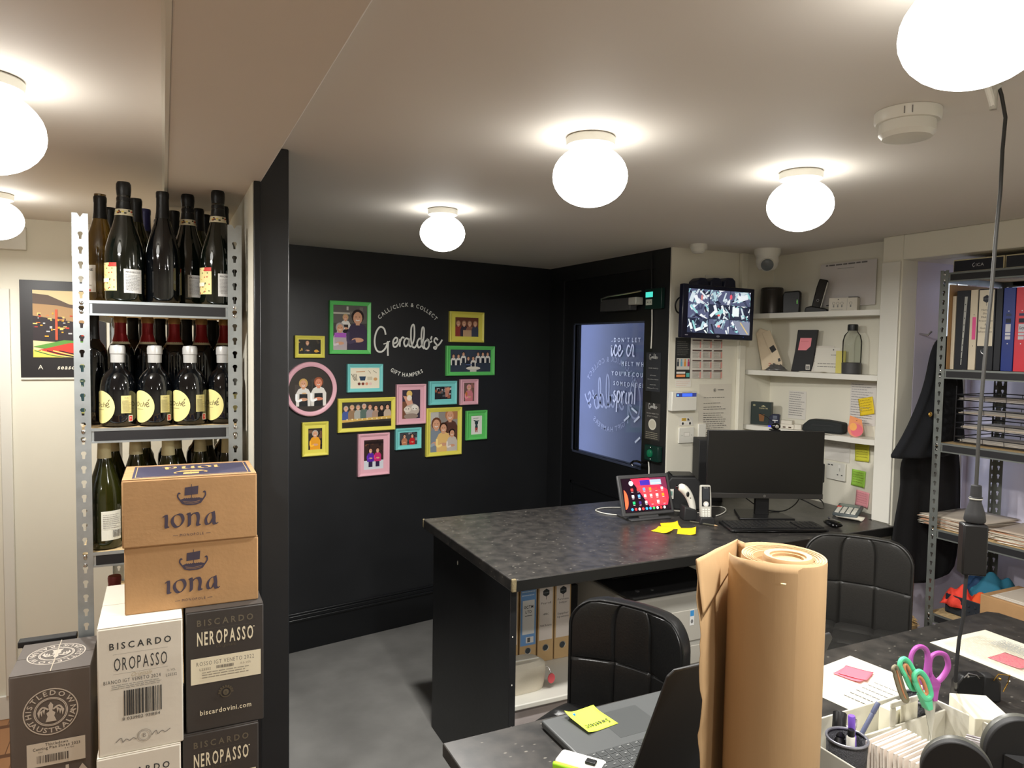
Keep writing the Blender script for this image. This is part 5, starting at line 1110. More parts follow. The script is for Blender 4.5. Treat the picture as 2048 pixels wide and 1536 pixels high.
# ================================================================ on the white wall
def on_wall(name, label, cat, P, box, off=.002, rot=0, th=.0006, col=(226, 222, 212), fn=None, group=None, m=None, bevel=0):
    Mx, w, h = P.box(*box, off); Mx = Mx @ Matrix.Rotation(rot, 4, 'Z')
    t = thing(name, label, cat, Mx, group); g = G()
    if m is None:
        g.base(w, h, th, col)
        if fn: fn(g, w, h)
        build('sheet', g, PRINT, t, smooth=False)
    else:
        build('body', G().box(-w/2, w/2, -h/2, h/2, -th, 0), m, t, bevel=bevel)
        if fn: fn(g, w, h); build('printed_face', g, PRINT, t, smooth=False)
    return t, w, h
def cal(g, w, h):
    g.rect(-w/2, -h/2, -w*.17, h/2, (34, 36, 36)); g.lines(-w*.46, -w*.2, h*.06, h*.42, 8, (110, 110, 106), .35)
    g.rect(-w*.47, -h*.28, -w*.19, h*.0, (210, 206, 196))
    for i, c in enumerate(((40, 50, 60), (110, 170, 200), (230, 150, 50), (180, 60, 110))): g.ell(-w*.44+i*w*.075, -h*.05, w*.014, h*.03, c); g.rect(-w*.46+i*w*.075, -h*.2, -w*.42+i*w*.075, -h*.08, c)
    g.rect(-w*.47, -h*.46, -w*.28, -h*.4, (240, 150, 90)); g.rect(-w*.26, -h*.46, -w*.19, -h*.36, (90, 180, 170)); g.rect(-w*.47, -h*.38, -w*.28, -h*.33, (230, 226, 220))
    for i in range(3):
        for j in range(4):
            x0 = -w*.14+i*w*.215; y1 = h*.46-j*h*.25; g.rect(x0, y1-.012*h-h*.02, x0+w*.19, y1, (90, 70, 66)); g.lines(x0, x0+w*.15, y1-h*.2, y1-h*.05, 5, (180, 176, 168), .5, .2); g.rect(x0+w*.155, y1-h*.2, x0+w*.185, y1-h*.05, (216, 150, 140))
on_wall('wall_calendar', 'year planner with dark left column below the tilted screen', 'calendar', WHITE, (1350, 676, 1441, 757), fn=cal)
on_wall('paper_notice', 'faint pink-lined slip taped above the white wall unit', 'notice', WHITE, (1351, 759, 1382, 774), fn=lambda g, w, h: g.lines(-w*.45, w*.45, -h*.4, h*.4, 3, (222, 180, 160), .2))
t, w, h = on_wall('alarm_panel', 'white wall unit with a lit blue display', 'control panel', WHITE, (1344, 783, 1394, 822), off=.035, th=.034, m=white_pl, bevel=.004)
g = G(); g.rect(-w*.34, h*.22, w*.47, h*.42, (40, 50, 110)); g.rect(-w*.1, h*.24, w*.3, h*.4, (60, 100, 240)); g.ell(-w*.27, h*.32, w*.03, h*.05, (110, 190, 255)); build('display', g, SCREEN, t, smooth=False)
g = G(); g.rect(-w*.1, h*.45, w*.3, h*.475, (90, 90, 88)); build('slot', g, PRINT, t, smooth=False)
def van(g, w, h):
    g.poly([(-w*.4, -h*.25), (-w*.4, h*.4), (w*.15, h*.4), (w*.32, h*.1), (w*.42, 0), (w*.42, -h*.25)], (236, 234, 226)); g.rect(-w*.35, 0, w*.0, h*.34, (226, 190, 80)); g.poly([(w*.08, h*.3), (w*.15, h*.3), (w*.27, h*.05), (w*.08, h*.05)], (80, 80, 80)); g.ell(-w*.25, -h*.27, w*.07, h*.16, (40, 40, 40)); g.ell(w*.28, -h*.27, w*.07, h*.16, (40, 40, 40)); g.lines(-w*.31, -w*.04, h*.06, h*.28, 2, (120, 60, 40), .4, .1)
on_wall('van_sticker', 'small sticker of a white delivery van', 'sticker', WHITE, (1359, 833, 1386, 851), fn=van)
t, w, h = on_wall('phone_socket', 'white square phone socket under the van sticker', 'socket', WHITE, (1358, 855, 1388, 886), off=.009, th=.008, m=white_pl, bevel=.002)
g = G(); g.rect(-w*.18, -h*.08, w*.22, h*.2, (196, 192, 182)); g.rect(-w*.14, -h*.05, w*.18, h*.16, (236, 232, 222)); g.ell(-w*.3, 0, .002, .002, (90, 90, 88)); g.ell(w*.34, 0, .002, .002, (90, 90, 88)); build('port', g, PRINT, t, smooth=False)
t, w, h = on_wall('wall_switch', 'blank white plate right of the phone socket', 'socket', WHITE, (1397, 848, 1412, 882), off=.009, th=.008, m=white_pl, bevel=.002)
def letter(g, w, h):
    g.ring(-w*.02, h*.4, .009, .002, (50, 50, 50)); g.ell(-w*.02, h*.4, .004, .005, (70, 70, 70)); g.lines(w*.07, w*.26, h*.395, h*.415, 1, (60, 60, 60), .6, .1)
    for y0, y1, n in ((.27, .3, 1), (.18, .21, 1), (.08, .15, 2), (-.22, .05, 8), (-.38, -.26, 4)): g.lines(-w*.36, w*.42, h*y0, h*y1, n, (96, 94, 90), .25, .35)
on_wall('letter_sheet', 'printed letter taped to the white wall left of the monitor', 'paper', WHITE, (1397, 768, 1461, 892), fn=letter, col=(216, 210, 196))
# tilted screen with camera pictures
t = thing('cctv_screen', 'tilted wall screen showing nine bright camera pictures', 'screen', None)
a, b, c, d = [ony(px, py, y) for px, py, y in ((1373, 569, 2.72), (1517, 578, 2.70), (1498, 682, 2.70), (1357, 672, 2.72))]
uu = ((b-a)+(c-d)).normalized(); vv = ((a-d)+(b-c)); vv = (vv-uu*vv.dot(uu)).normalized(); nn = uu.cross(vv); ce = (a+b+c+d)/4; w = ((b-a).length+(c-d).length)/2; h = ((a-d).length+(b-c).length)/2
t.matrix_world = Matrix(((uu.x, vv.x, nn.x, ce.x), (uu.y, vv.y, nn.y, ce.y), (uu.z, vv.z, nn.z, ce.z), (0, 0, 0, 1)))
build('casing', G().box(-w/2, w/2, -h/2, h/2, -.03, 0), mat('navy_black_gloss', (22, 24, 44), .25), t, bevel=.004); build('wall_bracket', G().box(-.03, .03, -.03, .03, -.085, -.03).box(-.05, .05, -.05, .05, -.118, -.085), blk, t)
g = G(); W_, H_ = w*.86, h*.82; y0 = -H_/2+h*.01; g.rect(-W_/2, y0, W_/2, y0+H_, (30, 36, 52))
def feed(x, y, a, b, fn):
    g.rect(x, y, x+a, y+b, random.choice([(60, 66, 92), (84, 90, 120), (40, 46, 66)]))
    for i in range(22):
        u = random.random()*a; v = random.random()*b; s = random.uniform(.12, .45)*a; tt = random.uniform(.12, .5)*s; an = random.choice([.7, -.7, 1.2, -1.2, .3])
        p = [(x+u+s*dx*math.cos(an)-tt*dy*math.sin(an), y+v+s*dx*math.sin(an)+tt*dy*math.cos(an)) for dx, dy in ((0, 0), (1, 0), (1, 1), (0, 1))]
        p = [(min(x+a, max(x, q[0])), min(y+b, max(y, q[1]))) for q in p]
        A = sum(p[i][0]*p[(i+1) % 4][1]-p[(i+1) % 4][0]*p[i][1] for i in range(4))
        if abs(A) > 1e-7: g.poly(p, random.choice([(200, 216, 226), (170, 200, 214), (226, 232, 236), (226, 232, 240), (36, 40, 60), (110, 130, 150), (140, 196, 200), (60, 66, 92)]))
for i in range(3):
    for j in range(3): feed(-W_/2+i*W_/3, y0+j*H_/3, W_/3-.001, H_/3-.001, None)
g.ell(-W_*.3, y0+H_*.8, .006, .014, (200, 130, 130)); g.ell(W_*.17, y0+H_*.86, .007, .012, (230, 90, 110)); g.ell(-W_*.02, y0+H_*.42, .008, .005, (226, 90, 80)); g.ell(-.005, y0+H_*.17, .009, .006, (230, 130, 130)); g.rect(W_*.2, y0+H_*.42, W_*.31, y0+H_*.62, (226, 236, 240)); g.poly([(W_*.34, y0), (W_*.5, y0), (W_*.5, y0+H_*.3), (W_*.2, y0+H_*.32)], (130, 136, 156)); g.stroke([(W_*.34, y0+H_*.28), (W_*.47, y0+.004)], .006, (206, 180, 120), smooth=False)
build('screen', g, SCREEN, t, smooth=False)
g = G(); g.ell(0, -h*.45, .011, .005, (120, 124, 140)); g.rect(-w*.455, -h*.455, -w*.415, -h*.44, (150, 150, 165)); g.ell(w*.36, -h*.44, .002, .0015, (80, 110, 255)); build('emblem', g, GLOSSPRINT, t, smooth=False)
for i, (px, lb) in enumerate(((1401, 'navy plug top, left of the three over the tilted screen'), (1428, 'navy plug top, middle of the three over the tilted screen'), (1455, 'navy plug top, right of the three over the tilted screen'))):
    c = ony(px, 566, 2.80); q = thing('plug_adapter', lb, 'plug', T(c.x, 2.80, c.z), 'plug adapters on the wall above the screen')
    build('body', G().prism([(-.04, -.035), (.04, -.035), (.036, .01), (.018, .024), (-.012, .024), (-.034, .008)], -.02, .049, 'y'), mat('navy_plastic', (30, 34, 58), .4), q, bevel=.006)
    build('cord', G().tube([(.03, 0, 0), (.05, .01, -.008), (.06, .02, -.03)], .003, 8), blk, q)
cable('black cable bulging out left of the tilted screen', [ony(1372, 592, 2.78), ony(1358, 596, 2.78), ony(1351, 608, 2.78), ony(1353, 622, 2.79), ony(1362, 628, 2.80)], .004, blk)
on_wall('wall_plate', 'flat cream plate behind the plugs above the tilted screen', 'plate', WHITE, (1411, 551, 1446, 582), off=.006, th=.005, m=white_pl)
# ceiling sensor on the wall corner, dome camera, smoke detector
c = onz(1394, 489, CEIL); t = thing('ceiling_sensor', 'small white ceiling sensor by the black door post', 'sensor', T(c.x, c.y-.01, CEIL-.0005))
build('base', G().lathe([(.04, 0), (.04, -.014), (.034, -.02), (.03, -.034), (.02, -.042), (.001, -.043)], 28), white_pl, t); build('clip', G().box(.03, .046, -.01, .01, -.022, -.004), white_pl, t)
c = onz(1550, 487, CEIL-.002); t = thing('dome_camera', 'white dome security camera on the ceiling above the shelves', 'security camera', T(2.66, 2.66, CEIL-.0005))
build('mount', G().lathe([(.062, 0), (.062, -.02), (.052, -.04)], 32), white_pl, t)
build('housing', G().lathe([(.052, -.038), (.054, -.06), (.048, -.085), (.036, -.1), (.001, -.103)], 32), white_pl, t)
fwd_ = Vector((-.6, -.62, -.28)).normalized(); q = G(); ez = fwd_; ex = ez.orthogonal().normalized(); ey = ez.cross(ex)
Ml = Matrix(((ex.x, ey.x, ez.x, 0), (ex.y, ey.y, ez.y, 0), (ex.z, ey.z, ez.z, -.066), (0, 0, 0, 1)))
build('lens_ball', G().lathe([(.036, .03), (.034, .044), (.028, .052)], 28), white_pl, t).matrix_local = Ml
build('lens', G().lathe([(.029, .0515), (.022, .055), (.001, .057)], 28), mat('smoked_lens', (92, 98, 100), .25), t).matrix_local = Ml
t = thing('smoke_detector', 'round white smoke detector on the ceiling near the hanging cable', 'smoke detector', T(1.375, 1.005, CEIL-.0005))
build('base', G().lathe([(.062, 0), (.062, -.018), (.059, -.023)], 40), white_pl, t); build('detector_head', G().lathe([(.052, -.021), (.053, -.044), (.048, -.05), (.046, -.053), (.03, -.056), (.001, -.056)], 40), white_pl, t)
a_ = math.atan2(-1.005, -1.375); u_ = Vector((math.cos(a_), math.sin(a_), 0)); s_ = Vector((-u_.y, u_.x, 0))
g = G()
for k in (-.006, .008): p_ = u_*.0622+s_*k; g.cbox(p_.x, p_.y, -.012, .0016, .0016, .014)
build('groove', g, mat('shadow_grey_plastic', (130, 126, 120), .6), t)
# ================================================================ corner shelves
SA, SB = Vector((2.722, 2.85)), Vector((2.803, 2.135))
SHZ = [(1.782, 'top'), (1.494, 'middle'), (1.21, 'lowest')]
for z, nm in SHZ:
    t = thing('wall_shelf', {'top': 'uppermost white alcove shelf holding the speaker cylinder', 'middle': 'middle white alcove shelf with the clear bottle', 'lowest': 'lowest white alcove shelf, right above the blank monitor'}[nm], 'shelf', T(0, 0, z))
    d_ = (SB-SA).normalized(); e_ = SB-d_*.05
    poly = [(SA.x, 2.848), (SA.x, SA.y-.001), (e_.x, e_.y), (SB.x+.012, SB.y+.003), (2.898, 2.14), (2.898, 2.848)]
    build('shelf_board', G().prism([(x, y) for x, y in poly][::-1], -.024, 0), white_pl, t, bevel=.008, seg=3)
def at_shelf(px, py, x): 
    return onx(px, py, x)
def sx(px, z, x):  # y of a sight-line column at plan depth x and height z
    k = onx(px, 700, x)
    for _ in range(3):
        w_ = Vector((x, k.y, z))-CAMP; row = 768-FPX*w_.dot(up)/w_.dot(fw); k = onx(px, row, x)
    return k.y
z = 1.7825
t = thing('speaker', 'dark metal cylinder speaker on the uppermost shelf', 'speaker', T(2.815, sx(1543, z, 2.815), z))
build('body', G().lathe([(.05, 0), (.054, .004), (.054, .128), (.051, .133), (.046, .131), (.001, .131)], 36), mat('gunmetal', (62, 58, 54), .35, .5, var=.05), t); build('base_ring', G().lathe([(.055, .001), (.055, .007)], 36), blk, t); build('top_ring', G().lathe([(.0545, .12), (.0545, .123)], 36), blk, t)
y = sx(1583, z, 2.83); t = thing('router', 'black rounded router with a green light beside the cylinder speaker', 'router', T(2.83, y, z, math.radians(-65)))
build('body', G().prism([(-.042, 0), (.042, 0), (.044, .1), (.036, .112), (-.036, .108), (-.044, .09)], -.014, .014, 'y'), blk, t, bevel=.006, seg=3)
g = G(); g.warp = lambda x, y, z: (x, -.0146-z, y)
for i in range(3): g.ell(.03, .05+i*.007, .0018, .0018, (120, 255, 60), 8)
build('status_light', g, SCREEN, t, smooth=False)
y = sx(1637, z, 2.84); t = thing('phone_handset', 'black cordless handset leaning in its cradle on the uppermost shelf', 'phone', T(2.84, y, z, math.radians(-60)))
build('cradle', G().prism([(-.06, 0), (.05, 0), (.04, .016), (-.03, .03), (-.055, .024)], -.03, .03, 'y'), blk, t, bevel=.005)
hs = build('handset', G().prism([(-.021, 0), (.021, 0), (.023, .1), (.02, .142), (-.02, .142), (-.023, .1)], -.011, .011, 'y'), blk_gloss, t, bevel=.005, seg=3); hs.matrix_local = Matrix.Translation((-.012, 0, .018)) @ Matrix.Rotation(math.radians(13), 4, 'Y')
build('silver_edge', G().box(.0195, .0235, -.0118, .006, .01, .132), silver_pl, hs, bevel=.001)
g = G(); g.warp = lambda x, y, z: (x, -.0114-z, y); g.ring(0, .04, .006, .001, (170, 170, 170), 20); build('button', g, PRINT, hs, smooth=False)
cable('black lead trailing from the handset cradle', [(2.83, sx(1652, z, 2.83), z+.03), (2.835, sx(1660, z, 2.83), z+.032), (2.85, sx(1672, z, 2.85), z+.028)], .002, blk)
y = sx(1687, z, 2.835); t = thing('bulb_box', 'small white box printed with light bulbs, uppermost shelf', 'box', T(2.835, y, z, math.radians(-66)))
build('carton', G().box(-.062, .062, -.015, .03, 0, .062), white_card, t, bevel=.0015)
g = G(); g.warp = lambda x, y, z: (x, -.0154-z, y); 
for i in range(4): xx = -.04+i*.018+(.02 if i == 3 else 0); g.ring(xx, .036, .0065, .0014, (110, 110, 106), 16); g.rect(xx-.003, .018, xx+.003, .028, (140, 140, 136))
g.rect(.018, .004, .019, .058, (150, 150, 146)); g.lines(-.05, .01, .006, .012, 1, (150, 150, 146)); g.ell(-.02, .054, .003, .002, (60, 60, 60)); build('printed_front', g, PRINT, t, smooth=False)
build('lid_gap', G().box(.02, .06, -.005, .028, .062, .066), blk, t)
# large paper sheet
def sheet1(g, w, h): pass
P1 = Plane((2.893, 2.4, 0), -90)
t, w, h = on_wall('wall_sheet', 'large blank white sheet hung behind the uppermost shelf', 'paper', P1, (1640, 524, 1752, 612), fn=lambda g, w, h: (g.lines(-w*.4, w*.45, h*.42, h*.5, 1, (110, 108, 104), .4), g.rect(-w*.18, h*.36, w*.12, h*.37, (140, 138, 134))), col=(214, 208, 204), th=.001)
# middle shelf
z = 1.4945
y = sx(1535, z, 2.80); t = thing('paper_bag', 'folded cream paper bag with black squares, left on the middle shelf', 'bag', T(2.815, y, z, math.radians(-66)))
g = G(); k = G()
g.prism([(-.035, .0), (.055, .0), (.062, .03), (-.012, .2), (-.055, .215), (-.075, .19)], -.012, .010, 'y'); build('bag_body', g, mat('cream_paper_bag', (222, 204, 176), .8, bump=.2, bscale=40), t, bevel=.003)
g.v = []; g = G().prism([(.0, .0), (.066, .0), (.07, .04), (.0, .205), (-.04, .19), (.02, .06)], -.018, -.012, 'y'); build('bag_flap', g, MATS['cream_paper_bag'], t, bevel=.001)
g = G(); g.warp = lambda x, y, z: (x, -.0184-z, y); g.poly([(.0, .115), (.022, .13), (.038, .105), (.016, .088)], (52, 52, 52)); g.poly([(.046, .06), (.058, .064), (.062, .048), (.05, .044)], (60, 60, 60)); g.lines(.0, .015, .02, .04, 2, (190, 80, 70)); build('printed_squares', g, PRINT, t, smooth=False)
solo('crinkled_bag', G().grid(20, 10, lambda u, v: ((u-.5)*.11, (v-.5)*.05, .002+(.028+.014*math.sin(u*19+v*7)*math.cos(v*13+u*5))*math.sin(pi*u)*math.sin(pi*v))), mat('smoky_plastic_film', (110, 108, 106), .2, trans=.3), 'crumpled smoky plastic film at the foot of the paper bag', 'plastic bag', T(2.80, sx(1552, z, 2.80), z, math.radians(-66)), solid=.0004)
solo('round_lid', G().lathe([(.03, -.003), (.032, 0), (.03, .004), (.001, .004)], 28), dgrey, 'dark disc standing behind the cream paper bag', 'disc', T(2.86, sx(1514, z, 2.86), z+.033) @ Matrix.Rotation(pi/2, 4, 'Y'))
y = sx(1605, z, 2.83); t = thing('mailing_pouch', 'black standing pouch with a pink note on it', 'pouch', T(2.84, y, z, math.radians(-66)))
build('pouch_body', G().prism([(-.062, 0), (.035, 0), (.042, .03), (.062, .205), (-.035, .205), (-.045, .1)], -.008, .008, 'y'), blk_matte, t, bevel=.003)
g = G(); g.warp = lambda x, y, z: (x, -.0088-z, y); g.poly([(-.03, .105), (.01, .105), (.03, .125), (.034, .165), (-.02, .165)], (236, 140, 150)); g.rect(-.018, .148, .02, .15, (210, 110, 120)); build('pink_note', g, PRINT, t, smooth=False, label='pink sticky note')
g = G(); g.warp = lambda x, y, z: (x, -.0088-z, y); g.rect(.01, .01, .03, .035, (214, 210, 200)); g.barcode(.012, .028, .014, .03, (90, 90, 90)); build('sticker', g, PRINT, t, smooth=False)
def papers(name, label, M, w, h, n, col=(226, 222, 208), fn=None, spread=.004, cat='paper'):
    t = thing(name, label, cat, M)
    for i in range(n):
        g = G(); dx, dy = random.uniform(-spread, spread), random.uniform(-spread, spread)
        g.box(-w/2+dx, w/2+dx, -h/2+dy, h/2+dy, i*.0011, i*.0011+.0009, col if isinstance(col, tuple) else random.choice(col)); g.k = 0
        if i == n-1 and fn:
            zz = i*.0011+.0009; g.warp = lambda x, y, z: (x+dx, y+dy, z+zz); fn(g, w, h); g.warp = None
        build('sheet', g, PRINT, t, smooth=False)
    return t
y = sx(1655, z, 2.86); t = thing('envelope', 'white windowed letters standing behind the clear bottle', 'paper', T(2.872, y, z, math.radians(-72)) @ Matrix.Rotation(math.radians(-8), 4, 'X'))
g = G(); g.warp = lambda x, y, z: (x, -z, y+.06); g.base(.15, .12, .002, (222, 218, 206)); g.lines(.0, .05, .02, .03, 1, (90, 90, 90)); g.lines(-.06, .06, -.04, -.01, 2, (120, 118, 112), .2); g.ell(.01, .05, .003, .003, (60, 60, 60)); build('front_letter', g, PRINT, t, smooth=False)
g = G(); g.warp = lambda x, y, z: (x-.04, -z+.006, y+.065); g.base(.10, .13, .002, (214, 208, 196)); g.lines(-.04, .04, -.02, .03, 3, (130, 126, 120), .2); build('rear_letter', g, PRINT, t, smooth=False)
papers('paper_stack', 'loose white and orange papers lying near the front of the middle shelf', T(2.795, sx(1625, z, 2.79), z, math.radians(-75)), .11, .045, 4, [(226, 222, 210), (236, 170, 110), (220, 214, 200)], spread=.007)
solo('yellow_booklet', G().box(-.022, .022, 0, .006, 0, .105), mat('pale_yellow_card', (216, 204, 110), .6), 'pale yellow booklet standing left of the clear bottle', 'booklet', T(2.873, sx(1680, z, 2.873), z, math.radians(-70)), bevel=.001)
y = sx(1703, z, 2.845); t = thing('carbonator_bottle', 'clear plastic bottle with black base and cap', 'bottle', T(2.842, y, z))
build('bottle_body', G().lathe([(.040, .042), (.041, .1), (.041, .15), (.034, .178), (.022, .192), (.0195, .2)], 36, close=False), clear_pl, t)
build('bottle_base', G().lathe([(.001, 0), (.038, 0), (.041, .003), (.042, .05), (.039, .052)], 36), dgrey, t); build('cap', G().lathe([(.022, .198), (.0225, .202), (.022, .224), (.019, .227), (.001, .227)], 30), blk, t)
# lowest shelf
z = 1.2105
y = sx(1523, z, 2.80); t = thing('gift_box', 'dark green-black gift box printed with an amber drink', 'box', T(2.80, y, z, math.radians(-62)))
build('carton', G().box(-.052, .052, -.018, .018, 0, .118), mat('bottle_green_card', (34, 46, 42), .4), t, bevel=.0015)
g = G(); g.warp = lambda x, y, z: (x, -.0184-z, y); g.text('TOMATIN', .012, .082, .007, (206, 196, 150), w=.045); g.poly([(.0, .095), (.024, .095), (.012, .102)], (206, 196, 150)); g.ell(-.035, .1, .007, .005, (150, 146, 110)); g.ell(.006, .035, .011, .014, (150, 90, 30)); g.rect(-.004, .018, .016, .036, (190, 120, 40)); g.ell(.014, .04, .004, .006, (240, 190, 90)); g.poly([(-.01, .055), (.02, .055), (.016, .018), (-.006, .018)], (120, 76, 30)); build('printed_front', g, PRINT, t, smooth=False)
y = sx(1546, z, 2.765); t = thing('charging_dock', 'small dark blue gadget glowing blue at its foot', 'gadget', T(2.775, y, z, math.radians(-60)))
build('body', G().prism([(-.028, 0), (.022, 0), (.026, .06), (.02, .066), (-.01, .066), (-.026, .05)], -.012, .014, 'y'), mat('navy_plastic'), t, bevel=.003)
g = G(); g.warp = lambda x, y, z: (x, -.0126-z, y); g.rect(-.028, .001, .022, .006, (60, 60, 255)); build('glow_strip', g, SCREEN, t, smooth=False)
g = G(); g.warp = lambda x, y, z: (x, -.0126-z, y); g.rect(-.006, .042, .014, .058, (90, 96, 110)); g.rect(-.008, .032, .018, .037, (210, 210, 210)); g.rect(.003, .02, .006, .034, (210, 210, 210)); build('printed_label', g, PRINT, t, smooth=False)
y = sx(1582, z, 2.80); t = thing('card_boxes', 'low stack of small white card packs on the lowest shelf', 'box', T(2.80, y, z, math.radians(-66)))
build('pack', G().box(-.045, .02, -.02, .02, 0, .022), white_card, t, bevel=.001); build('pack', G().box(-.043, .01, -.02, .018, .0225, .04), white_card, t, bevel=.001); build('pack', G().box(.021, .055, -.018, .02, 0, .024), white_card, t, bevel=.001)
g = G(); g.warp = lambda x, y, z: (x, -.0204-z, y); g.rect(-.034, .004, -.02, .01, (70, 50, 36)); g.rect(-.006, .004, .008, .01, (70, 50, 36)); build('printed_marks', g, PRINT, t, smooth=False)
y = sx(1648, z, 2.835); t = thing('zip_case', 'soft black zipped case lying on the lowest shelf', 'case', T(2.835, y, z, math.radians(-70)))
build('case_body', G().prism([(-.095, 0), (.09, 0), (.098, .012), (.096, .052), (.02, .060), (-.06, .060), (-.092, .03)], -.036, .036, 'y'), mat('black_nylon', (34, 38, 38), .8, bump=.3, bscale=300), t, bevel=.01, seg=3)
build('zip', G().tube([(-.09, -.03, .03), (-.03, -.037, .034), (.04, -.037, .036), (.09, -.03, .036)], .0016, 6), dgrey, t)
solo('flat_card', G().box(-.07, .07, -.012, .016, 0, .0015), white_card, 'flat white card lying by the black zipped case', 'card', T(2.79, sx(1672, z, 2.79), z, math.radians(-74)))
y = sx(1711, z, 2.83)
t = thing('peach_card', 'peach shaped orange and pink card leaning on the lowest shelf', 'card', T(2.828, y, z, math.radians(-68)))
g = G(); g.warp = lambda x, y, z: (x, -z, y); g.prism([(-.03, .05), (-.026, .095), (.024, .08), (.03, .05)], -.002, 0, 'z', (232, 150, 96)); 
pts = [(.034*math.cos(2*pi*i/28), .034+.034*math.sin(2*pi*i/28)*1.0) for i in range(28)]; g.prism(pts, -.001, .001, 'z', (226, 140, 110)); g.k = 30
g.ell(.006, .03, .026, .028, (222, 106, 120), 20); g.ell(-.01, .045, .016, .018, (240, 170, 90), 16); g.ell(.004, .075, .002, .002, (120, 60, 40), 8); build('card_body', g, PRINT, t, smooth=False)
yn = mat('yellow_note_paper', (236, 206, 44), .7); gn_ = mat('yellow_green_note_paper', (206, 204, 62), .7); lg_ = mat('lime_note_paper', (150, 200, 74), .7); pk_ = mat('pink_note_paper', (240, 164, 172), .7)
AL = Plane((2.8985, 2.4, 0), -90)
def wnote(box, m, rot, lb, ink=(120, 100, 40), name='sticky_note'):
    Mx, w, h = AL.box(*box, .001); s = (w+h)/2
    def wr(g, s):
        for i in range(5):
            yy = s*(.34-.15*i); x = -s*.38
            while x < s*.3: L_ = random.uniform(.08, .2)*s; g.stroke([(x, yy), (x+L_*.5, yy+s*.03), (x+L_, yy)], s*.016, ink); x += L_+s*.04
    note(lb, Mx @ Matrix.Rotation(rot, 4, 'Z'), s, m, .006, 'handwritten notes on the alcove wall', wr, lift=.002)
wnote((1719, 795, 1749, 830), yn, .22, 'bright yellow handwritten note above the peach card')
wnote((1710, 889, 1741, 922), gn_, .06, 'dull yellow handwritten note below the lowest shelf')
wnote((1704, 940, 1732, 973), lg_, -.02, 'lime green handwritten note, between yellow and pink ones')
wnote((1713, 981, 1738, 1014), pk_, -.05, 'pink handwritten note, lowest on the alcove wall', (200, 120, 130))
lst = lambda g, w, h: g.lines(-w*.45, w*.4, -h*.48, h*.48, 16, (150, 148, 150), .22, .5)
on_wall('paper_list', 'tall handwritten list pinned at the right end of the alcove', 'paper', AL, (1700, 765, 1752, 850), off=.0008, fn=lst, col=(218, 214, 208))
on_wall('paper_list', 'small handwritten list on the wall behind the card packs', 'paper', AL, (1577, 782, 1612, 838), off=.0008, fn=lambda g, w, h: g.lines(-w*.45, w*.45, -h*.4, h*.48, 11, (140, 138, 138), .25, .3), col=(220, 216, 208))
on_wall('paper_sheet', 'faint white sheet under the lowest shelf', 'paper', AL, (1650, 872, 1700, 922), off=.0008, col=(216, 212, 204), fn=lambda g, w, h: g.lines(-w*.4, w*.4, h*.1, h*.4, 2, (196, 192, 186), .3, .4))
t, w, h = on_wall('wall_socket', 'white double wall socket with USB ports right of the monitor', 'socket', AL, (1652, 925, 1690, 960), off=.010, th=.009, m=white_pl, bevel=.002)
g = G()
for sx_ in (.22,): 
    for x_, y_, a_, b_ in ((.0, .14, .02, .10), (-.1, -.18, .08, .03), (.12, -.18, .08, .03)): g.rect((sx_+x_-a_/2)*w, (y_-b_)*h, (sx_+x_+a_/2)*w, (y_+b_)*h, (60, 60, 58))
g.rect(-w*.42, h*.3, -w*.3, h*.36, (50, 50, 50)); g.rect(-w*.26, h*.3, -w*.14, h*.36, (50, 50, 50)); g.rect(w*.14, h*.22, w*.26, h*.4, (236, 234, 226)); build('sockets', g, PRINT, t, smooth=False)
# ================================================================ on the door wall
DW = DOORW
c = onx(1258, 606, 2.22)
t = thing('door_closer', 'dark grey door closer with a bent metal arm', 'door closer', None); Mx, w, h = DW.box(1211, 598, 1278, 622, .012); t.matrix_world = Mx
build('body', G().box(-w/2, w/2*.8, -h/2, h/2, -.012+.003, .035), dgrey, t, bevel=.003); build('end_cap', G().box(w/2*.72, w/2*1.15, -h*.1, h/2, -.009, .037), silver_pl, t, bevel=.003)
build('arm', G().tube([(-w*.42, h*.35, .04), (-w*.40, h*.55, .05), (-w*.2, h*.72, .045), (w*.3, h*.85, .03), (w*.62, h*.98, .012)], .005, 8), chrome, t)
exit_green = mat('dark_green_plastic', (10, 42, 36), .35)
Mx, w, h = DW.box(1290, 577, 1314, 618, .024); t = thing('exit_sensor', 'dark green unit with a lit turquoise window above the door edge', 'door release', Mx)
build('body', G().box(-w*.5, w*.85, -h/2, h/2, -.022, 0.0), exit_green, t, bevel=.003)
g = G(); g.rect(-w*.45, h*.08, w*.15, h*.34, (80, 226, 206)); build('lit_window', g, SCREEN, t, smooth=False)
g = G(); g.rect(-w*.42, -h*.3, w*.1, -h*.02, (200, 204, 190)); g.ell(-w*.26, -h*.16, .003, .004, (50, 60, 50), 8); g.ell(-w*.04, -h*.16, .003, .004, (50, 60, 50), 8); build('contact_plate', g, PRINT, t, smooth=False)
Mx, w, h = DW.box(1288, 891, 1313, 922, .03); t = thing('exit_button', 'dark green door release box with a round green button', 'door release', Mx)
build('body', G().box(-w*.5, w*.6, -h/2, h/2, -.028, 0.0), exit_green, t, bevel=.004); q = build('button', G().lathe([(.019, 0), (.019, .008), (.014, .012), (.001, .013)], 24), mat('lit_green_button', (16, 60, 44), .3, emit=(30, 200, 130), es=.12), t)
build('screw', G().sphere((0, h*.38, 0), .003, .003, .002, 8), chrome, t); build('screw', G().sphere((0, -h*.38, 0), .003, .003, .002, 8), chrome, t)
def pc(px, py): return onx(px, py, 2.222)
cable('white cable clipped down the black wall from the lit green unit', [pc(1304, 619), pc(1304, 650), pc(1303, 680), pc(1302, 697)], .0032, white_pl)
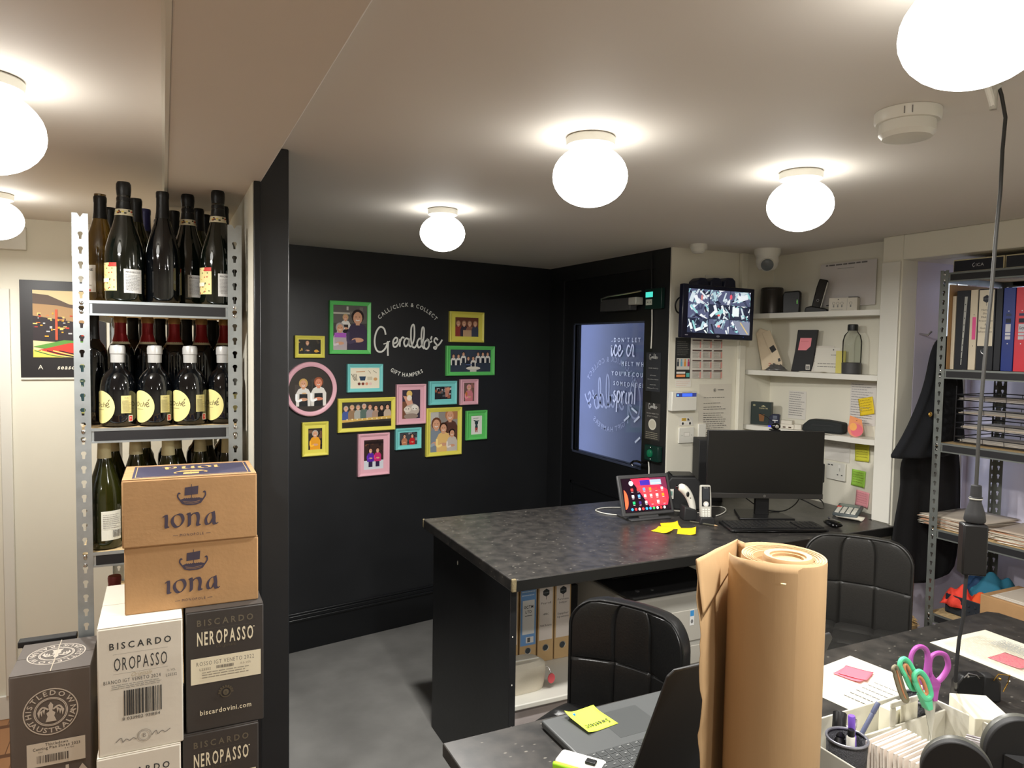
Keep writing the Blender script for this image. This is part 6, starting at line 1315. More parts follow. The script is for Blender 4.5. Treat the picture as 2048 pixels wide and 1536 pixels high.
cable('white cable running down from the green button to the counter', [pc(1297, 923), pc(1298, 940), pc(1297, 963), pc(1297, 990)], .0036, white_pl)
cable('thin dark conduit rising from the lit green unit to the ceiling', [pc(1303, 578), pc(1303, 540), pc(1303, 505)], .004, black_trim)
def st1(g, w, h): 
    script_logo(g, 0, h*.38, w*.6, .002, (196, 196, 190)); g.text('WIFI INFO', 0, h*.08, .006, (170, 170, 166), w=w*.66); 
    for y_, s_ in ((-.1, 'NETWORK'), (-.2, 'Geraldos_Guest'), (-.34, 'PASSWORD'), (-.43, 'MiltonTown')): g.text(s_, 0, h*y_, .0046, (186, 186, 182), w=w*(.4 if s_.isupper() else .74))
on_wall('wifi_sticker', 'dark sticker with white script and wifi details', 'sticker', DW, (1292, 705, 1321, 783), fn=st1, col=(44, 46, 50), off=.0015)
def st2(g, w, h):
    script_logo(g, 0, h*.4, w*.6, .002, (206, 206, 200)); g.text('SCAN HERE TO', 0, h*.2, .006, (170, 168, 160), w=w*.8); g.text('STAY TUNED', 0, h*.12, .006, (170, 168, 160), w=w*.7); g.ell(0, -h*.08, w*.26, h*.15, (206, 202, 186), 24); g.ell(0, -h*.08, w*.2, h*.115, (190, 184, 166), 20); g.lines(-w*.42, w*.42, -h*.48, -h*.28, 4, (140, 134, 116), .35, .1)
on_wall('mailing_list_sticker', 'dark sticker with white script and a pale round patch', 'sticker', DW, (1290, 806, 1320, 880), fn=st2, col=(54, 52, 50), off=.0015)
# marks scuffed into the black walls
g = G(); g.k = 2
Msc = PHOTO.M(PHOTO.hit(700, 1180, .0006))
# ================================================================ hanging adapter
AD = 1.3
a = onz(2000, 165, 2.04); pts = [atd(px, py, AD) for px, py in ((1990, 150), (2003, 190), (2011, 235), (2005, 300), (2001, 380), (1992, 470), (1985, 560), (1975, 660), (1966, 760), (1958, 860), (1953, 960), (1951, 1010))]
top_ = pts[0]; t = thing('power_adapter', 'black power adapter block dangling on a cable from the ceiling lamp', 'power adapter', T(*atd(1945, 1095, AD)))
o_ = atd(1945, 1095, AD); rel = lambda p: p-o_
build('upper_cord', G().tube([rel(p) for p in pts], .0032, 10), mat('dark_flex', (40, 39, 36), .6), t)
Mv = Matrix(((rt.x, -fw.x, up.x, 0), (rt.y, -fw.y, up.y, 0), (rt.z, -fw.z, up.z, 0), (0, 0, 0, 1)))
u_ = rt.copy(); d_ = fw.copy(); d_.z = 0; d_.normalize(); h_ = Vector((d_.y, -d_.x, 0))
Mb_ = Matrix(((h_.x, -d_.x, 0, 0), (h_.y, -d_.y, 0, 0), (0, 0, 1, 0), (0, 0, 0, 1))) @ Matrix.Rotation(math.radians(14), 4, 'Z')
b_ = build('adapter_block', G().box(-.020, .020, -.014, .014, -.048, .044), blk, t, bevel=.003); b_.matrix_local = Mb_
build('plug_connector', G().lathe([(.0165, .0465), (.0175, .05), (.016, .062), (.0095, .082), (.0095, .088), (.011, .089), (.011, .091), (.0092, .092), (.0085, .112), (.006, .113)], 18), blk_matte, t).location = rel(pts[-1]).x*0.9, rel(pts[-1]).y*0.9, 0
build('connector_ring', G().lathe([(.0105, .087), (.0112, .089), (.0105, .091)], 18), silver_pl, t).location = rel(pts[-1]).x*0.9, rel(pts[-1]).y*0.9, 0
pts = [atd(px, py, AD+.0) for px, py in ((1933, 1146), (1930, 1180), (1927, 1230), (1918, 1280), (1913, 1330), (1911, 1362))]+[onz(1911, 1380, .765)]
build('lower_cord', G().tube([rel(p) for p in pts], .0032, 8), blk_matte, t)
build('ceiling_hook', G().lathe([(.012, 0), (.012, -.01), (.006, -.016), (.006, -.05)], 14), silver_pl, t).location = rel(Vector((top_.x, top_.y, CEIL-.001)))
build('upper_plug', G().tube([rel(top_)+Vector((0, 0, .0)), rel(top_)+Vector((-.02, .01, .01)), rel(Vector((top_.x, top_.y, CEIL-.045)))], .006, 8), white_pl, t)
# ================================================================ right-hand steel rack
RZ = [.54, .885, 1.235, 1.53, 1.912]
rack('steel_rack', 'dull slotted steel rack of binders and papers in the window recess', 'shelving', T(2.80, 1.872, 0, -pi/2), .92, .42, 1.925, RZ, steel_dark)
def ry(px, z, x=2.83): return sx(px, z, x)
z = RZ[4]+.0035
y0 = ry(1906, z, 2.84); y1 = ry(2008, z, 2.84)
def ica(label, yy0, yy1, txt):
    t = thing('flat_box', label, 'box', T(2.84, yy0, z, -pi/2), 'flat black boxes on top of the rack')
    w = yy0-yy1; build('carton', G().box(0, w, 0, .3, 0, .052), mat('beige_box_edge', (206, 196, 160), .6), t, bevel=.002)
    build('front_panel', G().box(.004, w-.004, -.0012, 0, .005, .047), mat('navy_black_card', (28, 30, 40), .4), t)
    if txt: g = G(); g.warp = lambda x, y, z_: (x+w/2, -.0016-z_, y+.02); g.text('ICA', .008, 0, .011, (214, 214, 220), w=.03); g.stroke([(-.012, .014), (-.02, .008), (-.016, -.002), (-.012, .003)], .0018, (214, 214, 220)); build('lettering', g, PRINT, t, smooth=False)
ica('flat black box with white letters on top of the rack', y0, y1, True); ica('flat black box right of the lettered one, partly out of view', y1-.004, y1-.15, False)
z = RZ[3]+.0035
def rb(px0, px1, x, label, m, spine, ring=None, h=.31, hd=0, rz=.095, d=.28):
    a = ry(px0, z, x); b = ry(px1, z, x); return binder(label, T(x, a, z, -pi/2), a-b-.0008, h, d, m, spine, ring, rz, group='binders on the recess rack')
solo('card_divider', G().box(0, .004, 0, .33, 0, .335), card, 'brown card sheet standing at the left end of the binders', 'card', T(2.815, 1.843, z, -pi/2))
rb(1899, 1906, 2.83, 'thin cream folder at the left end of the rack', mat('cream_card', (216, 204, 180), .6), None, h=.29)
bk = mat('black_binder_card', (30, 32, 38), .4)
def sp_holes(g, w, h): 
    g.poly([(-w*.0, h*.06), (w*.06, h*.06), (w*.32, h*.92), (w*.1, h*.92)], (176, 178, 172))
    for i in range(9): v = .14+i*.085; g.ell(w*(.02+v*.2), h*v, .0018, .0024, (30, 30, 30), 8)
rb(1907, 1934, 2.83, 'black binder with a punched plastic strip on its spine', bk, sp_holes)
def sp_pink(g, w, h): g.rect(-w*.1, h*.38, w*.4, h*.66, (232, 90, 150)); g.ell(w*.1, h*.69, .0015, .002, (60, 50, 40), 6); g.ell(w*.1, h*.3, .0015, .002, (60, 50, 40), 6)
rb(1934.5, 1949, 2.83, 'narrow cream binder with a pink tab', mat('cream_card'), sp_pink)
def sp_shop(g, w, h):
    g.rect(-w*.44, h*.3, w*.44, h*.99, (222, 212, 190)); HEX(g, 0, h*.88, w*.24, (46, 48, 58))
    for s, v in (('Hamper', .735), ('Shop', .69), ('Making', .645), ('Procedures', .60), ('&', .555), ('General', .51), ('Information', .465)): g.text(s, 0, h*v, .0075, (70, 60, 56), w=min(w*.8, .0058*len(s)))
rb(1950, 1984, 2.83, 'black lever arch file with a tall cream label and ring', bk, sp_shop, True, rz=.075)
rb(1985, 1999, 2.835, 'plain black binder behind the hanging cable', bk, None)
def sp_b(col):
    def f(g, w, h):
        for a, b, c in ((.66, .69, (60, 70, 100)), (.58, .63, (40, 44, 60)), (.47, .565, (206, 206, 214)), (.43, .46, (206, 206, 214)), (.38, .42, (206, 206, 214))): g.rect(-w*.22, h*a, w*.22, h*b, c)
        g.ell(0, h*.72, .0022, .0022, (230, 230, 236), 8); g.ell(0, h*.33, .0022, .0022, (230, 230, 236), 8)
    return f
rb(2000, 2024, 2.83, 'royal blue binder on the recess rack', mat('royal_blue_card', (34, 54, 130), .35), sp_b(0))
def sp_r(g, w, h): sp_b(0)(g, w, h); g.text('Serp', 0, h*.5, .011, (30, 26, 30), w=w*.36, bold=1, slant=.2)
rb(2025, 2052, 2.83, 'red binder at the right edge of the rack', mat('red_binder_card', (214, 52, 66), .35), sp_r)
for i in range(4): rb(2053+i*30, 2082+i*30, 2.83, ('grey', 'green', 'white', 'brown')[i]+' binder beyond the red one, out of view', (dgrey, exit_green, white_card, card)[i], None) if ry(2082+i*30, z) > 1.0 else None
# wire letter trays
z = RZ[2]+.0035
t = thing('letter_tray', 'stack of black wire letter trays full of papers', 'letter tray', T(2.86, ry(1908, z, 2.86), z, -pi/2))
for i in range(4):
    zz = .004+i*.056; g = G(); 
    loop = [(0, 0, zz+.022), (.30, 0, zz+.022), (.30, .25, zz+.022), (0, .25, zz+.022)]; g.tube(loop, .0022, 6, closed=True); g.tube([(q[0], q[1], zz) for q in loop], .0018, 6, closed=True)
    for k in range(4): g.tube([(.03+k*.08, 0, zz+.022), (.03+k*.08, .003, zz), (.03+k*.08, .247, zz), (.03+k*.08, .25, zz+.022)], .0012, 5)
    for cx, cy in ((0, 0), (.3, 0), (.3, .25), (0, .25)): g.tube([(cx, cy, zz), (cx, cy, zz+.056)], .002, 6)
    tr = build('tray', g, mat('black_wire', (44, 44, 48), .35, .4), t); tr['label'] = 'black wire tray'
for i in range(4):
    zz = z+.004+i*.056
    papers('paper_stack', ('papers in the bottom wire tray', 'papers in the second wire tray from the bottom', 'papers in the third wire tray from the bottom', 'crumpled papers in the topmost wire tray')[i], T(2.86+.125, ry(1908, z, 2.86)-.15, zz+.002, -pi/2), .27, .22, 8, [(196, 188, 176), (216, 210, 200), (180, 172, 164), (206, 190, 170)], spread=.01)
# paper stack on the shelf below
z = RZ[1]+.0035
for i, (px, lb) in enumerate(((1935, 'thick fanned stack of papers left on the rack shelf'), (2040, 'curled stack of letters at the right on the rack shelf'))):
    t = thing('paper_stack', lb, 'paper', T(2.985, ry(px, z, 2.95)+(.02 if i == 0 else -.06), z, -pi/2))
    for k in range(16):
        g = G(); a = random.uniform(-.16, .16); dx = random.uniform(-.015, .015); cl = random.choice([(222, 214, 196), (206, 196, 180), (230, 224, 210), (190, 176, 160)]) if k % 5 != 2 else (196, 150, 120)
        def fn(u, v, a=a, dx=dx, k=k): x = (u-.5)*.22+dx; y = (v-.5)*.30; return (x*math.cos(a)-y*math.sin(a), x*math.sin(a)+y*math.cos(a), k*.0024+.001+.006*(1-v)**3*(k/16))
        g.grid(6, 6, fn, cl); build('sheet', g, PRINT, t, solid=.0008)
# lowest shelf: crate of bright cloths, cardboard box, black bag with cords
z = RZ[0]+.0035
t = thing('plastic_crate', 'dark plastic crate on the low rack shelf full of bright cloths', 'crate', T(2.87, 1.835, z, -pi/2))
g = G().box(0, .19, 0, .28, 0, .004)
for a_ in ((0, .19, 0, .004), (0, .19, .276, .28), (0, .004, .004, .276), (.186, .19, .004, .276)): g.box(a_[0], a_[1], a_[2], a_[3], .004, .075)
build('crate_body', g, mat('dark_blue_plastic', (40, 46, 54), .4), t, bevel=.003)
for r_ in range(2):
    for k in range(7): build('stud', G().sphere((.02+k*.025, -.001, .03+r_*.022), .006, .003, .006, 8), MATS['dark_blue_plastic'], t)
def rag(label, M, s, m, seed, hh=.07):
    rnd = random.Random(seed); ph = [rnd.uniform(0, 6) for _ in range(4)]
    g = G().grid(22, 22, lambda u, v: ((u-.5)*s*(1+.15*math.sin(v*9+ph[0])), (v-.5)*s*(1+.15*math.sin(u*8+ph[1])), .004+hh*(math.sin(pi*u)*math.sin(pi*v))**.6*(.72+.28*math.sin(u*11+ph[2])*math.cos(v*9+ph[3]))))
    solo('cloth', g, m, label, 'cloth', M, 'bright cloths in and beside the crate', solid=.003)
rag('orange cloth in the crate, on the right', T(2.97, 1.72, z+.03), .14, mat('orange_cloth', (232, 90, 40), .8, bump=.3, bscale=120), 3, .085)
rag('coral red cloth beside the steel post', T(2.91, 1.80, z+.03), .11, mat('coral_cloth', (226, 66, 50), .8, bump=.3, bscale=120), 5, .085)
rag('teal cloth heaped at the back of the crate', T(3.05, 1.74, z+.05), .17, mat('teal_cloth', (40, 110, 136), .8, bump=.3, bscale=120), 8, .12)
rag('dark blue cloth over the teal one', T(3.04, 1.80, z+.07), .12, mat('deep_blue_cloth', (28, 60, 96), .8, bump=.3, bscale=120), 11, .08)
t = thing('cardboard_box', 'open brown cardboard box with papers at the right edge, low on the rack', 'cardboard box', T(2.765, ry(1962, .68, 2.77), z, -pi/2))
build('carton', G().box(0, .36, 0, .24, 0, .15), card, t, bevel=.003); g = G()
for k in range(5): g.box(.03+k*.004, .34, .01+k*.004, .225, .151+k*.0016, .1522+k*.0016, (220, 214, 204) if k % 2 else (196, 186, 172))
build('papers_inside', g, PRINT, t, smooth=False)
t = thing('cable_bag', 'small black bag with looped cords at the back of the low shelf', 'bag', T(3.12, 1.50, z))
build('bag_body', G().sphere((0, 0, .06), .05, .075, .06, 18), blk_matte, t)
for k in range(3): build('cord', G().tube([(-.03, -.05+k*.03, .085), (-.05, -.02+k*.03, .145), (-.03, .02+k*.03, .15), (-.01, .04+k*.02, .11)], .003, 6), blk, t)
solo('card_sheet', G().box(0, .16, 0, .22, 0, .003), card, 'flat brown card lying in front of the crate', 'card', T(2.76, 1.68, z+.0, -pi/2), smooth=False)
t = thing('straw_bag', 'bag of shredded tan paper straw behind the right chair', 'bag', T(2.70, 1.93, 0))
build('bag_body', G().lathe([(.001, 0), (.07, .0), (.085, .2), (.08, .5)], 20), mat('clear_brown_film', (150, 126, 90), .5), t)
g = G()
for k in range(260):
    a = random.uniform(0, 2*pi); r_ = .075*math.sqrt(random.random()); x, y, zz = r_*math.cos(a), r_*math.sin(a), .49+.045*(1-(r_/.08)**2)+random.uniform(-.01, .01); b = random.uniform(0, pi); g.tube([(x-.015*math.cos(b), y-.015*math.sin(b), zz), (x, y, zz+random.uniform(0, .008)), (x+.015*math.cos(b), y+.015*math.sin(b), zz)], .0014, 4)
s_ = build('paper_straw', g, mat('tan_paper_straw', (198, 166, 112), .8), t, smooth=False, kind='stuff')
# ================================================================ coats on hooks
def coat(name, label, rows, yc, th, m, hook, buttons=(), folds=7, seed=1):
    # rows: (height, x left, x right); cloth hangs as one closed fold-rippled surface
    t = thing(name, label, 'coat', T(0, 0, 0)); rings = []; n = 64
    for j, (z_, xl, xr) in enumerate(rows):
        cx, rx_ = (xl+xr)/2, (xr-xl)/2; ring_ = []
        for i in range(n):
            a = 2*pi*i/n; amp = .26*min(1, j/3)
            k = 1+amp*math.sin(folds*a+seed+j*.12)
            ring_.append((cx+rx_*math.cos(a), yc+th*(.55+.45*min(1, (j+1)/4))*math.sin(a)*k*1.0, z_))
        rings.append(ring_)
    build('coat_body', G().loft(rings), m, t, sub=1)
    for bx_, by_, bz_ in buttons: build('button', G().sphere((bx_, by_, bz_), .011, .005, .011, 14), gold, t, label='gold button')
    build('hook', G().tube([(hook[0], 2.039, hook[1]+.01), (hook[0], 2.0, hook[1]+.005), (hook[0], 1.985, hook[1]+.02)], .004, 8), chrome, t)
    return t
def cx_(px, py, y=1.95): return ony(px, py, y)
R_ = []
for py, l, r in ((672, 1868, 1890), (690, 1853, 1900), (720, 1846, 1903), (760, 1840, 1905), (800, 1826, 1908), (850, 1803, 1911), (885, 1782, 1913), (905, 1767, 1914)):
    a = cx_(l, py); b = cx_(r, py); R_.append(((a.z+b.z)/2, a.x, b.x))
R_.append((R_[-1][0]-.014, R_[-1][1]+.002, R_[-1][2]))
bq_ = ony(1853, 828, 1.89)
coat('jacket', 'short navy jacket with a gold button hanging in the recess corner', R_, 1.918, .036, cloth_navy, ((R_[0][1]+R_[0][2])/2, R_[0][0]+.0), ((bq_.x, 1.874, bq_.z),), 9, 1)
R_ = []
for py, l, r in ((690, 1872, 1898), (760, 1862, 1904), (850, 1830, 1908), (912, 1800, 1912), (930, 1795, 1914), (960, 1798, 1915), (1000, 1791, 1915), (1040, 1783, 1914), (1080, 1779, 1912), (1120, 1780, 1908), (1165, 1786, 1900)):
    a = cx_(l, py, 1.99); b = cx_(r, py, 1.99); R_.append(((a.z+b.z)/2, a.x, b.x))
coat('long_coat', 'long black coat hanging under the navy jacket', R_, 1.980, .022, cloth_blk, ((R_[0][1]+R_[0][2])/2+.02, R_[0][0]), (), 9, 2)
# ================================================================ near desk
EZ = .74
t = thing('desk', 'near black laminate desk carrying laptop and paper roll', 'desk', T(.535, .35, 0))
build('desktop', G().prism([(0, 0), (1.955, 0), (1.955, 1.06), (1.93, 1.085), (0, 1.075)], EZ-.03, EZ), DESK, t, bevel=.003, smooth=False)
for x, y in ((.04, .05), (1.86, .05), (.04, .96), (1.86, .96)): build('leg', G().box(x, x+.04, y, y+.04, 0, EZ-.03), blk, t)
z = EZ+.0005
# laptop, open towards the far side
t = thing('laptop', 'dark grey laptop open on the near desk, seen from behind its lid', 'laptop', T(.765, 1.075, z, math.radians(1)))
LWD, LDP = .405, .318
build('laptop_base', G().box(0, LWD, 0, LDP, .001, .017), laptop_grey, t, bevel=.004, seg=3)
kb = mat('laptop_keys', (58, 60, 60), .45)
for r_ in range(6):
    y = .03+r_*.0215
    x = .018
    n = 0
    while x < LWD-.03:
        wk = .0185
        if r_ == 5-0 and 0: wk = .0185
        if r_ == 1 and n == 0: wk = .028
        if r_ == 4 and n == 4: wk = .098
        if r_ in (2, 3) and n == 0: wk = .026+.006*r_
        x1 = min(x+wk, LWD-.018)
        if x1-x > .012: k_ = build('key', G().box(x, x1, y, y+.0185, .017, .0185), kb, t, bevel=.001)
        x = x1+.0028; n += 1
g = G(); g.warp = lambda x, y, z_: (x, y, z_+.0187)
for r_ in range(6):
    for i in range(15): g.rect(.026+i*.0214, .037+r_*.0215, .031+i*.0214, .0385+r_*.0215, (150, 152, 150))
build('key_legends', g, PRINT, t, smooth=False)
build('touchpad', G().box(.12, .235, .18, .285, .0168, .0173), mat('touchpad_grey', (70, 72, 72), .35), t, smooth=False)
g = G(); g.warp = lambda x, y, z_: (x, y, z_+.0173); g.rect(.285, .19, .325, .21, (60, 62, 64)); g.lines(.29, .32, .193, .207, 2, (120, 122, 122)); build('sticker', g, PRINT, t, smooth=False)
ld = build('laptop_lid', G().prism([(0.0, 0), (LWD, 0), (LWD, .305), (LWD-.012, .318), (.012, .318), (0, .305)], -.003, .003, 'y'), lid_grey, t, bevel=.002); ld.matrix_local = Matrix.Translation((0, .004, .019)) @ Matrix.Rotation(math.radians(22.5), 4, 'X')
build('laptop_screen', G().box(.012, LWD-.012, .0031, .0036, .02, .30), mat('dark_screen_glass'), ld, smooth=False)
build('hinge', G().tube([(.03, .004, .018), (.09, .004, .018)], .006, 10), blk, t); build('hinge', G().tube([(LWD-.09, .004, .018), (LWD-.03, .004, .018)], .006, 10), blk, t)
# neon note on the palm rest
c = onz(1188, 1439, z+.018)
def wr(g, s): g.text('Sweetest!', 0, s*.17, s*.19, (40, 50, 26), w=s*.78, slant=.05, bold=1)
note('neon yellow-green note on the laptop palm rest, writing upside down', T(c.x-.008, c.y, z+.0180, math.radians(188)), .086, mat('neon_note', (222, 250, 70), .7), .010, None, wr)
c = onz(1142, 1434, z+.019); t = thing('pen_tip', 'tiny blue push pin at the corner of the neon note', 'pin', T(c.x, c.y+.004, z+.0175))
build('head', G().sphere((0, 0, .004), .005, .004, .004, 10), mat('blue_plastic', (30, 120, 220), .3), t); build('head', G().sphere((.008, -.004, .004), .004, .004, .004, 10), MATS['blue_plastic'], t)
# white and green gadget at the bottom edge
c = onz(1150, 1516, z+.012); t = thing('sanding_block', 'white and lime green rounded gadget beside the laptop edge', 'gadget', T(c.x+.0, c.y-.022, z, math.radians(-52)))
build('white_top', G().box(-.05, .05, -.022, .026, .004, .02), white_pl, t, bevel=.008, seg=3); build('green_side', G().box(-.05, .05, -.032, -.0215, .0, .018), mat('lime_plastic', (160, 220, 40), .35), t, bevel=.004)
build('switch', G().box(.012, .034, -.01, .006, .02, .026), blk, t, bevel=.002)
# paper sheets with pink notes
def sheet_quad(label, q, fn=None, extra=0):
    P_ = [onz(px, py, z+.001+extra) for px, py in q]; o = sum(P_, Vector())/4; o.z = z+extra
    u = (P_[1]-P_[0]).normalized(); ang = math.atan2(u.y, u.x); w = ((P_[1]-P_[0]).length+(P_[2]-P_[3]).length)/2; h = ((P_[3]-P_[0]).length+(P_[2]-P_[1]).length)/2
    t = thing('printed_sheet', label, 'paper', T(o.x, o.y, o.z, ang)); g = G(); g.warp = lambda x, y, z_: (x, y, z_+.0008); g.base(w, h, .0007, (232, 226, 206)); 
    if fn: fn(g, w, h)
    build('sheet', g, PRINT, t, smooth=False); return t, w, h, ang, o
t, w, h, ang, o = sheet_quad('white printed sheet with a pink slip, right of the kraft roll', ((1618, 1378), (1780, 1452), (1830, 1370), (1662, 1295)), lambda g, w, h: g.lines(w*.05, w*.45, -h*.35, h*.2, 6, (110, 108, 104), .15, .4))
note('pair of pink slips on the sheet right of the kraft roll', T(*onz(1705, 1350, z+.002), ang+.1), .072, mat('salmon_note_paper', (226, 112, 128), .7), .004)
note('upper pink slip lying across the other one by the roll', T(*onz(1712, 1347, z+.0032), ang+.3), .070, MATS['salmon_note_paper'], .004)
def tab(g, w, h):
    g.lines(-w*.42, w*.45, -h*.42, h*.3, 22, (176, 176, 160), .18, .12); g.lines(-w*.2, w*.4, h*.05, h*.34, 8, (130, 140, 150), .3, .1)
t, w, h, ang, o = sheet_quad('white sheet of small printed rows, right of the hanging cable', ((1864, 1286), (2075, 1372), (2160, 1322), (1957, 1261)), tab)
note('pink slip on the sheet of small printed rows', T(*onz(2025, 1322, z+.002), ang+.05), .085, MATS['salmon_note_paper'], .003)
solo('paper_crumb', G().sphere((0, 0, .001), .005, .003, .0015, 8), white_pl, 'tiny white crumb on the near desk at the right', 'crumb', T(*onz(2018, 1363, z)))
# ================================================================ kraft paper roll
KC = atd(1556, 1110, 1.09); KC = Vector((KC.x, KC.y, 0)); KZ = atd(1556, 1110, 1.09).z; HH = KZ-z
t = thing('kraft_paper_roll', 'tall brown kraft paper roll standing on end with a loose torn sheet', 'paper roll', T(KC.x, KC.y, z, 0))
# wound body: rings of paper with gaps, and a card tube
dv = Vector((KC.x, KC.y, 0)).normalized(); sd = Vector((dv.y, -dv.x, 0))   # away from and across the view
off = sd*.008
g = G().lathe([(.042, HH-.012), (.044, HH-.004), (.050, HH-.002), (.0605, HH), (.0612, HH-.004), (.0612, 0), (.042, 0), (.042, HH-.012)], 64, off.x, off.y, close=False); build('wound_paper', g, kraft, t)
g = G().lathe([(.0262, HH-.03), (.0262, HH+.001), (.034, HH+.002), (.036, HH-.002), (.036, 0), (.026, 0)], 48, off.x+sd.x*.006, off.y+sd.y*.006, close=False); build('inner_windings', g, kraft, t)
build('roll_filling', G().lathe([(.0355, HH-.022), (.0425, HH-.022)], 48, off.x, off.y, close=False), kraft_dark, t)
build('core_tube', G().lathe([(.0262, HH-.002), (.0225, HH-.002), (.0225, .0), ], 40, off.x+sd.x*.006, off.y+sd.y*.006, close=False), kraft_dark, t)
build('core_plug', G().lathe([(.0224, HH-.006), (.001, HH-.006)], 40, off.x+sd.x*.006, off.y+sd.y*.006, close=False), kraft_dark, t, label='flat end deep inside the tube')
for k, r_ in enumerate((.0455, .0495, .0535, .0575)): build('winding_line', G().tube([(off.x+r_*math.cos(2*pi*i/60), off.y+r_*math.sin(2*pi*i/60), HH-.0018+.0006*k) for i in range(60)], .0006, 5, closed=True), kraft_dark, t)
# loose outer turn: starts inside at the left front, goes round front, right and back, and leaves as a flap on the left
path = []
a0 = math.atan2(-sd.y, -sd.x)     # left as seen
def rel_(ang, r): return Vector((r*math.cos(ang), r*math.sin(ang), 0))+dv*.006-sd*.001
for i in range(61):
    f = i/60; ang = a0+.25+f*(2*pi-1.05); r_ = .0705-.001*f + .004*math.sin(pi*min(1, f*2))*0
    path.append(rel_(ang, r_)-sd*.001)
last = path[-1]; e1 = onz(1475, 1078, KZ)-KC; e1.z = 0; e2 = onz(1432, 1096, KZ)-KC; e2.z = 0; e3 = onz(1393, 1118, KZ)-KC; e3.z = 0
fl = [last.lerp(e1, .5), e1, e1.lerp(e2, .5), e2, e2.lerp(e3, .5), e3]
full = path+fl; n = len(full); NZ = 40
g = G(); vs = []; fs = []
rnd = random.Random(4)
for j in range(NZ+1):
    v = j/NZ; zz = HH*(1-v)
    for i, p_ in enumerate(full):
        q = Vector((p_.x, p_.y, zz-.0012))
        if i < 61: q.z -= .010*(math.sin(pi*min(1, max(0, (i-2)/18)))**2*.0) + (-.006 if 2 < i < 32 else 0)*(1-v)*math.sin(pi*min(1, max(0, (i-2)/30)))
        k = max(0, (i-61+1))/6.0
        if k > 0:
            # flap bends towards the viewer lower down, its edge is torn
            pull = (sd*.012)*k*min(1, v*3.2); q += pull*(1 if v > .02 else 0)
            q += -dv*.006*k*math.sin(v*5)
            if i == n-1: q += sd*(rnd.uniform(-.0018, .0022)+.0012*math.sin(v*37))
        vs.append(tuple(q))
for j in range(NZ):
    for i in range(n-1): fs.append((j*n+i, j*n+i+1, (j+1)*n+i+1, (j+1)*n+i))
g.add(vs, fs); build('loose_sheet', g, kraft, t, solid=.0007)
# folded-over corner at the top of the flap
p0 = Vector((e1.x, e1.y, HH+.0004)); p1 = Vector((e3.x, e3.y, HH+.0004)); lo = p1+sd*.012+Vector((0, 0, -.085)); mid = Vector((e1.x, e1.y, HH-.02))-dv*.004
g = G(); tn = -dv*.004
def tri(u, v):
    top_ = p0.lerp(p1, u); bot = (mid+Vector((0, 0, -.012))).lerp(lo, u); q = top_.lerp(bot, v) + tn*(.4+2.2*math.sin(pi*v)*math.sin(pi*u)+.5*math.sin(9*u+7*v)*v*(1-v)*2)
    return tuple(q)
g.grid(14, 12, tri); build('folded_corner', g, kraft, t, solid=.0007)
for (px, py), s_ in (((1432, 1083), .006),):
    pass
g = G(); sp = onz(1571, 1142, KZ)
ang = math.atan2(-dv.y, -dv.x)+.12; r_ = .0716
g.add([(r_*math.cos(ang+a_), r_*math.sin(ang+a_), HH-.022+b_) for a_, b_ in ((-.05, -.0015), (.05, -.0015), (.05, .0015), (-.05, .0015))], [(0, 1, 2, 3)]); build('staple', g, mat('bright_nick', (240, 220, 170), .4), t, solid=.0006, label='small pale nick in the paper')
# ================================================================ organiser caddy and its contents
CX0, CX1, CY0, CY1, CH = 1.165, 1.55, .78, 1.05, .085
t = thing('desk_caddy', 'grey-white plastic organiser caddy with a slotted handle divider', 'organiser', T(CX0, CY0, z))
w, d = CX1-CX0, CY1-CY0
g = G().box(0, w, 0, d, 0, .004).box(0, w, 0, .004, .004, .06).box(0, w, d-.004, d, .004, CH).box(0, .004, .004, d-.004, .004, CH-.01).box(w-.004, w, .004, d-.004, .004, CH)
build('caddy_body', g, cream_pl, t, bevel=.002)
g = G(); ymid = d*.72; g.box(.115, w-.004, ymid, ymid+.005, .004, CH-.012)
g.box(.20, .215, ymid, ymid+.005, CH-.012, CH+.028).box(.32, .335, ymid, ymid+.005, CH-.012, CH+.028).box(.20, .335, ymid, ymid+.005, CH+.028, CH+.04); build('handle_divider', g, cream_pl, t, bevel=.0018)
build('divider', G().box(.115, .119, ymid+.005, d-.004, .004, CH-.01), cream_pl, t)
def cup(label, x, y, r, h):
    t = thing('pen_cup', label, 'pen cup', T(x, y, z+.0045)); g = G()
    build('cup_wall', G().lathe([(r*.92, 0), (r, h)], 40, close=False), mat('black_mesh', (70, 70, 74), .4, .4, bump=1.0, bscale=500), t, solid=.001); build('rim', G().tube([(r*math.cos(2*pi*i/40), r*math.sin(2*pi*i/40), h) for i in range(40)], .0028, 8, closed=True), mat('grey_rim', (126, 126, 134), .35, .5), t); build('cup_floor', G().lathe([(.001, 0), (r*.92, 0), (r*.92, .002)], 30), blk, t)
    return t
cc = onz(1694, 1478, z+.09); cup('black mesh pen cup at the left of the caddy, holding marker pens', cc.x, cc.y, .038, .088)
c2 = Vector((1.506, 1.013, 0)); cup('black mesh pen cup at the right of the caddy, holding scissors', c2.x, c2.y, .031, .088)
def stick(name, label, cat, a, b, parts, group=None):
    # a = foot, b = top; parts = list of (part name, from, to, radius, material) along the length
    a = Vector(a); b = Vector(b); dz_ = (b-a); L_ = dz_.length; ez = dz_/L_; ex = ez.orthogonal().normalized(); ey = ez.cross(ex)
    t = thing(name, label, cat, Matrix(((ex.x, ey.x, ez.x, a.x), (ex.y, ey.y, ez.y, a.y), (ex.z, ey.z, ez.z, a.z), (0, 0, 0, 1))), group)
    for nm, f0, f1, r_, m in parts: build(nm, G().lathe([(r_*.9, f0*L_), (r_, f0*L_+.002), (r_, f1*L_-.002), (r_*.85, f1*L_)], 16), m, t)
    return t
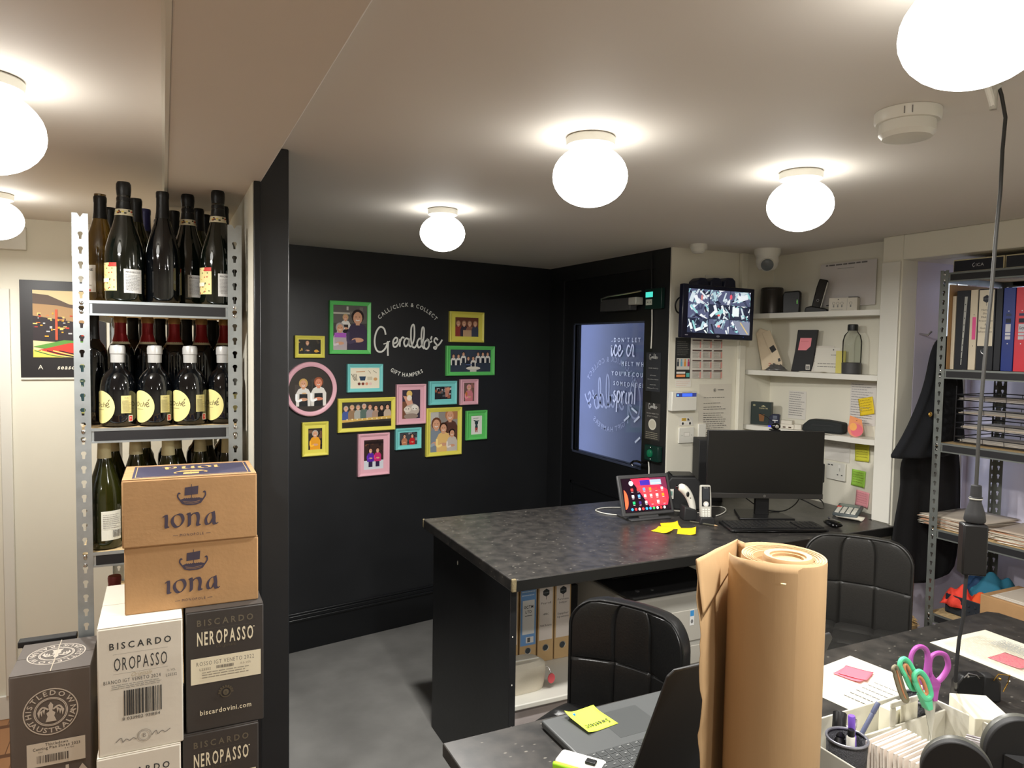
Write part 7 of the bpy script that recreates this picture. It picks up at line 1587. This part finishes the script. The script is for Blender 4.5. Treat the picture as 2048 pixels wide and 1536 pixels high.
bz = z+.008
purple = mat('purple_plastic', (120, 84, 190), .3)
tp = lambda px, py, d_: atd(px, py, d_)
stick('marker_pen', 'thick black marker standing in the left pen cup', 'marker pen', (cc.x-.014, cc.y+.010, bz), tp(1680, 1424, 1.50), (('barrel', 0, .6, .0125, blk), ('cap', .6, 1, .0135, blk)))
stick('marker_pen', 'white barrelled marker with black end in the left pen cup', 'marker pen', (cc.x-.006, cc.y-.014, bz), (cc.x-.007, cc.y-.014, z+.118), (('barrel', 0, .88, .008, white_pl), ('end_plug', .88, 1, .007, blk)))
stick('highlighter', 'purple highlighter in the left pen cup', 'highlighter', (cc.x+.008, cc.y-.008, bz), (cc.x+.003, cc.y-.006, z+.140), (('barrel', 0, .7, .0085, purple), ('cap', .7, 1, .007, purple)))
stick('pen', 'slim grey-blue pen leaning out of the left pen cup', 'pen', (cc.x+.0, cc.y+.014, bz), tp(1757, 1405, 1.47), (('barrel', 0, .85, .0045, mat('slate_blue_plastic', (78, 84, 110), .4)), ('cap', .85, 1, .005, MATS['slate_blue_plastic'])))
stick('pen', 'dark chrome-tipped pen low in the left pen cup', 'pen', (cc.x+.012, cc.y+.004, bz), (cc.x+.034, cc.y+.012, z+.118), (('barrel', 0, .85, .005, blk_gloss), ('tip', .85, 1, .006, chrome)))
# scissors: handles up
def scissors(label, o, u, loops, blades, m1, m2, blade_dir):
    pass
def facing(px, py, d_, yaw=0):
    o = atd(px, py, d_); M = Matrix(((sd2.x, 0, -dv2.x, o.x), (sd2.y, 0, -dv2.y, o.y), (0, 1, 0, o.z), (0, 0, 0, 1))); return M @ Matrix.Rotation(yaw, 4, 'Y')
dv2 = Vector((fw.x, fw.y, 0)).normalized(); sd2 = Vector((dv2.y, -dv2.x, 0))
sc_d = 1.50; s_ = sc_d/FPX
Ms = facing(1868, 1400, sc_d, .15); t = thing('scissors', 'large purple-handled scissors standing handles up', 'scissors', Ms)
pm = mat('magenta_purple_plastic', (172, 84, 164), .35); gi = mat('grey_rubber', (130, 122, 100), .6)
def P2(px, py): return ((px-1868)*s_, (1400-py)*s_, 0)
def loopy(pts, r, m, nm, z_=0): P_ = [Vector(P2(*p))+Vector((0, 0, z_)) for p in pts]; build(nm, G().tube(cat_closed(P_), r, 10, closed=True, flat=1.25), m, t)
def cat_closed(P_, k=5):
    q = []; n = len(P_)
    for i in range(n):
        a, b, c, d_ = P_[(i-1) % n], P_[i], P_[(i+1) % n], P_[(i+2) % n]
        for j in range(k): u = j/k; q.append(0.5*((2*b)+(-a+c)*u+(2*a-5*b+4*c-d_)*u*u+(-a+3*b-3*c+d_)*u**3))
    return q
loopy([(1815, 1330), (1813, 1308), (1822, 1292), (1836, 1290), (1848, 1302), (1849, 1330), (1845, 1352), (1838, 1362), (1830, 1350)], .0046, pm, 'handle_loop')
loopy([(1858, 1330), (1862, 1312), (1876, 1306), (1892, 1312), (1899, 1332), (1892, 1350), (1876, 1364), (1862, 1352)], .0046, pm, 'handle_loop', -.004)
for nm, q in (('handle_shank', [(1838, 1350), (1851, 1340), (1856, 1380), (1862, 1402), (1852, 1404), (1844, 1380)]), ('handle_shank', [(1858, 1340), (1866, 1352), (1880, 1366), (1876, 1380), (1874, 1402), (1864, 1402), (1858, 1380)])):
    g = G(); g.prism([P2(*p)[:2] for p in q], -.004, .004); build(nm, g, pm, t, bevel=.002)
g = G(); g.prism([P2(*p)[:2] for p in ((1856, 1375), (1862, 1376), (1866, 1440), (1862, 1500), (1858, 1440))], -.001, .001); build('blade', g, chrome, t)
g = G(); g.prism([P2(*p)[:2] for p in ((1864, 1398), (1874, 1398), (1872, 1440), (1864, 1500), (1862, 1440))], -.003, -.0015); build('blade', g, chrome, t)
Ms = facing(1845, 1412, 1.47, .25); t = thing('scissors', 'mint green and orange handled scissors leaning left', 'scissors', Ms)
mint = mat('mint_green_plastic', (96, 206, 156), .4); org = mat('orange_grip', (206, 140, 100), .6)
def P2(px, py): return ((px-1845)*s_*1.0, (1412-py)*s_*.98, 0)
loopy([(1800, 1345), (1788, 1325), (1790, 1313), (1799, 1312), (1812, 1326), (1824, 1350), (1826, 1372), (1815, 1370)], .0048, mint, 'handle_loop')
loopy([(1812, 1350), (1812, 1338), (1822, 1334), (1835, 1346), (1846, 1366), (1850, 1385), (1838, 1388), (1822, 1370)], .0052, mint, 'handle_loop', .012)
loopy([(1804, 1343), (1798, 1328), (1803, 1324), (1818, 1350), (1820, 1364)], .0028, org, 'inner_grip')
loopy([(1819, 1352), (1822, 1344), (1832, 1354), (1842, 1378), (1834, 1380)], .0028, org, 'inner_grip', .012)
g = G(); g.prism([P2(*p)[:2] for p in ((1830, 1385), (1852, 1380), (1858, 1414), (1846, 1416))], -.003, .015); build('handle_shank', g, mint, t, bevel=.002)
g = G(); g.prism([P2(*p)[:2] for p in ((1846, 1410), (1858, 1410), (1866, 1450), (1868, 1490))], .002, .004); build('blade', g, chrome, t)
Ms = facing(1800, 1390, 1.46, .5); t = thing('tape_ring', 'grey and orange oval ring leaning beside the green scissors', 'ring', Ms)
def P2(px, py): return ((px-1800)*s_, (1390-py)*s_, 0)
loopy([(1778, 1340), (1774, 1332), (1782, 1330), (1796, 1352), (1812, 1384), (1824, 1406), (1812, 1402), (1796, 1378)], .0036, mat('grey_rubber'), 'ring_body')
loopy([(1788, 1342), (1786, 1338), (1796, 1352), (1812, 1382), (1822, 1402), (1810, 1388)], .0022, org, 'inner_grip')
# upright cards
cw = mat('white_card_stock', (224, 214, 204), .6); n = 20
a_ = onz(1712, 1478, z+.098); b_ = onz(1838, 1532, z+.098)
for i in range(n):
    f = i/(n-1); px_, py_ = 1714+f*116, 1476+f*52; q = onz(px_, py_, z+.096)
    wdt = .115-.02*f
    lb = 'upright white card in the packed row in front of the caddy handle'
    if i == 0: lb = 'rearmost upright white card, by the left pen cup'
    if i == n-1: lb = 'frontmost upright white card, next to the black rounded stand'
    g = G().box(0, wdt, -.0012, .0012, 0, .088); g.tube([(0, 0, .088), (wdt, 0, .088)], .0016, 6)
    solo('greeting_card', g, cw, lb, 'card', T(q.x+.012, max(q.y-.02, .790), z+.0045, math.radians(4)) @ Matrix.Rotation(random.uniform(-.10, -.02), 4, 'X'), 'packed white cards in the caddy', smooth=False)
# card packs behind and right
q = onz(1795, 1432, z+.095); t = thing('card_pack', 'block of small white cards behind the caddy handle, one card askew', 'card', T(1.385, .986, z+.0045, math.radians(6)))
build('card_block', G().box(0, .062, 0, .03, 0, .092), mat('ivory_card_stock', (222, 218, 198), .6), t); build('askew_card', G().box(.02, .085, -.006, -.0045, .0, .104), MATS['ivory_card_stock'], t)
q = onz(1900, 1425, z+.08)
t = thing('card_box', 'white card pack printed with tiny script, tipped back at the right', 'box', T(1.566, .955, z, math.radians(-33)))
bx_ = build('carton', G().box(0, .078, -.06, .055, .004, .090), MATS['ivory_card_stock'], t, bevel=.002)
g = G(); g.warp = lambda x, y, z_: (x+.04, -.0604-z_, y+.05)
for k_ in range(5): g.text('merci', random.uniform(-.01, .02), .012-k_*.009, .004, (120, 116, 104), slant=.3)
build('printed_script', g, PRINT, t, smooth=False)
for k_ in range(3):
    solo('gift_card', G().box(0, .034, -.0015, .0015, 0, .056), mat(('grey_card_a', 'grey_card_b', 'grey_card_c')[k_], ((176, 170, 176), (200, 194, 190), (160, 154, 158))[k_], .6), ('white-edged grey card leaning nearest the tipped pack', 'middle grey card leaning on the tipped pack', 'outermost grey card leaning on the tipped pack')[k_], 'card', T(1.525-.010*k_, .915-.004*k_, z+.0045, math.radians(-60)) @ Matrix.Rotation(.25, 4, 'X'), 'grey cards leaning on the tipped pack')
# black bulldog clip with metal loops
q = onz(1925, 1400, z+.02); t = thing('bulldog_clip', 'big black bulldog clip with brass wire loops beyond the scissors', 'clip', T(q.x+.055, q.y+.012, z, math.radians(-24)))
build('clip_body', G().prism([(-.045, 0), (.02, 0), (.02, .072), (-.032, .07), (-.045, .05)], -.014, .014, 'y'), blk, t, bevel=.003)
build('clip_jaw', G().prism([(.018, 0), (.07, 0), (.068, .05), (.05, .068), (.022, .07)], -.01, .018, 'y'), blk_matte, t, bevel=.006)
build('wire_loop', G().tube([(.045, -.012, .058), (.05, -.02, .078), (.08, -.018, .074), (.082, -.01, .05), (.07, -.012, .03)], .0016, 8), gold, t); build('wire_loop', G().tube([(-.03, -.014, .066), (-.022, -.016, .078), (.0, -.014, .072), (.01, -.012, .062)], .0018, 8), chrome, t)
build('rivet', G().sphere((-.02, -.012, .068), .004, .004, .004, 10), chrome, t); build('rivet', G().sphere((.06, -.012, .062), .004, .004, .004, 10), gold, t)
# black rounded stands in the very front
def paddle(label, px, py, d_, rx_, ry_, yaw, H_):
    o = atd(px, py, d_); t = thing('display_stand', label, 'stand', T(o.x, o.y, z) , 'black rounded stands at the front of the near desk')
    Ml = Matrix(((sd2.x, 0, -dv2.x, 0), (sd2.y, 0, -dv2.y, 0), (0, 1, 0, o.z-z), (0, 0, 0, 1))) @ Matrix.Rotation(yaw, 4, 'Y')
    n = 48; pts = [(rx_*math.cos(2*pi*i/n), ry_*math.sin(2*pi*i/n)) for i in range(n)]
    p_ = build('rounded_plate', G().prism(pts, -.012, .0), blk_matte, t, bevel=.002); p_.matrix_local = Ml
    r_ = build('plate_rim', G().loft([[(x*k, y*k, zz) for x, y in pts] for k, zz in ((.985, -.012), (1.0, -.0145), (1.0, -.020), (.97, -.022))]), mat('dark_grey_rim', (72, 72, 66), .4), t); r_.matrix_local = Ml
    f_ = build('stem', G().box(-.02, .02, -.012, .012, 0, o.z-z), blk_matte, t)
    build('foot', G().lathe([(.04, 0), (.04, .006), (.001, .008)], 28), blk_matte, t)
paddle('black rounded stand nearest the cards at the bottom edge', 1916, 1558, .97, .044, .050, -.45, .3)
paddle('black rounded stand in the bottom right corner', 2044, 1512, 1.0, .045, .051, -.2, .3)
